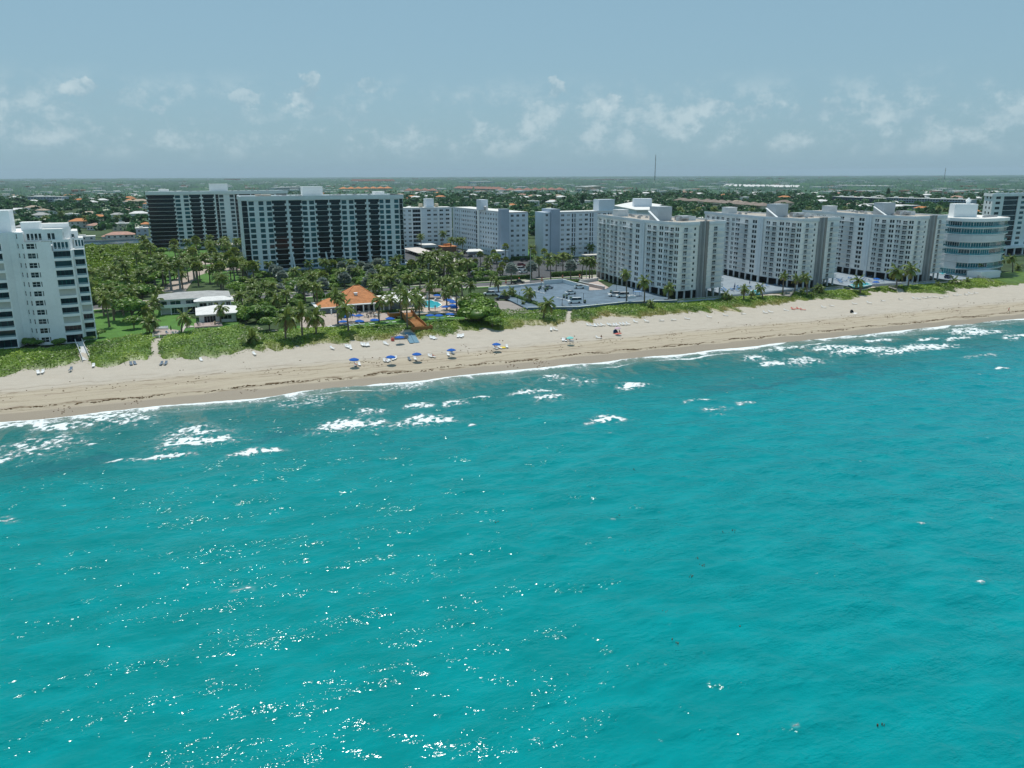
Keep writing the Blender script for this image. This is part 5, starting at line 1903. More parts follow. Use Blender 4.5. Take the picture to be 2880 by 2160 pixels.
PALMC = [crown_palm(k, 20) for k in range(5)]
PALMF = [fan_crown(50 + k) for k in range(3)]
SILVC = [fan_crown(70 + k, 46, M_SILV, .44) for k in range(3)]
ROYAL = [crown_palm(90 + k, 16, None, 1.0, True, .9) for k in range(2)]


def ptrunk(seed, bend, m, swell=1.0):
    rs = random.Random(seed)
    mb = MB()
    pts, rad = [], []
    for i in range(8):
        t_ = i / 7
        pts.append((bend * t_ * t_, 0, t_ * 1.0 if i else -.05))
        rad.append(.022 * (1.5 - .75 * t_ if i else 2.0) * swell)
    mb.tube(pts, rad, 7)
    for i in range(1, 13):       # leaf scars
        t_ = i / 13
        mb.tube([(bend * t_ * t_, 0, t_ - .006), (bend * t_ * t_, 0, t_ + .006)], .0255 * (1.5 - .75 * t_) * swell, 7)
    return mb.mesh('trunk', m)


PTR = [ptrunk(k, b_, m_ptrunk) for k, b_ in enumerate((.0, .06, .14, -.05))]
RTR = [ptrunk(9, 0, m_rtrunk, 1.7)]
NUTS = MB()
for k in range(7):
    a = k * .9
    NUTS.tube([(.16 * math.cos(a), .16 * math.sin(a), -.28), (.2 * math.cos(a), .2 * math.sin(a), -.02)], [.10, .13], 6)
NUTS = NUTS.mesh('coconuts', m_nut)
PALMS_PLACED = []


def palm(x, y, z, h, label, kind='coconut', R_=None, group=None, lean=None, fronds=False, name=None):
    nm = name or {'coconut': 'coconut_palm', 'fan': 'fan_palm', 'silver': 'silver_fan_palm', 'royal': 'royal_palm', 'low': 'young_palm'}[kind]
    az_ = random.uniform(0, 6.28) if lean is None else lean
    root = empty(nm, (x, y, z), az_, label, 'palm tree', group)
    R_ = R_ or random.uniform(3.0, 3.7)
    if kind in ('royal',): tr = RTR[0]
    elif kind in ('silver', 'fan'): tr = PTR[0]
    else: tr = random.choice(PTR)
    # scale trunk: height h, girth fixed
    g_ = 8.5 if kind != 'silver' else 13
    link('trunk', tr, root, (0, 0, 0), 0, (g_ if kind != 'coconut' else 9.5, 9.5, h))
    bx = {PTR[0].name: 0, PTR[1].name: .06, PTR[2].name: .14, PTR[3].name: -.05}.get(tr.name, 0) * (g_ if kind != 'coconut' else 9.5)
    if fronds:
        n = 18
        for i in range(n):
            t_ = i / (n - 1)
            m_ = FROND[6] if i < 2 else FROND[min(5, int(t_ * 5.4))]
            if i == n - 1 and random.random() < .5: m_ = FROND[5]
            elif m_ is FROND[5]: m_ = FROND[4]
            fo = link('frond', m_, root, (bx, 0, h), i * 2.399 + random.uniform(-.25, .25), R_ * random.uniform(.86, 1.1))
            fo.rotation_euler = (random.uniform(-.15, .15), random.uniform(-.1, .1), i * 2.399 + random.uniform(-.25, .25))
        link('coconuts', NUTS, root, (bx, 0, h), random.uniform(0, 6), 1.1)
    else:
        src = {'coconut': PALMC, 'low': PALMC, 'fan': PALMF, 'silver': SILVC, 'royal': ROYAL}[kind]
        link('crown', random.choice(src), root, (bx, 0, h), random.uniform(0, 6.28), R_)
    PALMS_PLACED.append((x, y))
    return root


def palm_px(bx, by, cx, cy, label, kind='coconut', z=4.0, R_=None, group=None, fronds=False, **kw):
    x, y = at(bx, by, z)
    if y < 262: z = float(ground_z(x, y)); x, y = at(bx, by, z)
    h = max(1.2, height_at(cx, cy, x, y) - z)
    return palm(x, y, z, h, label, kind, R_, group, fronds=fronds, **kw)


FP = [  # base x, y, crown x, y, radius, label, kind
    (511, 941, 508, 893, 3.3, 'coconut palm with pale trunk at the right end of the small beach terrace', 'coconut'),
    (422, 941, 421, 906, 2.9, 'leftmost of the two bushy palms beside the beach stairs', 'coconut'),
    (433, 938, 436, 900, 2.9, 'bushy palm touching the left side of the beach terrace', 'coconut'),
    (621, 911, 619, 867, 2.9, 'palm rising in front of the low white beach house roof', 'coconut'),
    (804, 959, 799, 889, 4.3, 'big palm on the dune left of the clubhouse, standing nearest the sand', 'coconut'),
    (851, 952, 847, 871, 3.9, 'tall palm on the dune, left one of the close pair by the clubhouse', 'coconut'),
    (890, 945, 890, 889, 4.2, 'spreading palm on the dune, right one of the close pair by the clubhouse', 'coconut'),
    (981, 941, 974, 865, 4.0, 'tall dark-trunked palm in front of the orange roof', 'coconut'),
    (951, 915, 942, 828, 3.0, 'leaning palm in front of the left wing of the orange-roofed clubhouse', 'coconut'),
    (951, 917, 950, 838, 2.6, 'second slender palm crowded against the left wing of the clubhouse', 'coconut'),
    (1066, 908, 1059, 845, 3.1, 'palm at the right corner of the orange roof', 'coconut'),
    (1100, 880, 1096, 841, 3.1, 'palm in front of the clubhouse wing, right of the orange roof', 'coconut'),
    (1129, 902, 1124, 812, 3.3, 'tallest palm beside the upper end of the wooden stairs', 'coconut'),
    (1146, 930, 1144, 832, 4.2, 'large palm growing right beside the blue beach mat', 'coconut'),
    (1169, 885, 1165, 830, 3.2, 'palm between the wooden stairs and the pool', 'coconut'),
    (1180, 900, 1178, 848, 3.3, 'palm on the lawn right below the pool wall', 'coconut'),
    (1207, 880, 1211, 800, 2.8, 'slim tall palm in front of the turquoise pool', 'coconut'),
    (1257, 878, 1252, 821, 3.0, 'palm between the blue pool umbrellas', 'coconut'),
    (1285, 885, 1276, 800, 3.6, 'tall palm at the right edge of the pool terrace', 'coconut'),
    (1300, 880, 1304, 845, 3.2, 'yellowish palm leaning over the big green shrub', 'coconut'),
    (1402, 826, 1404, 793, 2.6, 'small palm at the corner of the parking deck wall', 'coconut'),
    (1378, 815, 1372, 778, 2.6, 'palm behind the wall at the left corner of the parking deck', 'coconut'),
    (1444, 839, 1443, 817, 2.3, 'small palm on the left edge of the parking deck', 'coconut'),
    (1488, 854, 1487, 821, 3.3, 'tidy round palm in front of the blue-grey parking deck', 'coconut'),
    (1528, 902, 1530, 854, 3.6, 'lone palm standing in the dune plants below the parking deck', 'coconut'),
    (1421, 840, 1421, 826, 2.5, 'short palm in the hedge beside the parked dark pickup', 'coconut'),
    (1471, 863, 1470, 850, 1.2, 'tiny palm at the end of the parking deck hedge', 'low'),
    (1762, 855, 1763, 772, 2.8, 'tallest palm in front of the nearest balconied tower, left one of three', 'coconut'),
    (1812, 859, 1811, 790, 3.4, 'full-crowned palm in front of the nearest balconied tower, middle one of three', 'coconut'),
    (1880, 849, 1882, 809, 3.3, 'palm at the sea corner of the nearest balconied tower', 'coconut'),
    (1830, 872, 1829, 851, 2.2, 'short scrubby palm in the dune plants near the nearest tower', 'low'),
    (2043, 851, 2047, 827, 2.3, 'small palm beside the white fence right of the nearest tower', 'coconut'),
    (2058, 850, 2058, 842, 2.6, 'low spreading palm sunk in the dune plants', 'low'),
    (2091, 846, 2095, 811, 2.5, 'palm in front of the small pool, left one', 'coconut'),
    (2112, 844, 2114, 822, 1.8, 'short palm in front of the small pool', 'coconut'),
    (2145, 846, 2150, 809, 2.8, 'palm leaning right in front of the small pool', 'coconut'),
    (2201, 828, 2206, 775, 2.6, 'palm before the middle tower, first of four from the left', 'coconut'),
    (2234, 830, 2241, 782, 2.7, 'palm before the middle tower, second of four from the left', 'coconut'),
    (2269, 838, 2278, 780, 3.0, 'palm before the middle tower, third of four, closest to the sand', 'coconut'),
    (2310, 797, 2319, 771, 3.3, 'palm before the middle tower, rightmost of four', 'coconut'),
    (2254, 832, 2254, 817, 1.9, 'short palm below the middle tower corner', 'low'),
    (2295, 832, 2297, 812, 2.2, 'left one of two low bushy palms right of the middle tower', 'coconut'),
    (2304, 832, 2310, 808, 2.4, 'right one of two low bushy palms right of the middle tower', 'coconut'),
    (2419, 828, 2425, 789, 3.3, 'lone dark palm on the dune between the middle and right towers', 'coconut'),
    (2520, 817, 2530, 762, 4.3, 'big palm on the sand edge before the right tower, left of the pair', 'coconut'),
    (2552, 817, 2571, 758, 4.0, 'big palm leaning right before the right tower, right of the pair', 'coconut'),
    (2633, 808, 2634, 797, 1.7, 'short palm at the corner of the right tower fence', 'low'),
    (2673, 803, 2676, 790, 3.0, 'scrubby palm beside the parked blue car at right', 'low'),
    (2719, 800, 2720, 790, 2.4, 'scrubby low palm near the long boardwalk at right', 'low'),
    (2729, 771, 2730, 756, 2.2, 'small palm in front of the curved glass building', 'coconut'),
    (2749, 778, 2751, 742, 2.8, 'left of two joined palms before the curved building', 'coconut'),
    (2760, 773, 2765, 730, 3.0, 'right of two joined palms before the curved building', 'coconut'),
    (2801, 762, 2808, 732, 3.0, 'palm at the right corner of the curved building', 'coconut'),
    (2812, 762, 2825, 728, 2.8, 'palm leaning right, beside the corner of the curved building', 'coconut'),
    (2847, 769, 2856, 726, 3.0, 'palm near the right edge of the picture by the brown wall', 'coconut'),
    (2862, 765, 2867, 750, 2.6, 'short palm at the far right on the dune', 'coconut'),
    (704, 889, 704, 845, 3.6, 'palm above the shrubs right of the beach houses', 'coconut'),
    (784, 880, 782, 841, 3.0, 'palm in the shrubs between the beach houses and clubhouse', 'coconut'),
    (710, 963, 713, 948, 4.4, 'low sprawling palm with fallen grey fronds at the dune edge', 'low'),
    (443, 850, 443, 815, 3.6, 'palm hanging over the left end of the big white roof', 'coconut'),
    (432, 889, 428, 850, 3.6, 'palm left of the two-storey white house', 'coconut'),
    (412, 900, 411, 872, 3.3, 'palm with drooping crown left of the house lawn', 'coconut'),
    (308, 919, 304, 843, 3.0, 'slender palm alone on the lawn beside the stepped white tower', 'coconut'),
]
for i, (bx, by, cx, cy, rr_, lab, kd) in enumerate(FP):
    palm_px(bx, by, cx, cy, lab, kd, R_=rr_, fronds=True)

for (bx, by, cx, cy, lab) in [(482, 815, 480, 752, 'royal palm at the left bend of the driveway, thickest trunk'), (508, 816, 506, 743, 'royal palm standing in the middle of the driveway view'),
                              (459, 797, 450, 728, 'royal palm left of the driveway beside the silver palm'), (547, 790, 541, 733, 'tall royal palm right of the driveway, left of a close pair'),
                              (554, 786, 556, 742, 'royal palm right of the driveway, right of a close pair'), (1068, 828, 1066, 792, 'thick-trunked palm beside the road behind the orange roof, left one'),
                              (1099, 826, 1096, 784, 'thick-trunked palm beside the road behind the orange roof, right one'), (520, 760, 521, 722, 'royal palm in front of the low white entrance by the rear dark tower'),
                              (436, 800, 434, 762, 'royal palm at the edge of the mangroves')]:
    palm_px(bx, by, cx, cy, lab, 'royal', R_=3.6)
for (bx, by, cx, cy, lab) in [(1037, 826, 1033, 797, 'silver fan palm by the road above the orange roof'), (970, 812, 970, 784, 'largest silver fan palm in the belt below the front dark tower'),
                              (908, 820, 907, 800, 'silver fan palm left of the orange roof'), (850, 832, 851, 811, 'silver-green fan palm at the left of the belt by the road'),
                              (785, 825, 787, 815, 'small silver shrub-like fan palm above the white roofs'), (416, 796, 415, 788, 'silver fan palm at the mangrove edge'),
                              (1438, 800, 1436, 757, 'tall silver fan palm at the car park entrance'), (1605, 792, 1604, 748, 'tall silver fan palm by the road right of the entrance'),
                              (1110, 822, 1112, 797, 'silver fan palm half hidden behind thick palm trunks'), (1495, 785, 1496, 752, 'silver fan palm left of the grey lamp post by the car park')]:
    palm_px(bx, by, cx, cy, lab, 'silver', R_=3.3)

CAR_PARK_PALMS = [(1185, 705, 1186, 664), (1242, 706, 1242, 656), (1268, 718, 1266, 674), (1288, 718, 1287, 675), (1301, 721, 1298, 675), (1351, 749, 1349, 716), (1389, 740, 1388, 711),
                  (1422, 752, 1415, 694), (1423, 754, 1423, 732), (1451, 726, 1451, 702), (1337, 752, 1336, 737), (1398, 755, 1397, 729), (1371, 764, 1371, 746), (1382, 771, 1382, 727),
                  (1413, 774, 1413, 747), (1407, 779, 1406, 762), (1489, 722, 1487, 697), (1514, 719, 1512, 675), (1564, 718, 1564, 689), (1557, 718, 1555, 684), (1607, 722, 1606, 697),
                  (1626, 719, 1626, 694), (1666, 722, 1667, 694), (1516, 779, 1511, 729), (1549, 788, 1549, 737), (1583, 770, 1583, 718), (1564, 774, 1564, 724), (1636, 785, 1636, 733),
                  (1658, 785, 1660, 732), (1665, 784, 1666, 740), (1500, 745, 1500, 712), (1530, 742, 1530, 708), (1540, 760, 1540, 720), (1600, 760, 1600, 722)]
for i, (bx, by, cx, cy) in enumerate(CAR_PARK_PALMS):
    kd = 'fan' if i in (5, 6, 7, 8, 10, 11, 14, 15, 9, 31, 30) else 'coconut'
    palm_px(bx, by, cx, cy, 'palm planted among the parked cars between the road and white slabs', kd, R_=2.4 if kd == 'fan' else 3.1, group='palms around the car park')

# belts of palms and shrubs either side of the road
rsx = random.Random(3)


def scatter(n, xr, yr, mind, avoid=()):
    got = []
    for _ in range(n * 30):
        if len(got) >= n: break
        x, y = rsx.uniform(*xr), rsx.uniform(*yr)
        if any((x - a) ** 2 + (y - b_) ** 2 < mind ** 2 for a, b_ in got): continue
        if any((x - a) ** 2 + (y - b_) ** 2 < (mind * .7) ** 2 for a, b_ in PALMS_PLACED): continue
        if any(x0 < x < x1 and y0 < y < y1 for x0, x1, y0, y1 in avoid): continue
        got.append((x, y))
    return got


for x, y in scatter(32, (24, 108), (334, 388), 5.4):
    k = rsx.choice(['coconut', 'coconut', 'coconut', 'fan', 'low'])
    h = rsx.uniform(4, 7.5) if k != 'low' else rsx.uniform(1.5, 3.5)
    palm(x, y, 4, h, 'palm in the dense belt between the road and the front dark tower', k, rsx.uniform(2.6, 3.6), 'palms below the front dark tower')
for x, y in scatter(20, (-8, 24), (332, 385), 4.6, [(-20, 8, 326, 350)]):
    palm(x, y, 4, rsx.uniform(6, 10.5), 'palm in the garden between the driveway and the front dark tower', rsx.choice(['coconut', 'coconut', 'fan']), rsx.uniform(2.8, 3.6), 'palms beside the driveway')
for x, y in scatter(12, (20, 112), (336, 384), 5):
    palm(x, y, 4, rsx.uniform(2.5, 5), 'silver fan palm in the dense belt below the front dark tower', 'silver', rsx.uniform(2.6, 3.3), 'silver palms below the front dark tower')
for x, y in scatter(17, (98, 117), (328, 366), 4.0, []):
    palm(x, y, 4, rsx.uniform(6, 11), 'palm in the clump hiding the near end of the long carport', 'coconut', rsx.uniform(3.0, 3.8), 'palms by the long carport')
for x, y in scatter(12, (-40, -18), (322, 385), 5):
    palm(x, y, 4, rsx.uniform(6, 11), 'palm at the mangrove edge left of the driveway', 'coconut', rsx.uniform(3.0, 3.8), 'palms left of the driveway')
for x, y in scatter(9, (-34, -22), (285, 312), 4):
    palm(x, y, 4, rsx.uniform(6, 9), 'palm in the row beside the road right of the stepped tower', 'coconut', rsx.uniform(2.6, 3.2), 'palms beside the stepped tower')
for x, y in scatter(12, (60, 98), (285, 309), 4, [(66, 92, 260, 297)]):
    palm(x, y, 4, rsx.uniform(5, 8.5), 'palm between the pool pergola and the road', 'coconut', rsx.uniform(2.8, 3.4), 'palms between pool and road')
for x, y in scatter(12, (12, 40), (282, 309), 4):
    palm(x, y, 4, rsx.uniform(5, 8.5), 'palm in the shrubs behind the beach houses and clubhouse', 'coconut', rsx.uniform(2.8, 3.4), 'palms behind the clubhouse')
for x, y in scatter(34, (-28, 20), (352, 520), 5.5, [(-8, 3, 352, 400)]):
    palm(x, y, 4, rsx.uniform(6, 11), 'palm on the grounds between driveway and rear dark tower', rsx.choice(['coconut', 'coconut', 'fan']), 3.3, 'palms on the rear tower grounds')
for x, y in scatter(22, (-28, 20), (400, 520), 6):
    tree(x, y, rsx.uniform(3, 4.6), rsx.uniform(4, 7), 'leafy tree on the grounds before the rear dark tower', 'trees on the rear tower grounds', rsx.choice('LG'))
for x, y in scatter(14, (-10, 50), (500, 545), 6, [(4, 44, 520, 540)]):
    palm(x, y, 4, rsx.uniform(6, 9), 'palm on the lawn in front of the rear dark tower', 'coconut', 3.3, 'palms before the rear dark tower')
for x, y in scatter(10, (178.5, 184), (418, 520), 5):
    palm(x, y, 4, rsx.uniform(8, 13), 'tall palm in the gap between the two white slabs', 'coconut', 3.3, 'palms between the white slabs')

# trees and shrubs
BIG = [  # px, py of base, radius m, height m, label
    (1345, 905, 6.2, 6.5, 'big round sea grape thicket between the pool and the parking deck, front part'),
    (1360, 885, 6.0, 7.5, 'big round sea grape thicket between the pool and the parking deck, rear part'),
    (1325, 885, 4.6, 6.6, 'sea grape thicket part beside the pool umbrellas'),
    (1385, 915, 3.6, 3.6, 'low sea grape lobe spilling onto the dune below the grey car park'),
    (1325, 905, 4.6, 6.2, 'sea grape thicket part at the left front, above the lawn'),
    (1372, 898, 4.8, 5.6, 'sea grape thicket part touching the grey car park'),
    (1340, 862, 4.4, 6.6, 'sea grape thicket part behind the white parked vehicle'),
    (735, 905, 4.8, 6.0, 'dense tree just right of the low beach house'),
    (757, 930, 4.2, 4.6, 'round dark shrub at the dune edge right of the beach houses'),
    (690, 850, 5.2, 7.5, 'large light green tree behind the right end of the white roofs'),
    (730, 850, 4.8, 7.0, 'light green tree above the shrubs left of the clubhouse'),
    (665, 835, 4.4, 6.4, 'light green tree touching the back of the white roofs'),
    (770, 868, 4.2, 5.2, 'bushy tree between the beach house and clubhouse'),
    (372, 905, 5.6, 8.5, 'dense dark tree left of the house lawn'),
    (345, 880, 6.2, 10, 'large spreading tree near the mangroves'),
    (398, 865, 5.5, 9, 'tree behind the palms left of the white roofs'),
    (376, 925, 3.6, 4.4, 'round dark bush on the lawn beside the stepped tower'),
    (330, 850, 6.0, 9, 'tree beside the road at the mangrove edge'),
    (812, 900, 3.6, 4.4, 'shrub under the palms left of the clubhouse terrace'),
    (278, 950, 2.2, 2.6, 'small green bush by the corner of the stepped tower'),
    (252, 962, 1.8, 1.8, 'low clipped bush right of the balcony column'),
    (1395, 742, 4.5, 6.0, 'grey-green round tree in front of the white annex'),
    (1322, 775, 3.6, 7.0, 'dark thin-crowned tree at the near end of the carport'),
]
for (px, py, r_, h_, lab) in BIG:
    x, y = at(px, py, 4)
    tree(x, y, r_, h_, lab, None, 'G' if 'sea grape' in lab or 'shrub' in lab or 'light green' in lab else 'L', 'sea_grape_tree' if 'sea grape' in lab else 'broadleaf_tree')
for x, y in scatter(58, (18, 110), (330, 393), 5.2):
    tree(x, y, rsx.uniform(2.6, 4.2), rsx.uniform(3.2, 5.6), 'round shrub in the dense belt below the front dark tower', 'shrubs below the front dark tower', rsx.choice('LG'), 'shrub')
for x, y in scatter(15, (-14, 60), (284, 303), 4.8, [(-14, 11, 270, 304)]):
    tree(x, y, rsx.uniform(2.4, 3.6), rsx.uniform(3, 5), 'green shrub in the garden strip between the road and the clubhouse', 'shrubs along the road', rsx.choice('LG'), 'shrub')
for x, y in scatter(16, (58, 96), (296, 309), 3.6):
    tree(x, y, rsx.uniform(1.8, 2.8), rsx.uniform(2.2, 3.8), 'green shrub behind the pool pergola', 'shrubs behind the pergola', rsx.choice('LG'), 'shrub')
for x, y in scatter(12, (12, 24), (262, 284), 4):
    tree(x, y, rsx.uniform(2.4, 3.4), rsx.uniform(3.5, 5.5), 'thick shrub filling the gap between beach house and clubhouse', 'shrubs beside the beach house', 'G', 'shrub')
for x, y in scatter(22, (98, 128), (330, 380), 4.6):
    tree(x, y, rsx.uniform(2.2, 3.4), rsx.uniform(3, 5), 'shrub under the palms near the long carport', 'shrubs by the carport', rsx.choice('LG'), 'shrub')
for x, y in scatter(22, (-66, -8), (326, 400), 6.5, [(-28, 8, 326, 356)]):
    tree(x, y, rsx.uniform(3.5, 5.2), rsx.uniform(5, 8), 'tree in the grove between mangroves and driveway', 'trees left of the driveway', rsx.choice('LG'))
# clipped bushes at the foot of the stepped tower
for (px, py, r_, h_, lab) in [(80, 972, 2.3, 2.9, 'largest dark rounded bush at the foot of the stepped tower, leftmost'), (106, 972, 1.7, 2.2, 'bright clipped bush at the foot of the stepped tower, middle'),
                              (168, 970, 1.9, 2.3, 'dark bush against the blank wall of the stepped tower')]:
    x, y = at(px, py, 4)
    tree(x, y, r_, h_, lab, None, 'L', 'bush')


def hedge(x0, x1, y0, y1, h, label, m=None):
    """clipped hedge: lumpy box with leaves"""
    L, W = x1 - x0, y1 - y0
    A = 2 * (L + W) * h + L * W
    n = int(min(14000, A * 9))
    rs = np.random.default_rng(int(abs(x0 * 13 + y0 * 7)) + 3)
    t_ = rs.random(n)
    pT = L * W / A
    top = t_ < pT
    side = ~top
    X = rs.uniform(x0, x1, n); Y = rs.uniform(y0, y1, n); Z = np.full(n, h) + rs.normal(0, .07, n)
    wch = rs.random(n) < L / (L + W)
    Z = np.where(side, rs.uniform(0, h, n), Z)
    Y = np.where(side & wch, np.where(rs.random(n) < .6, y0, y1), Y)
    X = np.where(side & ~wch, np.where(rs.random(n) < .5, x0, x1), X)
    nr = np.where(top[:, None], [0, 0, 1.0], np.where(wch[:, None], [0, -1.0, .3], [-1.0, 0, .3]))
    q, f = leaf_quads(np.stack([X, Y, Z + 4.0], 1), nr, .36, rs)
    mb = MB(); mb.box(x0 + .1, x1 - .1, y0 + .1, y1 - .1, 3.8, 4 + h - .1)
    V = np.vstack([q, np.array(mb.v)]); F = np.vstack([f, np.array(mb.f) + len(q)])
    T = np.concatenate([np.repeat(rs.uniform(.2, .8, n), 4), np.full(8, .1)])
    return tag(link('hedge', np_mesh('hedge', V, F, m or M_HEDGE, False, {'tone': T})), label, 'hedge')


hedge(154, 215, 329.5, 332, 2.2, 'long dark clipped hedge between the road and the right car park')
hedge(104, 142, 327.9, 330, 1.8, 'clipped hedge between the road and the left car park')
hedge(84, 100, 305.2, 308, 1.6, 'light green clipped hedge left of the parking deck by the road')
hedge(150, 156, 304, 309, 1.6, 'short block of hedge in the notch behind the parking deck')
hedge(112.5, 114.4, 247, 283, 1.3, 'thin ragged hedge along the left side of the parking deck')
hedge(165.5, 178, 408.5, 411, 1.6, 'low hedge at the foot of the left white slab end')
hedge(57, 70, 262.5, 264.6, .9, 'low hedge in front of the clubhouse terrace')
hedge(28, 112, 391.5, 394, 1.4, 'long dark hedge along the podium of the front dark tower')

# ------------------------------------------------------------------ mangrove wood: one closed canopy
def canopy(n, region, rr, hh, matl, seed, nq=150, leaf=.26, cores=True):
    """region(rs) -> x, y ; crowns merged in one mesh"""
    rs = np.random.default_rng(seed)
    protos = [crown_arrays(seed + 5 + k, 1, 1, .8, nq, leaf, 6) for k in range(5)]
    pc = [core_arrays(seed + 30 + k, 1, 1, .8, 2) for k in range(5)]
    V, F, T, o = [], [], [], 0
    for i in range(n):
        p = region(rs)
        if p is None: continue
        x, y = p
        r = rs.uniform(*rr); h = rs.uniform(*hh)
        q, f, tone = protos[i % 5]
        a = rs.uniform(0, 6.28)
        c_, s_ = math.cos(a), math.sin(a)
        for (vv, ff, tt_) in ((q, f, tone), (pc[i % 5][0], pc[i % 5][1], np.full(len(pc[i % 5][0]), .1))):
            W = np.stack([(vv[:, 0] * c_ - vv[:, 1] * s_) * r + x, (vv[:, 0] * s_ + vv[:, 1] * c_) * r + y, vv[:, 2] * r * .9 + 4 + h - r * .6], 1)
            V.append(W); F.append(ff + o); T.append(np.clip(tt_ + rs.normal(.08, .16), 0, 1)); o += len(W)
    return np.vstack(V), np.vstack(F), np.concatenate(T)


mg_poly = [at(px, py, 4) for px, py in [(225, 705), (330, 698), (440, 692), (440, 790), (420, 800), (400, 860), (250, 870), (225, 800)]]


def inpoly(x, y, poly):
    c = False
    j = len(poly) - 1
    for i in range(len(poly)):
        if (poly[i][1] > y) != (poly[j][1] > y) and x < (poly[j][0] - poly[i][0]) * (y - poly[i][1]) / (poly[j][1] - poly[i][1]) + poly[i][0]: c = not c
        j = i
    return c


def mreg(rs):
    for _ in range(40):
        x, y = rs.uniform(-120, 0), rs.uniform(320, 650)
        if (inpoly(x, y, mg_poly) or (-110 < x < -27 and 345 < y < 560)) and not (x > -24 and y > 350) and y < 560: return x, y
    return None


V_, F_, T_ = canopy(1050, mreg, (2.6, 4.6), (3.6, 5.6), M_MANG, 61, 260, .21)
tag(link('mangrove_wood', np_mesh('mangrove_wood', V_, F_, M_MANG, False, {'tone': T_})), 'dense low olive-green mangrove wood filling the land behind the stepped tower', 'mangrove wood', kind='stuff')

# ------------------------------------------------------------------ canal
m_canal, tc, bc = new_mat('canal_water')
tc.put(bc.inputs['Base Color'], (0.012, 0.05, 0.06))
bc.inputs['Roughness'].default_value = 0.12
tc.put(bc.inputs['Normal'], tc.bump(tc.noise(tc.pos(), .8, 3), .3, .4))
cn = [at(px, py, 4) for px, py in [(100, 694), (440, 682), (440, 670), (330, 674), (100, 684)]]
tag(sheet('canal', None, 4.10, m_canal, world_pts=cn), kind='structure')
mb = MB()
p1, p2 = at(215, 683.5, 4), at(440, 672, 4)
mb.beam((p1[0], p1[1], 4.4), (p2[0], p2[1], 4.4), 1.2, 1.6)
tag(mb.obj('canal_bank_wall', m_grey), 'dark concrete bank wall along the far side of the canal', 'wall')

# ------------------------------------------------------------------ town trees: single trees first, the rest as one wood
HX = np.array([(a, b_, c) for a, b_, c in HOUSES])
FORW = Vector((math.sin(YAW), math.cos(YAW)))
rs = np.random.default_rng(99)


def town_point(rs, d0, d1, azr=(-14, 57), p=1.0):
    for _ in range(60):
        az_ = R(rs.uniform(*azr))
        d = (rs.uniform(d0 ** p, d1 ** p)) ** (1 / p)
        x, y = d * math.sin(az_), d * math.cos(az_)
        if y < 330: continue
        if x < 0 and y < 690 and y > 300: continue
        if x < 70 and y < 600: continue
        if az_ < R(1) and rs.random() < (.72 if d < 800 else .45 if d < 1300 else 0): continue
        if 88 < x < 262 and y < 540: continue
        if x > 250 and y < 345 and x < 480: continue
        if len(HX) and np.any(np.hypot(HX[:, 0] - x, HX[:, 1] - y) < HX[:, 2] * .9): continue
        # keep the line of sight onto near house fronts open
        return x, y
    return None


FARCROWN = [tree_crown(300 + k, 1, 1, .78, 420, .27, M_FAR) for k in range(5)]
FPOS = []
n = 0
while n < 210:
    p = town_point(rs, 430, 1000, p=1.2)
    if p is None: break
    if any((p[0] - a) ** 2 + (p[1] - b_) ** 2 < 81 for a, b_ in FPOS): continue
    FPOS.append(p)
    n += 1
    r_, h_ = rs.uniform(4.0, 8.0), rs.uniform(6, 11)
    root = empty('town_tree', (p[0], p[1], 3.95), rs.uniform(0, 6.28), 'leafy tree among the houses behind the towers', 'tree', 'trees among the houses')
    link('crown', FARCROWN[n % 5], root, (0, 0, h_ - 3.2), rs.uniform(0, 6.28), (r_, r_, r_ * .8))
    link('trunk', TRUNKS[0], root, (0, 0, 0), 0, (h_ * .7,) * 3)
for n in range(90):
    p = town_point(rs, 480, 950, p=1.2)
    if p is None: continue
    palm(p[0], p[1], 4, rs.uniform(8, 13), 'palm rising among the houses behind the towers', 'coconut', 4.0, 'palms among the houses')
for (px, py, ytop, lab) in [(1637, 590, 543, 'tall dark cypress-like tree, right one of two'), (1600, 590, 556, 'shorter dark cypress-like tree, left one of two'), (2495, 560, 527, 'dark pointed pine above the slate-blue complex')]:
    x, y = at(px, py, 4)
    h_ = height_at(px, ytop, x, y) - 4
    root = empty('cypress_tree', (x, y, 4), 0, lab, 'tree')
    link('crown', FARCROWN[0], root, (0, 0, h_ * .55), 0, (4.2, 4.2, h_ * .62))
    link('trunk', TRUNKS[1], root, (0, 0, 0), 0, (h_ * .5,) * 3)


def treg(rs):
    return town_point(rs, 430, 2100, (-15, 58), 1.25)


V_, F_, T_ = canopy(5200, treg, (4.5, 9.0), (5.5, 11), M_FAR, 71, 44, .55)
tag(link('town_wood', np_mesh('town_wood', V_, F_, M_FAR, False, {'tone': T_})), 'closed green mass of trees covering the town behind the beachfront', 'trees', kind='stuff')

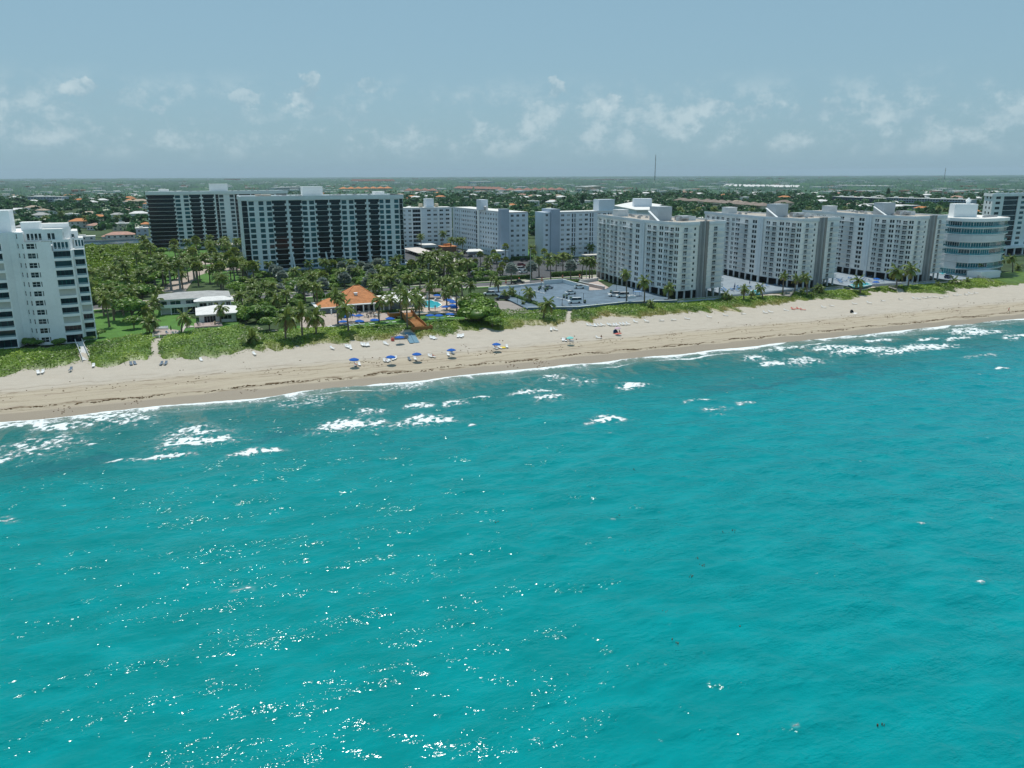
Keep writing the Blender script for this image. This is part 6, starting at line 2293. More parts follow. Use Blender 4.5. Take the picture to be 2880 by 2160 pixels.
# beyond two kilometres the crowns run together: a rolling canopy out to the horizon
na, nr_ = 1150, 330
azs = np.radians(np.linspace(-17, 60, na))
rad = 1700 * (29000 / 1700) ** (np.linspace(0, 1, nr_) ** .85)
RR, AA = np.meshgrid(rad, azs, indexing='ij')
g3 = np.random.default_rng(3)
XX3, YY3 = RR * np.sin(AA), RR * np.cos(AA)
hh_ = 4 + 5.5 + g3.normal(0, 2.2, RR.shape) + g3.random(RR.shape) ** 14 * 9
big_ = fft_noise(nr_, na, 1.0, 14, 110, 1.0, 91)
hh_ += big_ * np.interp(RR, [1700, 6000, 26000], [.8, 2.2, 5.0])
hh_ = np.maximum(hh_, 6)
hh_[:3] = 3
XX3 += g3.normal(0, .25, RR.shape) * RR * .0006
tone3 = np.clip(.22 + .16 * big_ + g3.normal(0, .28, RR.shape), 0, 1)
far_me = np_mesh('distant_wood', np.stack([XX3, YY3, hh_], -1).reshape(-1, 3), grid_faces(na, nr_), M_FAR, False, {'tone': tone3})
tag(link('distant_wood', far_me), 'flat expanse of trees running to the horizon', 'trees', kind='stuff')

# scattered houses of the town, and specks of roofs further out
ROOFS = [(m_tile_w, 'hip', 'white'), (m_tile_o, 'hip', 'orange'), (m_tile_p, 'hip', 'pink'), (m_tile_t, 'hip', 'tan'), (m_tile_g, 'hip', 'grey'), (m_roofw, 'flat', 'flat white')]
HP = []
for k in range(190):
    p = town_point(rs, 560, 2100, (-13, 56), 1.1)
    if p is None or any((p[0] - a) ** 2 + (p[1] - b_) ** 2 < 400 for a, b_ in HP): continue
    HP.append(p)
    rm, kd, nm = ROOFS[[0, 0, 0, 5, 5, 1, 2, 3, 4, 0][k % 10]]
    d = math.hypot(*p)
    s_ = 1.0 + .35 * (d > 1200)
    house(0, 0, round(13 * s_), round(9 * s_), 4.2 if d < 900 else 7.5, kd, m_wwall, rm, f'house with a {nm} roof among the trees of the town', rz=random.uniform(-.9, .5), group=f'{nm}-roofed houses in the trees', xy=p)
mbw, mbp = MB(), MB()
for k in range(600):
    az_ = R(rs.uniform(-14, 57))
    d = 1900 * (14000 / 1900) ** (rs.random() ** 1.5)
    x, y = d * math.sin(az_), d * math.cos(az_)
    w_ = rs.uniform(8, 22) * (1 + d / 5000); dd = rs.uniform(8, 30) * (1 + d / 4000); h_ = 11 + rs.uniform(0, 4) + d / 2200
    (mbp if k % 5 == 0 else mbw).box(x - w_ / 2, x + w_ / 2, y - dd / 2, y + dd / 2, 5, h_)
tag(mbw.obj('distant_houses', m_roofw), 'white specks of roofs scattered through the distant trees', 'houses', kind='stuff')
tag(mbp.obj('distant_red_houses', m_tile_p), 'pinkish specks of roofs scattered through the distant trees', 'houses', kind='stuff')

# air: a closed box of thin pale haze
hz = D.materials.new('haze_air')
hz.use_nodes = True
hz.node_tree.nodes.clear()
vo = hz.node_tree.nodes.new('ShaderNodeVolumePrincipled')
vo.inputs['Density'].default_value = HAZE_D
vo.inputs['Color'].default_value = (0.70, 0.88, 1.0, 1)
vo.inputs['Anisotropy'].default_value = 0.0
ho = hz.node_tree.nodes.new('ShaderNodeOutputMaterial')
hz.node_tree.links.new(vo.outputs[0], ho.inputs['Volume'])
mb = MB()
mb.box(-17000, 27500, -9500, 33500, -3, 260)
if HAZE_D > 0:
    tag(mb.obj('haze', hz), 'thin bluish haze in the air over the town', 'haze', kind='stuff')
# ------------------------------------------------------------------ two white beach houses
def simple_house(name, x0, x1, y0, y1, z0, zt, label, roof_h, wm=None, rm=None, hipped=True, ov=.9):
    b = Building(name, (x0 + x1) / 2, (y0 + y1) / 2, z0, label, 'house')
    f = Facade(b, (x0, y0), (x1, y0), z0, zt)
    for P0, P1 in (((x1, y0), (x1, y1)), ((x1, y1), (x0, y1)), ((x0, y1), (x0, y0))):
        Facade(b, P0, P1, z0, zt).wall('wall', wm or m_wwall)
    mb = MB()
    if hipped: hip(mb, x0, x1, y0, y1, zt, roof_h, ov)
    else: mb.box(x0 - ov, x1 + ov, y0 - ov, y1 + ov, zt, zt + .35)
    mb2 = MB(); mb2.box(x0 - ov + .02, x1 + ov - .02, y0 - ov + .02, y1 + ov - .02, zt - .22, zt - .02)
    b.obj('roof', mb, rm or m_tile_w)
    b.obj('eave', mb2, m_white)
    return b, f


bA, fA = simple_house('beach_house', -13.0, 9.2, 291, 303.5, 4.0, 9.2, 'two-storey white beach house with a broad low white roof', 1.5, rm=m_tile_g)
L = fA.L
fA.win(3.2, 6.6, 6.9, 8.5, 1, 0, m_glass_grn); fA.win(8.2, 11.6, 6.9, 8.5, 1, 0, m_glass_teal)
fA.win(3.4, 7.0, 4.1, 6.2, 3, 0, m_glass_grn); fA.win(8.6, 11.8, 4.1, 6.2, 1, 0, m_glass)
fA.win(0.3, 2.2, 6.9, 8.5, 0, 0, m_glass_grn)
fA.wall('front_wall', m_wwall)
mb = MB(); mb.box(-13.5, -1.4, 289.4, 290.98, 6.35, 6.6)
for x in (-12.9, -9.7, -5.6, -1.8): mb.box(x - .13, x + .13, 289.6, 289.86, 4, 6.35)
mb.box(-13.4, -1.4, 289.4, 289.5, 6.6, 7.5)
bA.obj('balcony', mb, m_white)
bW, fW = simple_house('beach_house', -1.3, 9.9, 286.6, 292.4, 4.0, 8.6, 'front wing of the white beach house with low hip roof and upper windows', 1.0)
for k, (u0, u1) in enumerate([(.8, 3.2), (3.7, 5.2), (5.5, 7.0), (7.9, 9.3), (9.5, 10.9)]):
    fW.win(u0, u1, 6.6, 7.9, 1, 0, m_glass_cur if k else m_glass)
fW.win(8.1, 10.9, 4.6, 6.0, 1, 0, m_glass_cur)
fW.wall('front_wall', m_wwall)
bC, fC = simple_house('beach_cottage', -1.0, 10.4, 267.4, 281.0, 4.0, 7.0, 'single-storey white beach cottage with pale hip roof and timber terrace', 1.7)
fC.win(1.5, 5.1, 4.3, 6.3, 3, 0, m_glass_dark); fC.win(6.3, 10.0, 4.9, 6.3, 2, 0, m_glass, m_white)
fC.wall('front_wall', m_wwall)
mb = MB()
for q in range(22): mb.box(-2.4 + q * .36, -2.4 + q * .36 + .33, 259.4, 266.9, 4.35, 4.5)
mb.box(-2.6, 5.7, 259.2, 267, 3.6, 4.34)
tag(mb.obj('timber_terrace', simple('pinkish_timber', (.42, .33, .30), .8, .2, 2)), 'raised pinkish timber terrace in front of the beach cottage', 'terrace')


def patio_table(x, y, z, label, chairs=3, col=None):
    t_ = empty('patio_table', (x, y, z), random.uniform(0, 6), label, 'table', 'outdoor tables and seats')
    mb = MB(); mb.lathe([(.01, .74), (.55, .74), (.55, .70), (.04, .68), (.04, .02), (.3, .0)], 8)
    link('top', mb.mesh('top', col or m_wwall), t_)
    for k in range(chairs):
        a = 6.283 * k / chairs
        c = empty('patio_chair', (x + math.cos(a) * 1.0, y + math.sin(a) * 1.0, z), a + 1.57, 'outdoor chair at the ' + label.replace('tan teak ', '').replace('at the ', 'by the '), 'chair', 'outdoor chairs')
        cm = shared(('chair', (col or m_wwall).name), lambda: MB().box(-.25, .25, -.25, .25, .38, .45).box(-.25, -.2, -.25, -.2, 0, .38).box(.2, .25, -.25, -.2, 0, .38).box(-.25, -.2, .2, .25, 0, .38).box(.2, .25, .2, .25, 0, .38).mesh('seat', col or m_wwall))
        cb = shared(('chairb', (col or m_wwall).name), lambda: MB().box(-.25, .25, -.28, -.22, .45, .95).mesh('backrest', col or m_wwall))
        link('seat', cm, c); link('backrest', cb, c)


m_tan = simple('tan_teak', (.42, .32, .20), .7, .2, 2)
patio_table(3.6, 262, 4.5, 'tan teak table at the right end of the cottage terrace', 4, m_tan)
patio_table(-.9, 262.4, 4.5, 'dark table at the left end of the cottage terrace', 3, m_taupe)
# little beach terrace with stairs
tp = [at(px, py, 4) for px, py in [(431, 927), (460, 925), (508, 932), (509, 940), (450, 944), (434, 944)]]
tag(sheet('beach_terrace', None, 4.2, m_paver, world_pts=tp), kind='structure')
sp = [at(px, py, 4) for px, py in [(512, 930), (516, 920), (522, 908), (520, 904), (527, 903), (530, 906), (524, 916), (545, 918), (545, 921), (522, 923), (513, 938)]]
tag(sheet('garden_path', None, 4.12, m_conc, world_pts=sp), kind='structure')
st = empty('beach_stairs', (*at(440, 950, 3.8), 3.4), 0, 'small grey stairs with white handrails from the little terrace down to the beach path', 'stairs')
x_, y_ = at(440, 945, 4)
for k in range(7):
    mb = MB(); mb.box(-.8, .8, -k * .5 - .5 + 1.6, -k * .5 + 1.6, .75 - k * .16 - .12, .75 - k * .16)
    link('step', mb.mesh('step', m_grey), st)
mb = MB()
for s in (-1, 1):
    mb.beam((s * .85, 1.6, 1.7), (s * .85, -1.8, .7), .06, .06)
    for k in range(4): mb.beam((s * .85, 1.6 - k * 1.1, 1.7 - k * .33), (s * .85, 1.6 - k * 1.1 + .001, .6 - k * .33), .05, .05)
link('handrail', mb.mesh('handrail', m_white), st)
bx_, by_ = at(452, 928, 4.2)
mb = MB(); mb.box(bx_ - 2.2, bx_ + 2.2, by_ - .3, by_ + .3, 4.5, 4.95); mb.box(bx_ - 2.1, bx_ - 1.8, by_ - .2, by_ + .2, 4.2, 4.5); mb.box(bx_ + 1.8, bx_ + 2.1, by_ - .2, by_ + .2, 4.2, 4.5)
mb.box(bx_ - 2.2, bx_ + 2.2, by_ + .25, by_ + .35, 4.95, 5.3)
tag(mb.obj('bench', m_white), 'long white bench at the back of the little beach terrace', 'bench')
bx_, by_ = at(482, 936, 4.2)
u_ = empty('closed_umbrella', (bx_, by_, 4.2), 0, 'closed black umbrella on the little beach terrace', 'umbrella')
mb = MB(); mb.lathe([(.25, 0), (.25, .1), (.03, .12), (.03, .9)], 8); link('pole', mb.mesh('pole', m_metal), u_)
mb = MB(); mb.lathe([(.05, .8), (.20, 1.0), (.14, 1.7), (.02, 2.4)], 8); link('canopy', mb.mesh('canopy', m_dark), u_)
for px, py in [(470, 938), (488, 939), (497, 938), (503, 937)]:
    bx_, by_ = at(px, py, 4.2)
    c = empty('patio_chair', (bx_, by_, 4.2), random.uniform(0, 6), 'low seat on the little beach terrace above the stairs', 'chair', 'outdoor chairs')
    link('seat', MB().box(-.3, .3, -.3, .3, .1, .4).mesh('seat', m_bluegrey if px == 470 else m_wwall), c)
    link('backrest', MB().box(-.3, .3, .25, .33, .4, .85).mesh('backrest', m_bluegrey if px == 470 else m_wwall), c)


# white boardwalk beside the stepped tower
def boardwalk(pts, w_, m, label, rail=True, plank=.5, name='boardwalk', zoff=.25, rh=.95):
    root = empty(name, (*pts[0][:2], pts[0][2]), 0, label, 'boardwalk')
    o = Vector(pts[0])
    nb = 0
    for a, b_ in zip(pts[:-1], pts[1:]):
        a, b_ = Vector(a), Vector(b_)
        L_ = (b_ - a).length
        d = (b_ - a) / L_
        s = Vector((-d.y, d.x, 0)).normalized()
        n = int(L_ / plank)
        pm = MB(); pm.box(-w_ / 2, w_ / 2, -plank * .46, plank * .46, -.05, 0)
        pm = shared(('plank', w_, plank, m.name), lambda: pm.mesh('plank', m))
        for k in range(n):
            p = a + d * (k + .5) * plank + Vector((0, 0, zoff)) - o
            q = link('plank', pm, root, tuple(p), math.atan2(d.y, d.x) - math.pi / 2)
            nb += 1
        if rail:
            for sd in (-1, 1):
                mb = MB()
                for h_ in (rh, rh * .5):
                    p0, p1 = a + s * sd * w_ / 2 + Vector((0, 0, zoff + h_)) - o, b_ + s * sd * w_ / 2 + Vector((0, 0, zoff + h_)) - o
                    mb.beam(p0, p1, .08, .08)
                for k in range(int(L_ / 1.6) + 1):
                    p0 = a + d * k * 1.6 + s * sd * w_ / 2 - o
                    mb.beam(p0 + Vector((0, 0, -.6)), p0 + Vector((.001, 0, zoff + rh)), .1, .1)
                link('handrail', mb.mesh('handrail', m), root)
    return root


def g3(px, py, dz=0.0):
    x, y = at(px, py, 3.4)
    z = float(ground_z(x, y)) if y < 256 else 4.0
    x, y = at(px, py, z + dz)
    return (x, y, z + dz)


boardwalk([g3(222, 964, .5), g3(243, 1016, .15)], 1.7, m_whitewood, 'straight white wooden boardwalk crossing the dune beside the stepped tower', plank=.55)
boardwalk([g3(2690, 770, .4), g3(2745, 778, .5)], 1.6, m_greywood, 'upper grey wooden boardwalk leading from the curved building', plank=.6)
boardwalk([g3(2745, 778, .5), g3(2765, 786, .3), g3(2788, 796, .2)], 1.6, m_greywood, 'zigzag grey wooden steps going down the dune at right', plank=.6)
for (a, b_, lab) in [((2222, 823), (2212, 835), 'short grey wooden access steps below the middle tower corner'), ((2500, 808), (2522, 815), 'short grey wooden access ramp at the sea corner of the right tower'), ((1590, 862), (1602, 872), 'grey wooden access platform below the parking deck')]:
    boardwalk([g3(*a, .7), g3(*b_, .3)], 2.6, m_greywood, lab, plank=.6)

# ------------------------------------------------------------------ clubhouse with orange roof
bc_ = Building('clubhouse', 52, 276, 4.0, 'clubhouse with a big orange tiled hip roof beside the pool', 'building')
f = Facade(bc_, (45.2, 270.5), (59.2, 269.8), 4, 7.3)
for u0, u1 in ((.6, 4.6), (5.4, 9.2), (10, 13.4)): f.win(u0, u1, 4.2, 6.4, 3, 0, m_glass_dark, m_glass_dark)
f.wall('front_wall', m_wwall)
for P0, P1 in (((59.2, 269.8), (59.2, 284)), ((59.2, 284), (45.2, 284)), ((45.2, 284), (45.2, 270.5))): Facade(bc_, P0, P1, 4, 7.3).wall('wall', m_wwall)
mb = MB()
ex0, ex1, ey0, ey1, ez, ap = 44.3, 60.2, 268.2, 285.0, 7.3, (51.6, 279.5, 12.0)
ap2 = (53.6, 279.5, 12.0)
mb.add([(ex0, ey0, ez), (ex1, ey0, ez), (ex1, ey1, ez), (ex0, ey1, ez), ap, ap2], [(0, 1, 5, 4), (1, 2, 5), (2, 3, 4, 5), (3, 0, 4), (0, 3, 2, 1)])
hip(mb, 38.2, 46.5, 270.6, 281, 6.3, 2.2, .5)
bc_.obj('roof', mb, m_tile_o)
mb = MB()     # raised courses and ridge tiles
for k in range(1, 13):
    t_ = k / 13.5
    def lp(a, b_): return tuple(a[i] + (b_[i] - a[i]) * t_ + (.02 if i == 2 else 0) for i in range(3))
    a, b_ = lp((ex0, ey0, ez), ap), lp((ex1, ey0, ez), ap2)
    mb.beam(a, b_, .10, .06)
    a, b_ = lp((ex0, ey0, ez), ap), lp((ex0, ey1, ez), ap)
    mb.beam(a, b_, .10, .06)
for a, b_ in (((ex0, ey0, ez), ap), ((ex1, ey0, ez), ap2), ((ex0, ey1, ez), ap), ((ex1, ey1, ez), ap2), (ap, ap2)): mb.beam((a[0], a[1], a[2] + .05), (b_[0], b_[1], b_[2] + .05), .28, .16)
tag(bc_.obj('roof_tile_courses', mb, simple('ridge_tile', (.52, .20, .08), .8, .2, 2)), kind='stuff')
mb = MB(); mb.box(50.6, 51.6, 273.2, 274.4, 8.6, 10.1); mb.box(50.45, 51.75, 273.1, 274.5, 10.1, 10.25); bc_.obj('roof_vent', mb, m_pale)
mb = MB(); mb.box(36.6, 45.1, 269.4, 283, 6.0, 6.28); mb.box(44.9, 60.4, 266.6, 269.6, 6.9, 7.2); mb.box(60.5, 66.2, 266.4, 284, 6.9, 7.25); bc_.obj('flat_roof', mb, m_roofw)
for x in (37.2, 41.2, 45.4, 48.8, 52.3, 56, 59.4, 61.4, 65.6):
    mb = MB(); mb.box(x - .2, x + .2, 266.9, 267.3, 4, 6.0 if x < 45 else 6.9); bc_.obj('column', mb, m_white)
mb = MB(); mb.box(38, 45, 271.5, 282, 4, 6.0); mb.box(60.6, 66, 270.5, 283.5, 4, 6.85); bc_.obj('wing_wall', mb, m_bluegrey)
bs = Building('service_wing', 73, 276, 4, 'long white windowless wing with sloping white roof between clubhouse and pool', 'building')
mb = MB(); mb.box(66.4, 75.8, 269.4, 284, 4, 6.6); bs.obj('wall', mb, m_wwall)
mb = MB(); mb.add([(66.2, 269, 6.62), (76, 269, 6.62), (76, 284.4, 7.9), (66.2, 284.4, 7.9), (66.2, 269, 6.72), (76, 269, 6.72), (76, 284.4, 8.0), (66.2, 284.4, 8.0)], [(0, 3, 2, 1), (4, 5, 6, 7), (0, 1, 5, 4), (1, 2, 6, 5), (2, 3, 7, 6), (3, 0, 4, 7)]); bs.obj('roof', mb, m_roofw)
bs.put('window', window_mesh(2.4, 1.0, 2, 0), (69, 269.38, 5.0))

# terraces
tz = 4.35
tag(sheet('clubhouse_terrace', None, tz - .1, m_paver, world_pts=[at(px, py, 4.3) for px, py in [(845, 922), (845, 893), (900, 885), (1100, 872), (1125, 880), (1110, 897), (1000, 908), (930, 918)]]), kind='structure')
POOLT = [at(px, py, 4.6) for px, py in [(1128, 868), (1180, 846), (1215, 838), (1262, 838), (1290, 856), (1297, 884), (1240, 880), (1172, 884), (1130, 882)]]
tag(sheet('pool_terrace', None, 4.55, simple('pool_deck_pavers', (.50, .41, .34), .85, .14, 1), world_pts=POOLT), kind='structure')
m_pool, tp_, bp_ = new_mat('pool_water')
tp_.put(bp_.inputs['Base Color'], tp_.mix(tp_.ss(tp_.noise(tp_.pos(), 1.4, 3, .6), .35, .7), (.015, .40, .47), (.06, .56, .62)))
bp_.inputs['Roughness'].default_value = .08
tp_.put(bp_.inputs['Normal'], tp_.bump(tp_.noise(tp_.pos(), 2.5, 2), .25, .2))


def pool(px_pts, z, label, wp=None):
    pts = wp or [at(px, py, z) for px, py in px_pts]
    root = empty('swimming_pool', (pts[0][0], pts[0][1], z), 0, label, 'swimming pool')
    o = Vector((pts[0][0], pts[0][1], z))
    cx, cy = sum(p[0] for p in pts) / len(pts), sum(p[1] for p in pts) / len(pts)
    mb = MB(); mb.prism([(x, y) for x, y in pts], z - .3, z + .22)
    mb.v = [(a - o.x, b_ - o.y, c - o.z) for a, b_, c in mb.v]
    link('water', mb.mesh('water', m_pool), root)
    mb = MB()
    for (x0, y0), (x1, y1) in zip(pts, pts[1:] + pts[:1]): mb.beam((x0 - o.x, y0 - o.y, .22), (x1 - o.x, y1 - o.y, .22), .35, .08)
    link('coping', mb.mesh('coping', m_white), root)


pool([(1188, 852), (1197, 848), (1213, 845), (1222, 849), (1233, 851), (1243, 859), (1232, 866), (1215, 868), (1196, 865), (1187, 860)], 4.6, 'free-form turquoise pool beside the clubhouse with blue umbrellas on its right')
a_, b1 = at(1168, 886, 4.2), at(1242, 879, 4.2)
mb = MB(); mb.beam((*a_, 4.2), (*b1, 4.2), .3, 1.2)
tag(mb.obj('terrace_wall', simple('aqua_grey_wall', (.25, .40, .38), .8, .1, .5)), 'low grey-green wall of the pool terrace above the lawn', 'wall')
# pergola
pg = Building('pergola', 84, 296, 4.5, 'brown flat-roofed pergola with white posts behind the pool', 'pergola')
pp = [at(px, py, 7.4) for px, py in [(1178, 823), (1238, 820), (1242, 812), (1190, 812)]]
mb = MB(); mb.prism(pp, 7.2, 7.5); pg.obj('roof', mb, m_tile_b)
for px, py in [(1202, 840), (1240, 836), (1182, 838)]:
    x, y = at(px, py, 4.6)
    mb = MB(); mb.box(x - .3, x + .3, y - .3, y + .3, 4.5, 7.2); pg.obj('post', mb, m_white)

# orange wooden dune stairs
ws_ = empty('wooden_stairs', (*at(1135, 880, 5), 4.0), 0, 'orange-brown wooden stairs with wavy side walls from the terrace over the dune', 'stairs')
so = Vector(ws_.location)
top, bot = Vector((*at(1140, 880, 5.6), 5.6)), Vector((*at(1183, 921, 4.4), 4.4))
d_ = bot - top
dh = Vector((d_.x, d_.y, 0)); Ls = dh.length; dh.normalize()
sd_ = Vector((-dh.y, dh.x, 0))
wdt = 1.9
ns = 22
stepm = MB().box(-wdt, wdt, -Ls / ns * .48, Ls / ns * .48, -.08, 0).mesh('step', m_wood)


def zprof(t_):
    return 5.6 + .15 * math.sin(t_ * 9.5) - 1.5 * max(0, t_ - .12) / .88


for k in range(ns):
    t_ = (k + .5) / ns
    p = top + dh * Ls * t_
    link('step', stepm, ws_, (p.x - so.x, p.y - so.y, zprof(t_) - so.z), math.atan2(dh.y, dh.x) - math.pi / 2)
for s in (-1, 1):
    mb = MB()
    for k in range(24):
        t0, t1 = k / 24, (k + 1) / 24
        p0, p1 = top + dh * Ls * t0 + sd_ * s * wdt - so, top + dh * Ls * t1 + sd_ * s * wdt - so
        z0, z1 = zprof(t0) - so.z, zprof(t1) - so.z
        w_ = sd_ * .07
        v = []
        for p, z in ((p0, z0), (p1, z1)):
            for q in (-w_, w_):
                v += [(p.x + q.x, p.y + q.y, z - .75), (p.x + q.x, p.y + q.y, z + 1.0)]
        mb.add(v, [(0, 4, 5, 1), (2, 3, 7, 6), (1, 5, 7, 3), (0, 2, 6, 4)])
    link('side_wall', mb.mesh('side_wall', m_wood), ws_)
bp2 = bot - so
for nm, (x0, x1, y0, y1, z0, z1) in {'landing': (-3.0, 3.2, -2.4, .6, -.5, -.35), 'landing_wall': (-3.0, 3.2, -2.45, -2.3, -1.3, .75), 'landing_side': (3.05, 3.2, -2.29, .6, -1.3, .75), 'landing_end': (-3.0, -2.85, -2.29, .2, -1.3, .6)}.items():
    link(nm, MB().box(x0, x1, y0, y1, z0, z1).mesh(nm, m_wood), ws_, (bp2.x, bp2.y, bp2.z))
pl = at(1114, 886, 5.0)
tag(MB().box(pl[0] - 2.6, pl[0] + 2.4, pl[1] - 1.6, pl[1] + 1.6, 4.85, 5.0).box(pl[0] - 2.6, pl[0] - 2.5, pl[1] - 1.6, pl[1] + 1.6, 5, 5.9).box(pl[0] - 2.5, pl[0] + 2.4, pl[1] - 1.6, pl[1] - 1.5, 5.0, 5.9)
    .box(pl[0] - 2.4, pl[0] - 2.2, pl[1] - 1.4, pl[1] - 1.2, 3.6, 4.85).box(pl[0] + 2.0, pl[0] + 2.2, pl[1] - 1.4, pl[1] - 1.2, 3.6, 4.85).obj('wooden_platform', m_wood), 'orange-brown wooden platform left of the top of the wavy stairs', 'platform')
# blue beach mat
a_, b1 = at(1150, 935, 3.4), at(1166, 960, 2.9)
za, zb_ = float(ground_z(*a_)) + .16, float(ground_z(*b1)) + .10
mt = empty('beach_mat', (a_[0], a_[1], za), 0, 'blue-grey roll-out mat running from the wooden stairs onto the sand', 'mat')
dv = Vector((b1[0] - a_[0], b1[1] - a_[1], zb_ - za))
for k, off in enumerate((-.75, .75)):
    s_ = Vector((-dv.y, dv.x, 0)).normalized() * off
    mb = MB(); mb.beam(s_, dv + s_, 1.4, .05)
    link('strip', mb.mesh('strip', simple('blue_grey_mat', (.13, .25, .33), .8, .15, 2)), mt)

# ------------------------------------------------------------------ parking deck
DZ = 4.7
DK = [at(px, py, DZ) for px, py in [(1374, 815), (1450, 808), (1525, 800), (1582, 796), (1656, 816), (1708, 812), (1724, 800), (1800, 812), (1904, 846), (1760, 852), (1625, 866), (1484, 868)]]
tag(sheet('parking_deck', None, DZ - .1, m_deckblue, world_pts=DK), kind='structure')


def wall_line(pts, z0, z1, th, m, name, label):
    root = empty(name, (*pts[0], z0), 0, label, 'wall')
    for a, b_ in zip(pts[:-1], pts[1:]):
        mb = MB(); mb.beam((a[0] - pts[0][0], a[1] - pts[0][1], (z1 - z0) / 2), (b_[0] - pts[0][0], b_[1] - pts[0][1], (z1 - z0) / 2), th, z1 - z0)
        link('wall_section', mb.mesh('wall_section', m), root)
        mb = MB(); mb.beam((a[0] - pts[0][0], a[1] - pts[0][1], z1 - z0 + .06), (b_[0] - pts[0][0], b_[1] - pts[0][1], z1 - z0 + .06), th + .15, .12)
        link('coping', mb.mesh('coping', m_white), root)
    return root


w_ = lambda *p: [at(px, py, DZ) for px, py in p]
wall_line(w_((1374, 815), (1450, 808), (1528, 800)), 4, 5.5, .3, m_pale, 'parapet_wall', 'low back wall of the parking deck along the road')
wall_line(w_((1530, 800), (1582, 796)), 4, 6.4, .3, m_pale, 'parapet_wall', 'taller section of the parking deck back wall beside the notch')
wall_line(w_((1583, 796), (1656, 816)), 4, 6.3, .3, m_pale, 'parapet_wall', 'wall of the parking deck running down towards the ramp')
wall_line(w_((1628, 800), (1700, 815)), 4, 6.0, .3, simple('pinkish_wall', (.50, .42, .38), .8, .1, .3), 'ramp_wall', 'pinkish wall of the car ramp between deck and tower')
wall_line(w_((1630, 797), (1682, 790)), 4, 6.0, .3, m_pale, 'ramp_wall', 'short back wall of the car ramp by the road')
wall_line(w_((1484, 868), (1625, 866), (1760, 852), (1904, 847)), 3.4, 5.1, .3, m_deckblue, 'deck_edge_wall', 'blue-grey front edge wall of the parking deck above the dune')
rp = [at(px, py, 4.2) for px, py in [(1632, 803), (1682, 794), (1712, 812), (1700, 818), (1658, 820)]]
tag(sheet('ramp', None, 4.66, simple('ramp_concrete', (.46, .38, .34), .85, .12, .4), world_pts=rp), kind='structure')
mk = MB()
for (p, q) in [((1502, 817), (1535, 826)), ((1565, 836), (1600, 846)), ((1460, 806), (1480, 809)), ((1708, 824), (1730, 829))]:
    a, b_ = Vector(at(*p, DZ)), Vector(at(*q, DZ))
    for k in range(4):
        p0, p1 = a + (b_ - a) * (k / 4), a + (b_ - a) * ((k + .7) / 4)
        mk.beam((p0.x, p0.y, DZ + .08), (p1.x, p1.y, DZ + .08), .35, .01)
tag(mk.obj('deck_marking', m_white_line), kind='structure')
# planters and posts on the deck
m_pot = simple('green_planter', (.05, .075, .07), .7, .2, 2)
for i, (px, py) in enumerate([(1516, 816), (1534, 820), (1586, 838), (1594, 840), (1605, 844), (1625, 846), (1645, 853), (1718, 826), (1540, 816), (1520, 812)]):
    x, y = at(px, py, DZ)
    t_ = empty('planter', (x, y, DZ), 0, 'dark round planter with a clipped shrub standing on the parking deck', 'planter', 'planters on the parking deck')
    link('pot', shared('pot', lambda: MB().lathe([(.01, .01), (.38, .01), (.5, .7), (.42, .7), (.01, .62)], 8).mesh('pot', m_pot)), t_)
    link('shrub', CROWNS[i % 4], t_, (0, 0, 1.0), i, .55)
for px, py, h_ in [(1522, 814, 2.6), (1562, 828, 0), (1617, 843, 2.8), (1641, 852, 3.2), (1733, 818, 2.6), (1581, 862, 2.4), (1455, 853, 2.2), (1461, 838, 2.0)]:
    if not h_: continue
    x, y = at(px, py, DZ)
    t_ = empty('deck_lamp', (x, y, DZ), 0, 'thin dark lamp post on the blue-grey parking deck', 'lamp post', 'thin lamp posts on the parking deck')
    link('post', MB().tube([(0, 0, 0), (0, 0, h_)], .07, 6).mesh('post', m_dark), t_)
    link('lamp', MB().lathe([(.01, h_), (.14, h_ + .05), (.14, h_ + .3), (.01, h_ + .4)], 6).mesh('lamp', m_dark), t_)
# pool decks of the towers
m_pd = simple('pale_pool_deck', (.26, .31, .35), .85, .12, .2)
D2 = [(192.5, 247.6), (230.0, 251.5), (228.5, 275), (232, 326), (200, 326), (192.6, 260)]
D3 = [(254.4, 250.5), (287, 247), (285.6, 270), (290, 324), (262, 324), (254.6, 262)]
tag(sheet('pool_deck', None, 4.3, m_pd, world_pts=D2), kind='structure')
tag(sheet('pool_deck', None, 4.3, m_pd, world_pts=D3), kind='structure')
tag(sheet('car_park', None, 4.14, m_pd, world_pts=[(311.5, 249), (330, 245), (330, 262), (322, 310), (312, 310)]), kind='structure')
pool([(2105, 820), (2125, 817), (2142, 821), (2138, 826), (2118, 826)], 4.62, 'small turquoise pool at the foot of the middle tower')
pool([(2385, 802), (2412, 797), (2440, 796), (2452, 801), (2430, 806), (2400, 807)], 4.62, 'turquoise pool at the foot of the right tower')
pool([(2635, 768), (2655, 766), (2668, 769), (2650, 773)], 4.3, 'small light blue pool below the curved glass building')


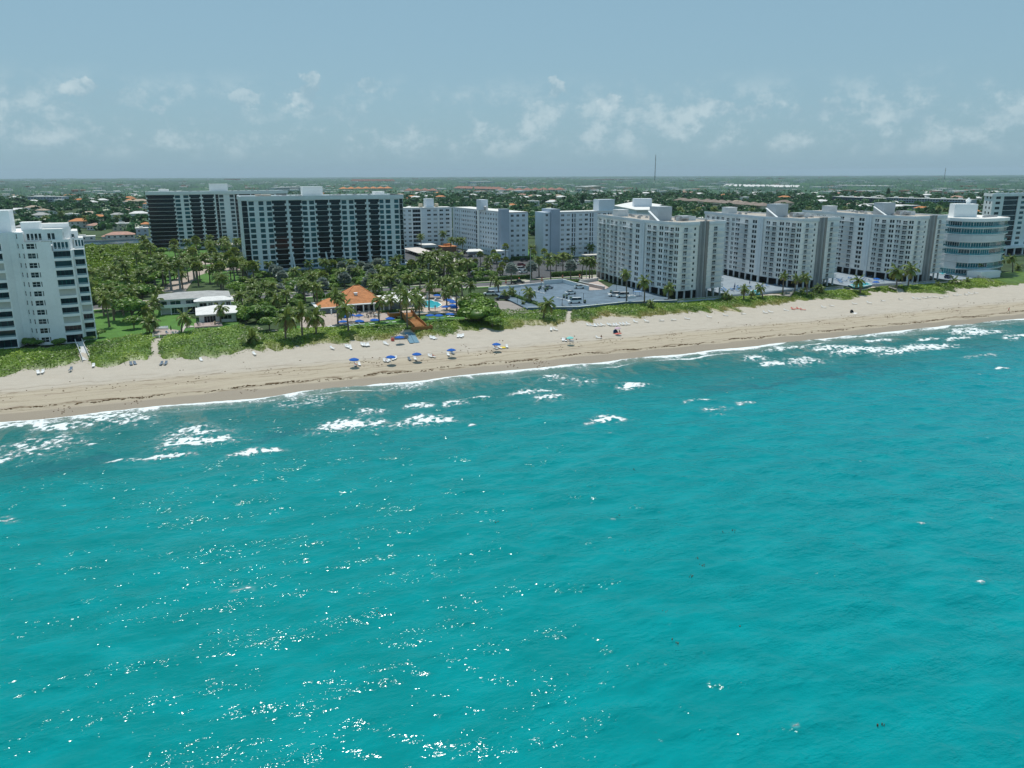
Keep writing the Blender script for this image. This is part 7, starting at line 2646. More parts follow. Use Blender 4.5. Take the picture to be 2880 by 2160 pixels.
def fence(pts, z0, h_, label, m=None, gap=.35):
    root = empty('railing_fence', (*pts[0], z0), 0, label, 'fence')
    for a, b_ in zip(pts[:-1], pts[1:]):
        a2, b2_ = Vector((a[0] - pts[0][0], a[1] - pts[0][1], 0)), Vector((b_[0] - pts[0][0], b_[1] - pts[0][1], 0))
        L_ = (b2_ - a2).length
        mb = MB(); mb.beam(a2 + Vector((0, 0, h_)), b2_ + Vector((0, 0, h_)), .08, .08); link('rail', mb.mesh('rail', m_pale), root)
        mb = MB()
        n = int(L_ / gap)
        for k in range(n):
            p = a2 + (b2_ - a2) * (k + .5) / n
            mb.beam(p + Vector((0, 0, .1)), p + Vector((.001, 0, h_ - .05)), .05, .05)
        tag(link('picket', mb.mesh('picket', m_pale), root), kind='stuff')
        mb = MB(); mb.beam(a2 + Vector((0, 0, .1)), b2_ + Vector((0, 0, .1)), .3, 1.0); link('base_wall', mb.mesh('base_wall', m_bluegrey), root)


fence([at(1905, 850, 4.4), at(1960, 846, 4.4), at(2035, 839, 4.4)], 4.2, 1.3, 'white picket fence along the dune in front of the nearest tower')
fence([(192.5, 247.2), (212, 248.6), (230.2, 250.8)], 4.2, .9, 'low fence along the small pool deck above the dune')
fence([at(2243, 822, 4.4), at(2300, 818, 4.4), at(2372, 812, 4.4)], 4.2, 1.3, 'pale blue-grey fence in front of the middle tower')
fence([(254.4, 250.0), (270, 248), (287, 246.5)], 4.2, .9, 'low fence along the right pool deck above the dune')
fence([at(2540, 804, 4.4), at(2630, 795, 4.4)], 4.2, 1.2, 'pale fence in front of the right tower')

# ------------------------------------------------------------------ carports, small things behind the road
cp = Building('carport', 126, 428, 4, 'very long carport with a flat pale roof, diagonal between the dark tower and white slabs', 'carport')
mb = MB(); mb.prism([at(px, py, 6.2) for px, py in [(1133, 699), (1177, 696), (1338, 747), (1300, 753)]], 6.1, 6.4); cp.obj('roof', mb, simple('pinkish_white_roof', (.64, .57, .52), .85, .1, .3))
for k in range(24):
    for xx in (122.3, 130.6):
        mb = MB(); mb.box(xx - .12, xx + .12, 370 + k * 4.9, 370.25 + k * 4.9, 4, 6.1); cp.obj('post', mb, m_taupe)
b = Building('covered_entrance', 155, 445, 4, 'white flat canopy on walls at the entrance of the middle white slab', 'canopy')
mb = MB(); mb.prism([at(px, py, 7.2) for px, py in [(1310, 709), (1360, 707), (1350, 701), (1318, 702)]], 7.0, 7.4); b.obj('roof', mb, m_roofw)
mb = MB(); mb.box(153, 159, 447, 452, 4, 7.0); b.obj('wall', mb, m_bluegrey)
for xx in (148, 151.5): b.obj('post', MB().box(xx, xx + .4, 445, 445.4, 4, 7.0), m_white)
b = Building('covered_entrance', 139, 484, 4, 'small rounded white canopy at the entrance of the long white block', 'canopy')
mb = MB()
mb.tube([(135.2, 492, 7.4), (135.2, 484, 7.4)], .01, 4)
mb.prism([(134.5, 483), (143.5, 483), (143.5, 500), (134.5, 500)], 7.0, 7.6); b.obj('roof', mb, m_roofw)
for xx in (134.8, 142.8): b.obj('post', MB().box(xx, xx + .4, 483.2, 483.6, 4, 7.0), m_white)
b = Building('guard_hut', 146.5, 470, 4, 'small brown hut with an orange roof among the white slabs', 'hut')
mb = MB(); mb.box(142, 151, 465, 474, 4, 7.4); b.obj('wall', mb, simple('brown_brick', (.22, .13, .09), .85, .2, 1))
mb = MB(); mb.box(141.6, 151.4, 464.6, 474.4, 7.4, 7.8); mb.box(145, 149.5, 470, 474, 7.8, 8.9); b.obj('roof', mb, m_tile_o)
cp = Building('carport', 222, 396, 4, 'pale carport roof glimpsed behind the palms left of the nearest tower', 'carport')
mb = MB(); mb.box(203, 240, 391, 397, 6.4, 6.7); cp.obj('roof', mb, simple('cream_carport_roof', (.62, .58, .52), .85, .1, .3))
for k in range(8): cp.obj('post', MB().box(204 + k * 4.8, 204.2 + k * 4.8, 391.4, 391.6, 4, 6.4), m_metal)

m_pole = simple('concrete_pole', (.48, .49, .48), .8, .1, 1)
for (px, py, pt, lab) in [(1492, 797, 698, 'tall grey street lamp post at the car park entrance'), (1058, 826, 757, 'grey street lamp post behind the orange roof'), (645, 812, 762, 'grey street lamp post between the palms above the white roofs'),
                          (1206, 812, 740, 'grey-blue street lamp post among the palms above the pool'), (1278, 775, 735, 'grey street lamp post beside the carport end'), (1649, 783, 720, 'grey street lamp post left of the nearest tower'), (1345, 772, 728, 'grey street lamp post in front of the carport end')]:
    x, y = at(px, py, 4)
    h_ = height_at(px, pt, x, y) - 4
    t_ = empty('street_lamp', (x, y, 4), 0, lab, 'street lamp')
    link('post', MB().tube([(0, 0, 0), (0, 0, h_)], [.16, .10], 7).mesh('post', m_pole), t_)
    link('lamp_arm', MB().tube([(0, 0, h_ - .3), (0, -1.8, h_)], .06, 5).box(-.15, .15, -2.4, -1.7, h_ - .06, h_ + .06).mesh('lamp_arm', m_pole), t_)
m_or = simple('orange_plastic', (.75, .16, .04), .6, .1, 2)
for i, (px, py) in enumerate([(1582, 782), (1630, 780), (1524, 790), (1423, 797), (1460, 790), (1230, 815), (1212, 818), (1040, 826)]):
    x, y = at(px, py, 4)
    t_ = empty('traffic_barrel', (x, y, 4.1), 0, 'orange traffic barrel standing along the coastal road', 'barrel', 'orange traffic barrels along the road')
    link('drum', shared('drum', lambda: MB().lathe([(.01, 0), (.38, 0), (.32, .5), (.30, 1.25), (.01, 1.25)], 9).mesh('drum', m_or)), t_)
    link('stripe', shared('strp', lambda: MB().lathe([(.335, .62), (.32, .78)], 9).lathe([(.325, .95), (.31, 1.08)], 9).mesh('stripe', m_white_line)), t_)


# ------------------------------------------------------------------ cars
def car_meshes(kind, paint):
    def mk():
        L_, W, H_ = {'sedan': (4.7, 1.82, 1.45), 'suv': (4.7, 1.9, 1.75), 'van': (5.0, 1.95, 2.0), 'pickup': (5.6, 1.95, 1.85)}[kind]
        prof = {'sedan': [(-2.35, .35), (-2.35, .85), (-2.2, .98), (-1.1, 1.02), (1.0, 1.0), (2.05, .82), (2.35, .6), (2.35, .35)],
                'suv': [(-2.35, .4), (-2.35, 1.05), (-2.25, 1.1), (1.05, 1.08), (2.1, .95), (2.35, .75), (2.35, .4)],
                'van': [(-2.5, .35), (-2.5, 1.15), (-2.45, 1.2), (1.5, 1.15), (2.3, .95), (2.5, .7), (2.5, .35)],
                'pickup': [(-2.8, .5), (-2.8, 1.1), (-.6, 1.1), (1.2, 1.1), (2.5, 1.0), (2.8, .8), (2.8, .5)]}[kind]
        cab = {'sedan': [(-1.75, 1.0), (-1.05, 1.42), (.25, 1.45), (1.15, 1.0)], 'suv': [(-2.3, 1.08), (-2.05, 1.7), (.3, 1.75), (1.2, 1.08)],
               'van': [(-2.46, 1.18), (-2.38, 1.95), (.9, 2.0), (1.75, 1.15)], 'pickup': [(-.6, 1.1), (-.45, 1.8), (.8, 1.85), (1.5, 1.1)]}[kind]

        def loft(mb, pr, wb, wt):
            zs = [z for _, z in pr]; z0, z1 = min(zs), max(zs)
            n = len(pr)
            v = []
            for s in (-1, 1):
                for x, z in pr: v.append((x, s * (wb + (wt - wb) * (z - z0) / max(z1 - z0, .01)) / 2, z))
            fs = [(i, (i + 1) % n, n + (i + 1) % n, n + i) for i in range(n)] + [tuple(range(n - 1, -1, -1)), tuple(range(n, 2 * n))]
            mb.add(v, fs)
        body = MB(); loft(body, prof, W, W * .94)
        zr = cab[2][1]
        body.box(cab[1][0] + .08, cab[2][0] - .05, -W * .37, W * .37, zr - .02, zr + .03)
        if kind == 'pickup': body.box(-2.75, -.65, -.97, -.85, 1.1, 1.35).box(-2.75, -.65, .85, .97, 1.1, 1.35)
        gl = MB(); loft(gl, cab, W * .92, W * .76)
        pil = MB()
        for s in (-1, 1):
            for x in ((cab[1][0] + cab[2][0]) / 2,):
                pil.box(x - .05, x + .05, s * W * .40 - .03, s * W * .40 + .05 * s, cab[0][1] + .02, zr - .02)
        wh = MB()
        wh.tube([(0, -.12, 0), (0, .12, 0)], .34, 10)
        lt = MB(); lt.box(prof[-1][0] - .02, prof[-1][0] + .03, -W * .42, -W * .25, .62, .74).box(prof[-1][0] - .02, prof[-1][0] + .03, W * .25, W * .42, .62, .74)
        return (body.mesh('body', paint), gl.mesh('windows', m_glass_dark), wh.mesh('wheel', m_dark), lt.mesh('headlights', m_metal), pil.mesh('pillar', paint), L_, W)
    return shared(('car', kind, paint.name), mk)


def paint(name, c):
    return simple('car_paint_' + name, c, .25, .03, 1, .5, coat=.5)


CP = {k: paint(k, c) for k, c in {'white': (.78, .78, .77), 'silver': (.42, .43, .45), 'black': (.012, .014, .018), 'red': (.22, .008, .02), 'blue': (.02, .045, .12), 'grey': (.14, .15, .16), 'green': (.015, .035, .03), 'beige': (.48, .43, .34)}.items()}


def car(x, y, z, rz, kind, col, label, group=None):
    bm_, gm, wm, lm, pm, L_, W = car_meshes(kind, CP[col])
    root = empty('parked_car' if kind != 'pickup' else 'pickup_truck', (x, y, z), rz, label, 'car' if kind != 'van' else 'van', group)
    link('body', bm_, root); link('windows', gm, root); link('headlights', lm, root); link('pillars', pm, root)
    for sx_ in (-.30, .31):
        for sy in (-1, 1): link('wheel', wm, root, (sx_ * L_, sy * (W / 2 - .12), .34))
    return root


CARS = [(1541, 812, 'sedan', 'silver', 10, 4.78, 'silver saloon parked alone on the deck beside a planter'), (1630, 811, 'sedan', 'white', -25, 4.78, 'white saloon with black roof glass, parked against the deck back wall'),
        (1605, 827, 'sedan', 'white', 10, 4.78, 'white saloon in the middle of the parking deck'), (1616, 852, 'van', 'white', 170, 4.78, 'white minivan nearest the dune edge of the deck'),
        (1727, 833, 'suv', 'white', 175, 4.78, 'left of the two white vehicles parked close together near the tower'), (1750, 836, 'van', 'white', 172, 4.78, 'right of the two white vehicles parked close together, a van'),
        (1376, 830, 'suv', 'white', 160, 4.15, 'white vehicle half hidden behind the sea grape thicket'), (1412, 844, 'pickup', 'black', 170, 4.15, 'dark blue-black pickup in the small grey car park'),
        (2606, 787, 'suv', 'black', 180, 4.2, 'dark car parked under the corner of the right tower'), (2668, 783, 'suv', 'blue', 10, 4.2, 'dark blue car parked between the right tower and the boardwalk'),
        (1171, 759, 'suv', 'white', 0, 4.1, 'white estate car beside the foot of the front dark tower'), (1158, 754, 'sedan', 'white', 0, 4.1, 'white car behind the estate car beside the dark tower'),
        (1160, 746, 'sedan', 'silver', 0, 4.1, 'silver car in the row beside the dark tower'), (1468, 749, 'suv', 'red', 0, 4.12, 'dark red car in the open car park'),
        (1466, 760, 'van', 'white', 5, 4.12, 'tall white vehicle behind the white saloon near the entrance drive'), (1472, 768, 'sedan', 'white', 10, 4.12, 'white saloon nearest the entrance drive'),
        (1474, 735, 'suv', 'black', 0, 4.12, 'dark car parked at the foot of the white slab'), (1458, 798, 'pickup', 'green', 3, 4.1, 'very dark pickup driving on the coastal road'),
        (1341, 723, 'sedan', 'white', 0, 4.12, 'white car in front of the slab entrance canopy'), (1290, 712, 'sedan', 'white', 0, 4.12, 'white car left of the entrance canopy'),
        (1312, 714, 'suv', 'black', 0, 4.12, 'black car under the entrance canopy'), (1312, 766, 'suv', 'black', 0, 4.1, 'black car just under the near end of the carport'), (1334, 770, 'sedan', 'white', 0, 4.1, 'white car beside the near end of the carport'),
        (1369, 764, 'sedan', 'white', 0, 4.1, 'white car under the small palms by the kerb'), (1575, 748, 'sedan', 'beige', 0, 4.1, 'orange-beige car glimpsed behind the palms'),
        (1360, 745, 'sedan', 'grey', 90, 4.1, 'grey car behind the palms in the middle car park'), (1190, 722, 'sedan', 'grey', 90, 4.1, 'grey car on the lane beside the dark tower')]
for (px, py, kd, col, rz, z, lab) in CARS:
    x, y = at(px, py, z)
    car(x, y, z, R(rz) , kd, col, lab)
cr = random.Random(12)
for row in (342, 358, 374, 388):
    for x in np.arange(186, 236, 3.1):
        if cr.random() < .36:
            kd = cr.choice(['sedan', 'sedan', 'suv', 'suv']); col = cr.choice(['white', 'white', 'white', 'silver', 'grey', 'black', 'blue', 'red'])
            car(x, row, 4.12, R(90 + cr.choice([0, 180])), kd, col, f'{col} car in the shaded rows of the right car park', f'{col} cars in the right car park')
for k in range(22):
    if cr.random() < .6: car(126.5, 374 + k * 4.9 + 1, 4.12, R(cr.choice([0, 180])), 'sedan', cr.choice(['grey', 'black', 'silver', 'white', 'blue']), 'car standing in shade under the long carport', 'cars under the long carport')
for k in range(9):
    car(106.5 + .3 * k, 420 + k * 3.3, 4.12, R(0), 'sedan', cr.choice(['white', 'silver', 'grey', 'white']), 'car in the row along the lane beside the dark tower', 'cars beside the dark tower')

# ------------------------------------------------------------------ beach umbrellas and loungers
m_blue = simple('blue_canvas', (0.003, 0.10, 0.42), .75, .12, 1.5, .2)
m_aqua = simple('aqua_canvas', (.22, .60, .55), .75, .1, 2)
m_pink = simple('pale_pink_canvas', (.62, .45, .52), .75, .1, 2)
m_navyc = simple('navy_canvas', (.02, .07, .16), .75, .1, 2)
m_lw = simple('white_plastic', (.80, .80, .79), .5, .06, 2)
m_lb = simple('blue_grey_plastic', (.14, .19, .25), .6, .1, 2)
m_lbl = simple('light_blue_sling', (.16, .30, .50), .7, .1, 2)
m_yel = simple('yellow_towel', (.75, .55, .05), .9, .1, 2)
m_red = simple('coral_red', (.62, .14, .11), .7, .1, 2)


def umb_meshes(m, r, tilt):
    def mk():
        mb = MB()
        n = 16
        v = [(0, 0, 2.55)]
        for rr2, z in ((.5, 2.42), (1.0, 2.12)):
            for k in range(n):
                a = 6.283 * k / n
                kk = 1.0 if k % 2 == 0 else .95
                v.append((r * rr2 * kk * math.cos(a), r * rr2 * kk * math.sin(a), z + (0 if k % 2 == 0 else -.04)))
        for k in range(n):
            v.append((r * (1 if k % 2 == 0 else .95) * math.cos(6.283 * k / n), r * (1 if k % 2 == 0 else .95) * math.sin(6.283 * k / n), 2.0 - .05 * (k % 2)))
        fs = [(0, 1 + k, 1 + (k + 1) % n) for k in range(n)]
        for ring in (1, 1 + n):
            for k in range(n): fs.append((ring + k, ring + n + k, ring + n + (k + 1) % n, ring + (k + 1) % n))
        mb.add(v, fs)
        mb.tube([(0, 0, 2.5), (0, 0, 2.72)], .03, 5)
        cm = mb.mesh('canopy', m)
        pm = MB().tube([(0, 0, -.25), (0, 0, 2.5)], .03, 6).mesh('pole', m_white)
        rb = MB()
        for k in range(8):
            a = 6.283 * k / 8
            rb.beam((0, 0, 1.75), (r * .5 * math.cos(a), r * .5 * math.sin(a), 2.38), .02, .02)
        return cm, pm, rb.mesh('ribs', m_metal)
    return shared(('umb', m.name, r, tilt), mk)


def umbrella(x, y, z, label, m=None, r=1.35, group=None):
    cm, pm, rb = umb_meshes(m or m_blue, r, 0)
    root = empty('umbrella', (x, y, z), random.uniform(0, 6.28), label, 'umbrella', group)
    root.rotation_euler = (random.uniform(-.05, .05), random.uniform(-.05, .05), random.uniform(0, 6.28))
    link('canopy', cm, root); link('pole', pm, root); link('ribs', rb, root)


def gz(px, py, dz=0):
    x, y = at(px, py, 2.4 + dz)
    z = float(ground_z(x, y)) if y < 250 else 4.05
    x, y = at(px, py, z + dz)
    z = float(ground_z(x, y)) if y < 250 else 4.05
    return x, y, z


for (px, py, z, lab) in [(964, 886, 4.3, 'blue umbrella at the left back of the clubhouse terrace'), (972, 891, 4.3, 'blue umbrella overlapping its neighbour at the left of the terrace'), (986, 886, 4.3, 'third blue umbrella from the left at the back of the terrace'),
                         (1010, 887, 4.3, 'blue umbrella before the clubhouse columns, centre'), (965, 904, 4.2, 'blue umbrella at the front left edge of the terrace'), (1010, 902, 4.2, 'wide blue umbrella at the front centre of the terrace'),
                         (1053, 899, 4.2, 'blue umbrella at the front right of the terrace'), (1096, 895, 4.2, 'blue umbrella left of the wooden platform'), (878, 891, 4.2, 'blue umbrella half hidden by a palm at the far left of the terrace'),
                         (1210, 886, 4.1, 'left of three blue umbrellas on the lawn below the pool'), (1234, 886, 4.1, 'middle of three blue umbrellas on the lawn below the pool'), (1265, 883, 4.1, 'right of three blue umbrellas on the lawn below the pool'),
                         (1229, 830, 4.6, 'blue umbrella alone in front of the pergola'), (1259, 842, 4.6, 'rearmost blue umbrella right of the pool'), (1267, 845, 4.6, 'second blue umbrella from the back, right of the pool'), (1274, 849, 4.6, 'blue umbrella right of the pool, beside the tall palm'),
                         (1253, 862, 4.6, 'blue umbrella at the right corner of the pool'), (1273, 858, 4.6, 'blue umbrella among the loungers right of the pool, upper'), (1277, 863, 4.6, 'blue umbrella among the loungers right of the pool, lower'),
                         (2466, 784, 4.4, 'upper blue umbrella on the right pool deck'), (2464, 793, 4.4, 'lower blue umbrella on the right pool deck')]:
    x, y = at(px, py, z + 2.2)
    umbrella(x, y, z, lab, r=1.5)
for (px, py, m, r_, lab) in [(995, 1015, m_blue, 1.3, 'blue umbrella nearest the water, leftmost on the open sand'), (1099, 1011, m_blue, 1.3, 'blue umbrella over a crowded group of loungers, second from left on the sand'),
                             (1172, 1000, m_blue, 1.3, 'blue umbrella with a lone reclining chair, third from left on the sand'), (1270, 988, m_blue, 1.3, 'fourth blue umbrella on the open sand, above two dark chairs'),
                             (1396, 969, m_blue, 1.3, 'blue umbrella beside the yellow towel, rightmost blue one on the sand'), (1124, 948, m_blue, 1.4, 'blue umbrella over the beach attendant table by the mat'),
                             (1604, 951, m_aqua, 1.1, 'tilted pale aqua umbrella on the sand'), (1738, 923, m_pink, 1.0, 'pale pink umbrella below the long lounger row')]:
    x, y, z = gz(px, py, 2.2)
    umbrella(x, y, z, lab, m, r_)


def lounger_meshes(m):
    def mk():
        seat = MB().box(-.32, .32, -.95, .35, .30, .36).mesh('seat', m)
        back = MB().add([(-.32, .35, .31), (.32, .35, .31), (.32, .95, .78), (-.32, .95, .78), (-.32, .35, .37), (.32, .35, .37), (.32, .92, .84), (-.32, .92, .84)],
                        [(0, 3, 2, 1), (4, 5, 6, 7), (0, 1, 5, 4), (1, 2, 6, 5), (2, 3, 7, 6), (3, 0, 4, 7)]).mesh('backrest', m)
        leg = MB()
        for sx_ in (-.28, .28):
            for sy in (-.85, .3, .8): leg.box(sx_ - .03, sx_ + .03, sy - .03, sy + .03, 0, .30)
        return seat, back, leg.mesh('legs', m)
    return shared(('lounger', m.name), mk)


def lounger(x, y, z, rz, label, m=None, group=None):
    s_, b_, l_ = lounger_meshes(m or m_lw)
    root = empty('sun_lounger', (x, y, z), rz, label, 'sun lounger', group)
    link('seat', s_, root); link('backrest', b_, root); link('legs', l_, root)


LG = [([(108, 1051), (120, 1049)], m_lw, 'lounger of the pale pair at the far left dune edge'), ([(199, 1042)], m_lb, 'dark low lounger alone left of the boardwalk end'), ([(263, 1030)], m_lw, 'white lounger alone at the foot of the white boardwalk'),
      ([(369, 1026), (380, 1025)], m_lb, 'grey lounger of the left pair below the dune path'), ([(454, 1026), (466, 1025)], m_lb, 'grey lounger of the pair right of the dune path'), ([(566, 1015)], m_lw, 'white lounger alone in front of the beach cottage dune'),
      ([(716, 998)], m_lw, 'white lounger alone near the fallen grey fronds'), ([(935, 982)], m_lw, 'single white lounger left of the stacked groups'), ([(976, 978), (980, 978), (984, 979), (987, 983)], m_lw, 'lounger of the white stack below the clubhouse, left group'),
      ([(1019, 972), (1024, 973), (1028, 974), (1032, 973), (1036, 973)], m_lw, 'lounger of the white stack below the clubhouse, middle group'), ([(1084, 969), (1088, 970)], m_lw, 'lounger of the small white stack left of the blue mat'),
      ([(1212, 952), (1216, 953), (1220, 954), (1224, 953)], m_lw, 'lounger of the white stack right of the blue mat'), ([(1288, 949), (1293, 948), (1297, 949), (1302, 947)], m_lw, 'lounger of the white stack at the end of the green dune'),
      ([(1000, 1032), (1011, 1030)], m_lw, 'lounger under the leftmost blue beach umbrella'), ([(1082, 1019), (1088, 1020), (1094, 1017), (1106, 1014), (1112, 1012)], m_lw, 'lounger under the second blue beach umbrella'),
      ([(1152, 1015)], m_lb, 'dark seat left of the third blue beach umbrella'), ([(1168, 1014)], m_lw, 'white recliner under the third blue beach umbrella'), ([(1210, 1006), (1219, 1007)], m_lw, 'pale lounger of the pair without umbrella in mid beach'),
      ([(1261, 1002)], m_lw, 'white lounger beside the fourth blue beach umbrella'), ([(1273, 997)], m_lb, 'dark chair under the fourth blue beach umbrella'), ([(1394, 983), (1406, 982)], m_lw, 'lounger under the blue umbrella beside the yellow towel'),
      ([(1426, 979)], m_lw, 'white lounger right of the yellow towel'), ([(1550, 929), (1562, 929)], m_lw, 'white lounger alone below the lone dune palm'),
      ([(1656, 917), (1666, 918), (1675, 918), (1686, 917), (1695, 916), (1713, 916), (1721, 917), (1730, 917), (1737, 916), (1748, 914), (1757, 914), (1766, 913)], m_lw, 'white lounger in the long row below the nearest tower'),
      ([(1583, 960), (1590, 961)], m_lw, 'pale chair beside the aqua umbrella'), ([(1606, 962)], m_lb, 'dark chair under the aqua umbrella'), ([(1683, 953)], m_lw, 'white lounger with a bather near the middle of the beach')]
SPR = [(1787, 907), (1818, 905), (1860, 903), (1894, 901), (1932, 898), (1994, 893), (2040, 889), (2090, 885), (2152, 881), (2167, 879), (2211, 875), (2316, 866), (2338, 862), (2403, 856), (2444, 853), (2482, 848), (2532, 844), (2572, 841), (2582, 841),
       (2599, 839), (2612, 838), (2628, 837), (2645, 840), (2659, 835), (2686, 832), (2697, 831), (2716, 830), (2729, 827), (2744, 826)]
for pts, m, lab in LG:
    for px, py in pts:
        x, y, z = gz(px, py)
        lounger(x, y, z, R(random.uniform(-25, 25)) + (R(20) if px > 1600 else 0), lab, m, lab + 's' if len(pts) > 1 else None)
where = ['beside the right end of the long row', 'below the nearest tower, second past the long row', 'below the sea corner of the nearest tower', 'small, below the fin of the nearest tower', 'just right of the nearest tower fin',
         'below the fence end of the nearest tower', 'below the low dune palm', 'below the small pool palms', 'left of a close pair before the middle tower', 'right of a close pair before the middle tower', 'left of the red chairs', 'first right of the red chairs',
         'second right of the red chairs', 'below the lone dark dune palm', 'below the right pool deck', 'below the two big palms, left', 'below the two big palms, right', 'left one touching another at far right', 'right one touching another at far right']
for i, (px, py) in enumerate(SPR):
    x, y, z = gz(px, py)
    lab = 'white lounger standing ' + where[i] if i < len(where) else 'white lounger in the loose line at the far right of the beach'
    lounger(x, y, z, R(random.uniform(20, 80)), lab, m_lw, None if i < len(where) else 'loungers at the far right of the beach')
for px, py in [(2230, 871), (2238, 870), (2246, 870), (2258, 873)]:
    x, y, z = gz(px, py)
    lounger(x, y, z, R(random.uniform(0, 60)), 'coral red beach chair in the small red cluster before the middle tower', m_red, 'coral red beach chairs')
for px, py in [(923, 921), (937, 921), (975, 918), (988, 917), (1001, 915), (1017, 914), (1045, 913), (1087, 909), (1106, 908), (875, 926), (888, 925), (1259, 893), (1270, 893)]:
    x, y = at(px, py, 4.05)
    lounger(x, y, 4.04, R(random.uniform(60, 110)), 'white lounger on the clubhouse lawn', m_lw, 'white loungers on the clubhouse lawn')
for px, py in [(1204, 900), (1212, 899), (1229, 898), (1242, 897), (980, 918)]:
    x, y = at(px, py, 4.05)
    lounger(x, y, 4.04, R(random.uniform(60, 110)), 'light blue lounger on the lawn below the pool', m_lbl, 'light blue loungers on the lawn')
ur = random.Random(44)
for (x0, x1, y0, y1, n, m, lab, z) in [(192, 228, 256, 266, 26, m_lbl, 'light blue lounger around the pool of the middle tower', 4.5), (256, 286, 254, 268, 30, m_lbl, 'light blue lounger around the pool of the right tower', 4.5),
                                       (82, 94, 262, 284, 22, m_lw, 'lounger on the paved terrace right of the clubhouse pool', 4.62), (46, 68, 256.5, 265.5, 0, m_lw, 'x', 4.3)]:
    for k in range(n):
        x, y = ur.uniform(x0, x1), ur.uniform(y0, y1)
        lounger(x, y, z + .1, R(ur.choice([0, 90, 180, 200])), lab, m, lab + 's')
for k in range(15):
    x, y = at(ur.uniform(940, 1095), 0, 4)[0], ur.uniform(255.5, 264.5)
    x = ur.uniform(42, 66)
    patio_table(x, y, 4.3, 'table on the busy clubhouse terrace', 4, ur.choice([m_wwall, m_tan, m_taupe]))
# closed umbrellas on tower decks
for (px, py, lab) in [(2066, 812, 'closed navy umbrella at the left of the small pool deck'), (2108, 803, 'closed blue umbrella at the back of the small pool deck'), (2064, 820, 'closed black umbrella nearest the dune on the small pool deck'), (2435, 782, 'closed navy umbrella on the right pool deck'),
                      (1781, 827, 'closed navy umbrella on the parking deck beside the blue tarpaulin')]:
    x, y = at(px, py, 4.6)
    u_ = empty('closed_umbrella', (x, y, 4.5), 0, lab, 'umbrella')
    link('pole', shared('cpole', lambda: MB().lathe([(.25, 0), (.25, .1), (.03, .12), (.03, .9)], 8).mesh('pole', m_metal)), u_)
    link('canopy', shared('ccan', lambda: MB().lathe([(.05, .8), (.22, 1.0), (.16, 1.9), (.02, 2.7)], 8).mesh('canopy', m_navyc)), u_)
# yellow towel, tents and table of the beach attendant
x, y, z = gz(1415, 980)
tag(MB().prism([(x - .6, y - .9), (x + .6, y - .8), (x + .65, y + .9), (x - .55, y + .8)], z + .02, z + .22).obj('beach_towel', m_yel), 'bright yellow towel or mattress between white loungers', 'towel')
x, y, z = gz(1126, 956)
tb = empty('beach_stand', (x, y, z), 0, 'low grey counter of the beach attendant under a blue umbrella', 'stand')
link('counter', MB().box(-2.6, 2.2, .9, 1.3, .0, 1.1).mesh('counter', m_greywood), tb)
link('end_panel', MB().box(2.2, 2.4, -.6, 1.3, 0, 1.3).mesh('end_panel', m_greywood), tb)
link('cushion_pile', MB().box(-2.9, -2.0, -.9, .0, 0, .6).box(-2.8, -2.1, -.8, -.1, .6, .9).mesh('cushion_pile', m_red), tb)
for (px, py, m, lab) in [(1732, 938, m_navyc, 'dark blue domed beach shelter facing the sea'), (2397, 881, m_dark, 'small black beach shelter alone on the right part of the sand')]:
    x, y, z = gz(px, py)
    t_ = empty('beach_shelter', (x, y, z), R(25), lab, 'beach tent')
    mb = MB()
    n = 7
    v = []
    for j in range(5):
        ph_ = j / 4 * math.pi * .55
        for k in range(n):
            a = math.pi * k / (n - 1)
            v.append((1.15 * math.cos(a), 1.0 * math.sin(a) * math.sin(ph_ + .5) - .2, 1.25 * math.sin(a) * math.cos(ph_ * .9)))
    fs = [(j * n + k, j * n + k + 1, (j + 1) * n + k + 1, (j + 1) * n + k) for j in range(4) for k in range(n - 1)]
    mb.add(v, fs)
    link('canopy', mb.mesh('canopy', m), t_)
    link('groundsheet', MB().box(-1.2, 1.2, -1.5, .5, 0.01, .05).mesh('groundsheet', m_red if m is m_navyc else m_lw), t_)
x, y = at(1793, 832, DZ)
tag(MB().box(x - 1.6, x + 1.6, y - 1, y + 1, DZ + 1.6, DZ + 1.7).box(x - 1.5, x - 1.4, y - .9, y - .8, DZ, DZ + 1.6).box(x + 1.4, x + 1.5, y - .9, y - .8, DZ, DZ + 1.6).box(x + 1.4, x + 1.5, y + .8, y + .9, DZ, DZ + 1.6).box(x - 1.5, x - 1.4, y + .8, y + .9, DZ, DZ + 1.6)
    .obj('blue_canopy', m_lbl), 'small light blue canopy near the dune edge of the deck', 'canopy')
x, y = at(1777, 838, DZ)
tag(MB().box(x - 1.6, x + 1.6, y - .5, y + .5, DZ + .05, DZ + .8).box(x - 1.2, x + .8, y - .4, y + .4, DZ + .8, DZ + 1.1).obj('stacked_furniture', m_lw), 'pile of white furniture beside the closed umbrella on the deck', 'furniture')


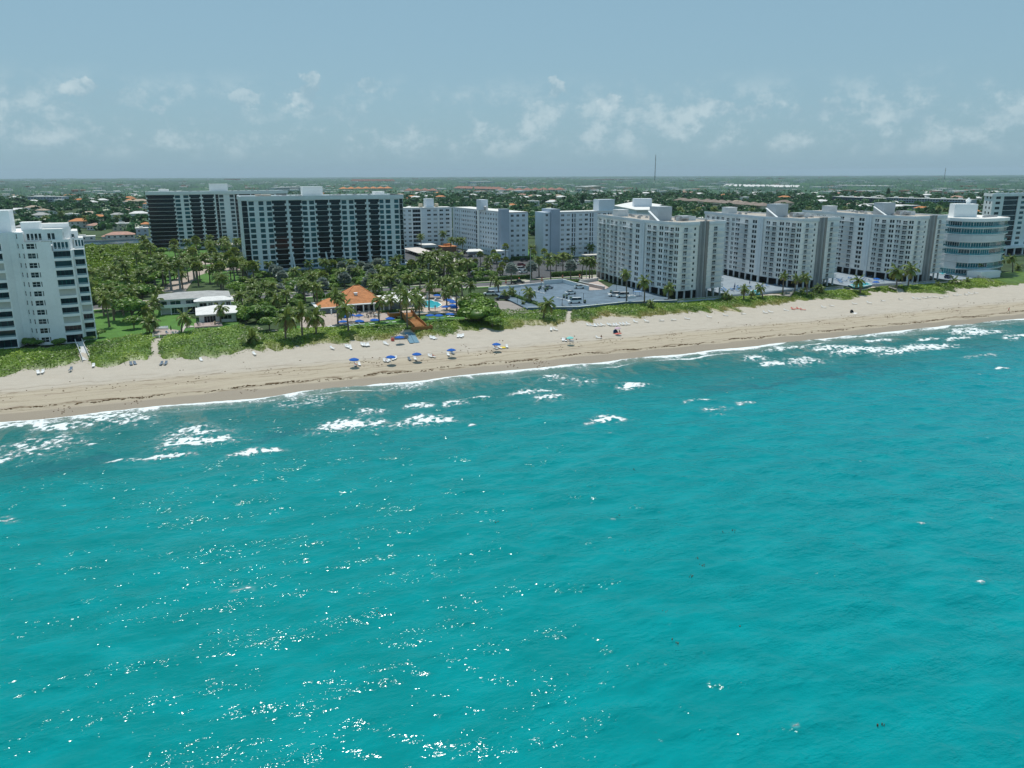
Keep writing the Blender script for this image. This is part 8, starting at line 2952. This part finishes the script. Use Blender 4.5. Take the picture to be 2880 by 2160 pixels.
# ------------------------------------------------------------------ people (each a few pixels tall)
def person(x, y, z, rz, pose, skin, cloth, label, shirt=None):
    root = empty('person', (x, y, z), rz, label, 'person')
    P = {'stand': dict(pel=(0, 0, .95), chest=(0, .02, 1.38), neck=(0, .02, 1.52), head=(0, .03, 1.66), k=[(-.11, -.03, .5), (.12, .05, .5)], a=[(-.12, .02, .06), (.13, .10, .06)], e=[(-.27, 0, 1.15), (.27, 0, 1.15)], h=[(-.28, -.08, .9), (.29, -.05, .9)]),
         'walk': dict(pel=(0, 0, .93), chest=(0, -.05, 1.36), neck=(0, -.06, 1.5), head=(0, -.08, 1.64), k=[(-.1, -.22, .52), (.1, .08, .48)], a=[(-.1, -.34, .08), (.1, .42, .12)], e=[(-.25, .12, 1.14), (.25, -.14, 1.14)], h=[(-.25, .02, .92), (.25, -.28, .98)]),
         'lie': dict(pel=(0, -.1, .46), chest=(0, .35, .60), neck=(0, .5, .70), head=(0, .62, .80), k=[(-.12, -.5, .58), (.12, -.52, .48)], a=[(-.14, -.92, .42), (.14, -.95, .42)], e=[(-.3, .2, .46), (.3, .2, .46)], h=[(-.3, -.1, .44), (.3, -.1, .44)]),
         'sit': dict(pel=(0, 0, .22), chest=(0, .08, .62), neck=(0, .06, .76), head=(0, .02, .90), k=[(-.14, -.42, .42), (.16, -.42, .40)], a=[(-.14, -.72, .06), (.17, -.76, .06)], e=[(-.28, -.05, .45), (.28, -.08, .45)], h=[(-.16, -.34, .44), (.2, -.34, .44)])}[pose]

    def mk():
        pel, ch, nk, hd = P['pel'], P['chest'], P['neck'], P['head']
        v = [pel, ch, nk, hd]
        e = [(0, 1), (1, 2), (2, 3)]
        rad = [.14, .15, .06, .11]
        for s in (0, 1):
            sg = -1 if s == 0 else 1
            o = len(v)
            hipv = (pel[0] + sg * .09, pel[1], pel[2] - .06 if pose in ('stand', 'walk') else pel[2])
            v += [hipv, P['k'][s], P['a'][s], (P['a'][s][0], P['a'][s][1] - .14, max(.03, P['a'][s][2] - .03))]
            e += [(0, o), (o, o + 1), (o + 1, o + 2), (o + 2, o + 3)]
            rad += [.10, .065, .045, .04]
            o = len(v)
            v += [(ch[0] + sg * .18, ch[1], ch[2] + .04), P['e'][s], P['h'][s]]
            e += [(1, o), (o, o + 1), (o + 1, o + 2)]
            rad += [.065, .045, .035]
        me = D.meshes.new('body')
        me.from_pydata(v, e, [])
        ob = D.objects.new('tmp', me)
        COL.objects.link(ob)
        sk = ob.modifiers.new('Skin', 'SKIN')
        for i, r_ in enumerate(rad): me.skin_vertices[0].data[i].radius = (r_, r_ * .85) if i < 2 else (r_, r_)
        me.skin_vertices[0].data[0].use_root = True
        ss_ = ob.modifiers.new('Sub', 'SUBSURF'); ss_.levels = 1; ss_.render_levels = 1
        return ob
    ob = None
    try:
        me0 = D.meshes.new('x'); D.meshes.remove(me0)
        pel, ch, nk, hd = P['pel'], P['chest'], P['neck'], P['head']
        # body grown as one skin, baked to a mesh
        me = D.meshes.new('body')
        v = [pel, ch, nk, hd]; e = [(0, 1), (1, 2), (2, 3)]; rad = [.14, .155, .06, .105]
        for s in (0, 1):
            sg = -1 if s == 0 else 1
            o = len(v)
            v += [(pel[0] + sg * .09, pel[1], pel[2] - (.06 if pose in ('stand', 'walk') else 0)), P['k'][s], P['a'][s], (P['a'][s][0], P['a'][s][1] - .14, max(.03, P['a'][s][2] - .03))]
            e += [(0, o), (o, o + 1), (o + 1, o + 2), (o + 2, o + 3)]; rad += [.10, .065, .045, .04]
            o = len(v)
            v += [(ch[0] + sg * .18, ch[1], ch[2] + .04), P['e'][s], P['h'][s]]
            e += [(1, o), (o, o + 1), (o + 1, o + 2)]; rad += [.065, .045, .035]
        me.from_pydata(v, e, [])
        ob = D.objects.new('tmp', me); COL.objects.link(ob)
        ob.modifiers.new('Skin', 'SKIN')
        if not me.skin_vertices: raise RuntimeError('no skin layer')
        for i, r_ in enumerate(rad): me.skin_vertices[0].data[i].radius = (r_, r_)
        me.skin_vertices[0].data[0].use_root = True
        s_ = ob.modifiers.new('Sub', 'SUBSURF'); s_.levels = 1
        bpy.context.view_layer.update()
        bm2 = D.meshes.new_from_object(ob.evaluated_get(bpy.context.evaluated_depsgraph_get()))
        D.objects.remove(ob)
        ob = None
        bm2.name = 'body'
        bm2.materials.clear(); bm2.materials.append(skin); bm2.materials.append(cloth)
        # swimwear / shirt: faces around the pelvis (and chest)
        pv, cv2 = Vector(pel), Vector(ch)
        for p_ in bm2.polygons:
            c = p_.center
            if (c - pv).length < .2 or (shirt and (c - cv2).length < .26): p_.material_index = 1
            p_.use_smooth = True
        link('body', bm2, root)
    except Exception as ex:
        if ob: D.objects.remove(ob)
        mb = MB()
        v = P
        mb.tube([v['pel'], v['chest'], v['neck'], v['head']], [.14, .16, .07, .11], 8)
        for s in (0, 1):
            mb.tube([v['pel'], v['k'][s], v['a'][s]], [.10, .065, .045], 6)
            mb.tube([v['chest'], v['e'][s], v['h'][s]], [.08, .045, .035], 6)
        link('body', mb.mesh('body', cloth), root)
    hd = P['head']
    link('hair', MB().lathe([(.01, .14), (.08, .11), (.115, .03), (.11, -.04)], 8).mesh('hair', m_hair), root, hd)


m_hair = simple('dark_hair', (.03, .02, .012), .8, .2, 5)
sk1 = simple('skin_light', (.50, .27, .18), .6, .06, 3)
sk2 = simple('skin_tan', (.34, .17, .10), .6, .06, 3)
for (px, py, dz, pose, sk_, cl_, rz, sh, lab) in [
    (2834, 890, 0, 'walk', sk2, m_red, 1.2, True, 'person in red walking at the water edge at the far right'),
    (1001, 1032, 0, 'lie', sk1, m_red, .3, False, 'person lying on a lounger below the leftmost blue beach umbrella'),
    (1085, 1018, 0, 'lie', sk2, m_navyc, -.2, False, 'person lying on a lounger at the second blue umbrella'),
    (1219, 1006, 0, 'lie', sk1, m_red, .4, False, 'person reclining on a pale lounger without umbrella in mid beach'),
    (1395, 982, 0, 'lie', sk2, m_dark, .7, False, 'person lying under the blue umbrella beside the yellow towel'),
    (1592, 960, 0, 'sit', sk2, m_dark, .2, False, 'person sitting beside the aqua umbrella'),
    (1691, 952, 0, 'sit', sk2, m_dark, -.6, False, 'person sitting next to a white lounger in the middle of the beach'),
    (1742, 937, 0, 'sit', sk1, m_dark, .1, True, 'person in dark clothes sitting right of the dark blue beach shelter'),
    (1224, 872, 2.2, 'stand', sk2, m_red, .1, False, 'person standing at the edge of the clubhouse pool'),
    (1163, 884, 2.2, 'stand', sk1, m_navyc, .5, True, 'person in blue standing near the top of the wooden stairs')]:
    x, y, z = gz(px, py)
    if dz: z = 4.6; x, y = at(px, py, z)
    person(x, y, z, rz, pose, sk_, cl_, lab, sh)

# grey fallen fronds by the low palm at the dune edge
cx, cy = at(735, 958, 3.6)
mb = MB()
for k in range(14):
    a = random.uniform(0, 6.28)
    mb.beam((cx, cy, 3.7), (cx + 2.4 * math.cos(a), cy + 1.6 * math.sin(a), 3.5 + random.uniform(0, .8)), .35, .06)
tag(mb.obj('fallen_fronds', m_greywood), 'heap of dry grey palm fronds at the dune edge', 'fronds')
# ------------------------------------------------------------------ tell the members of each group apart by where they stand
ORD = ['first', 'second', 'third', 'fourth', 'fifth', 'sixth', 'seventh', 'eighth', 'ninth', 'tenth', 'eleventh', 'twelfth']
ROWN = {1: [''], 2: ['front row', 'back row'], 3: ['front row', 'middle row', 'back row']}
groups = {}
for o in list(scene.objects):
    if o.parent is None and o.get('group') and o.get('label'):
        groups.setdefault((o['group'], o['label']), []).append(o)
cf, sf = math.sin(YAW), math.cos(YAW)
for (gname, lab), mem in groups.items():
    n = len(mem)
    if n < 2 or n > 60: continue
    rows = max(1, math.ceil(n / 9))
    mem.sort(key=lambda o: o.location.x * cf + o.location.y * sf)
    per = math.ceil(n / rows)
    names = ROWN.get(rows) or ['front row'] + [ORD[k] + ' row' for k in range(1, rows - 1)] + ['back row']
    base = lab.split()
    for r_ in range(rows):
        row = mem[r_ * per:(r_ + 1) * per]
        row.sort(key=lambda o: (o.location.x * sf - o.location.y * cf) / max(1, o.location.x * cf + o.location.y * sf))
        for k, o in enumerate(row):
            side = ORD[k] + ' from left' if k < len(row) - 1 or len(row) == 1 else 'rightmost'
            tail = (side + (' in ' + names[r_] if names[r_] else '')).split()
            keep = 16 - len(tail)
            b_ = base[:keep]
            while b_ and b_[-1].strip(',') in ('the', 'of', 'and', 'a', 'at', 'on', 'in', 'by', 'to', 'below', 'with', 'between', 'under', 'left', 'before', 'beside'): b_ = b_[:-1]
            o['label'] = ' '.join(b_).rstrip(',') + ', ' + ' '.join(tail)
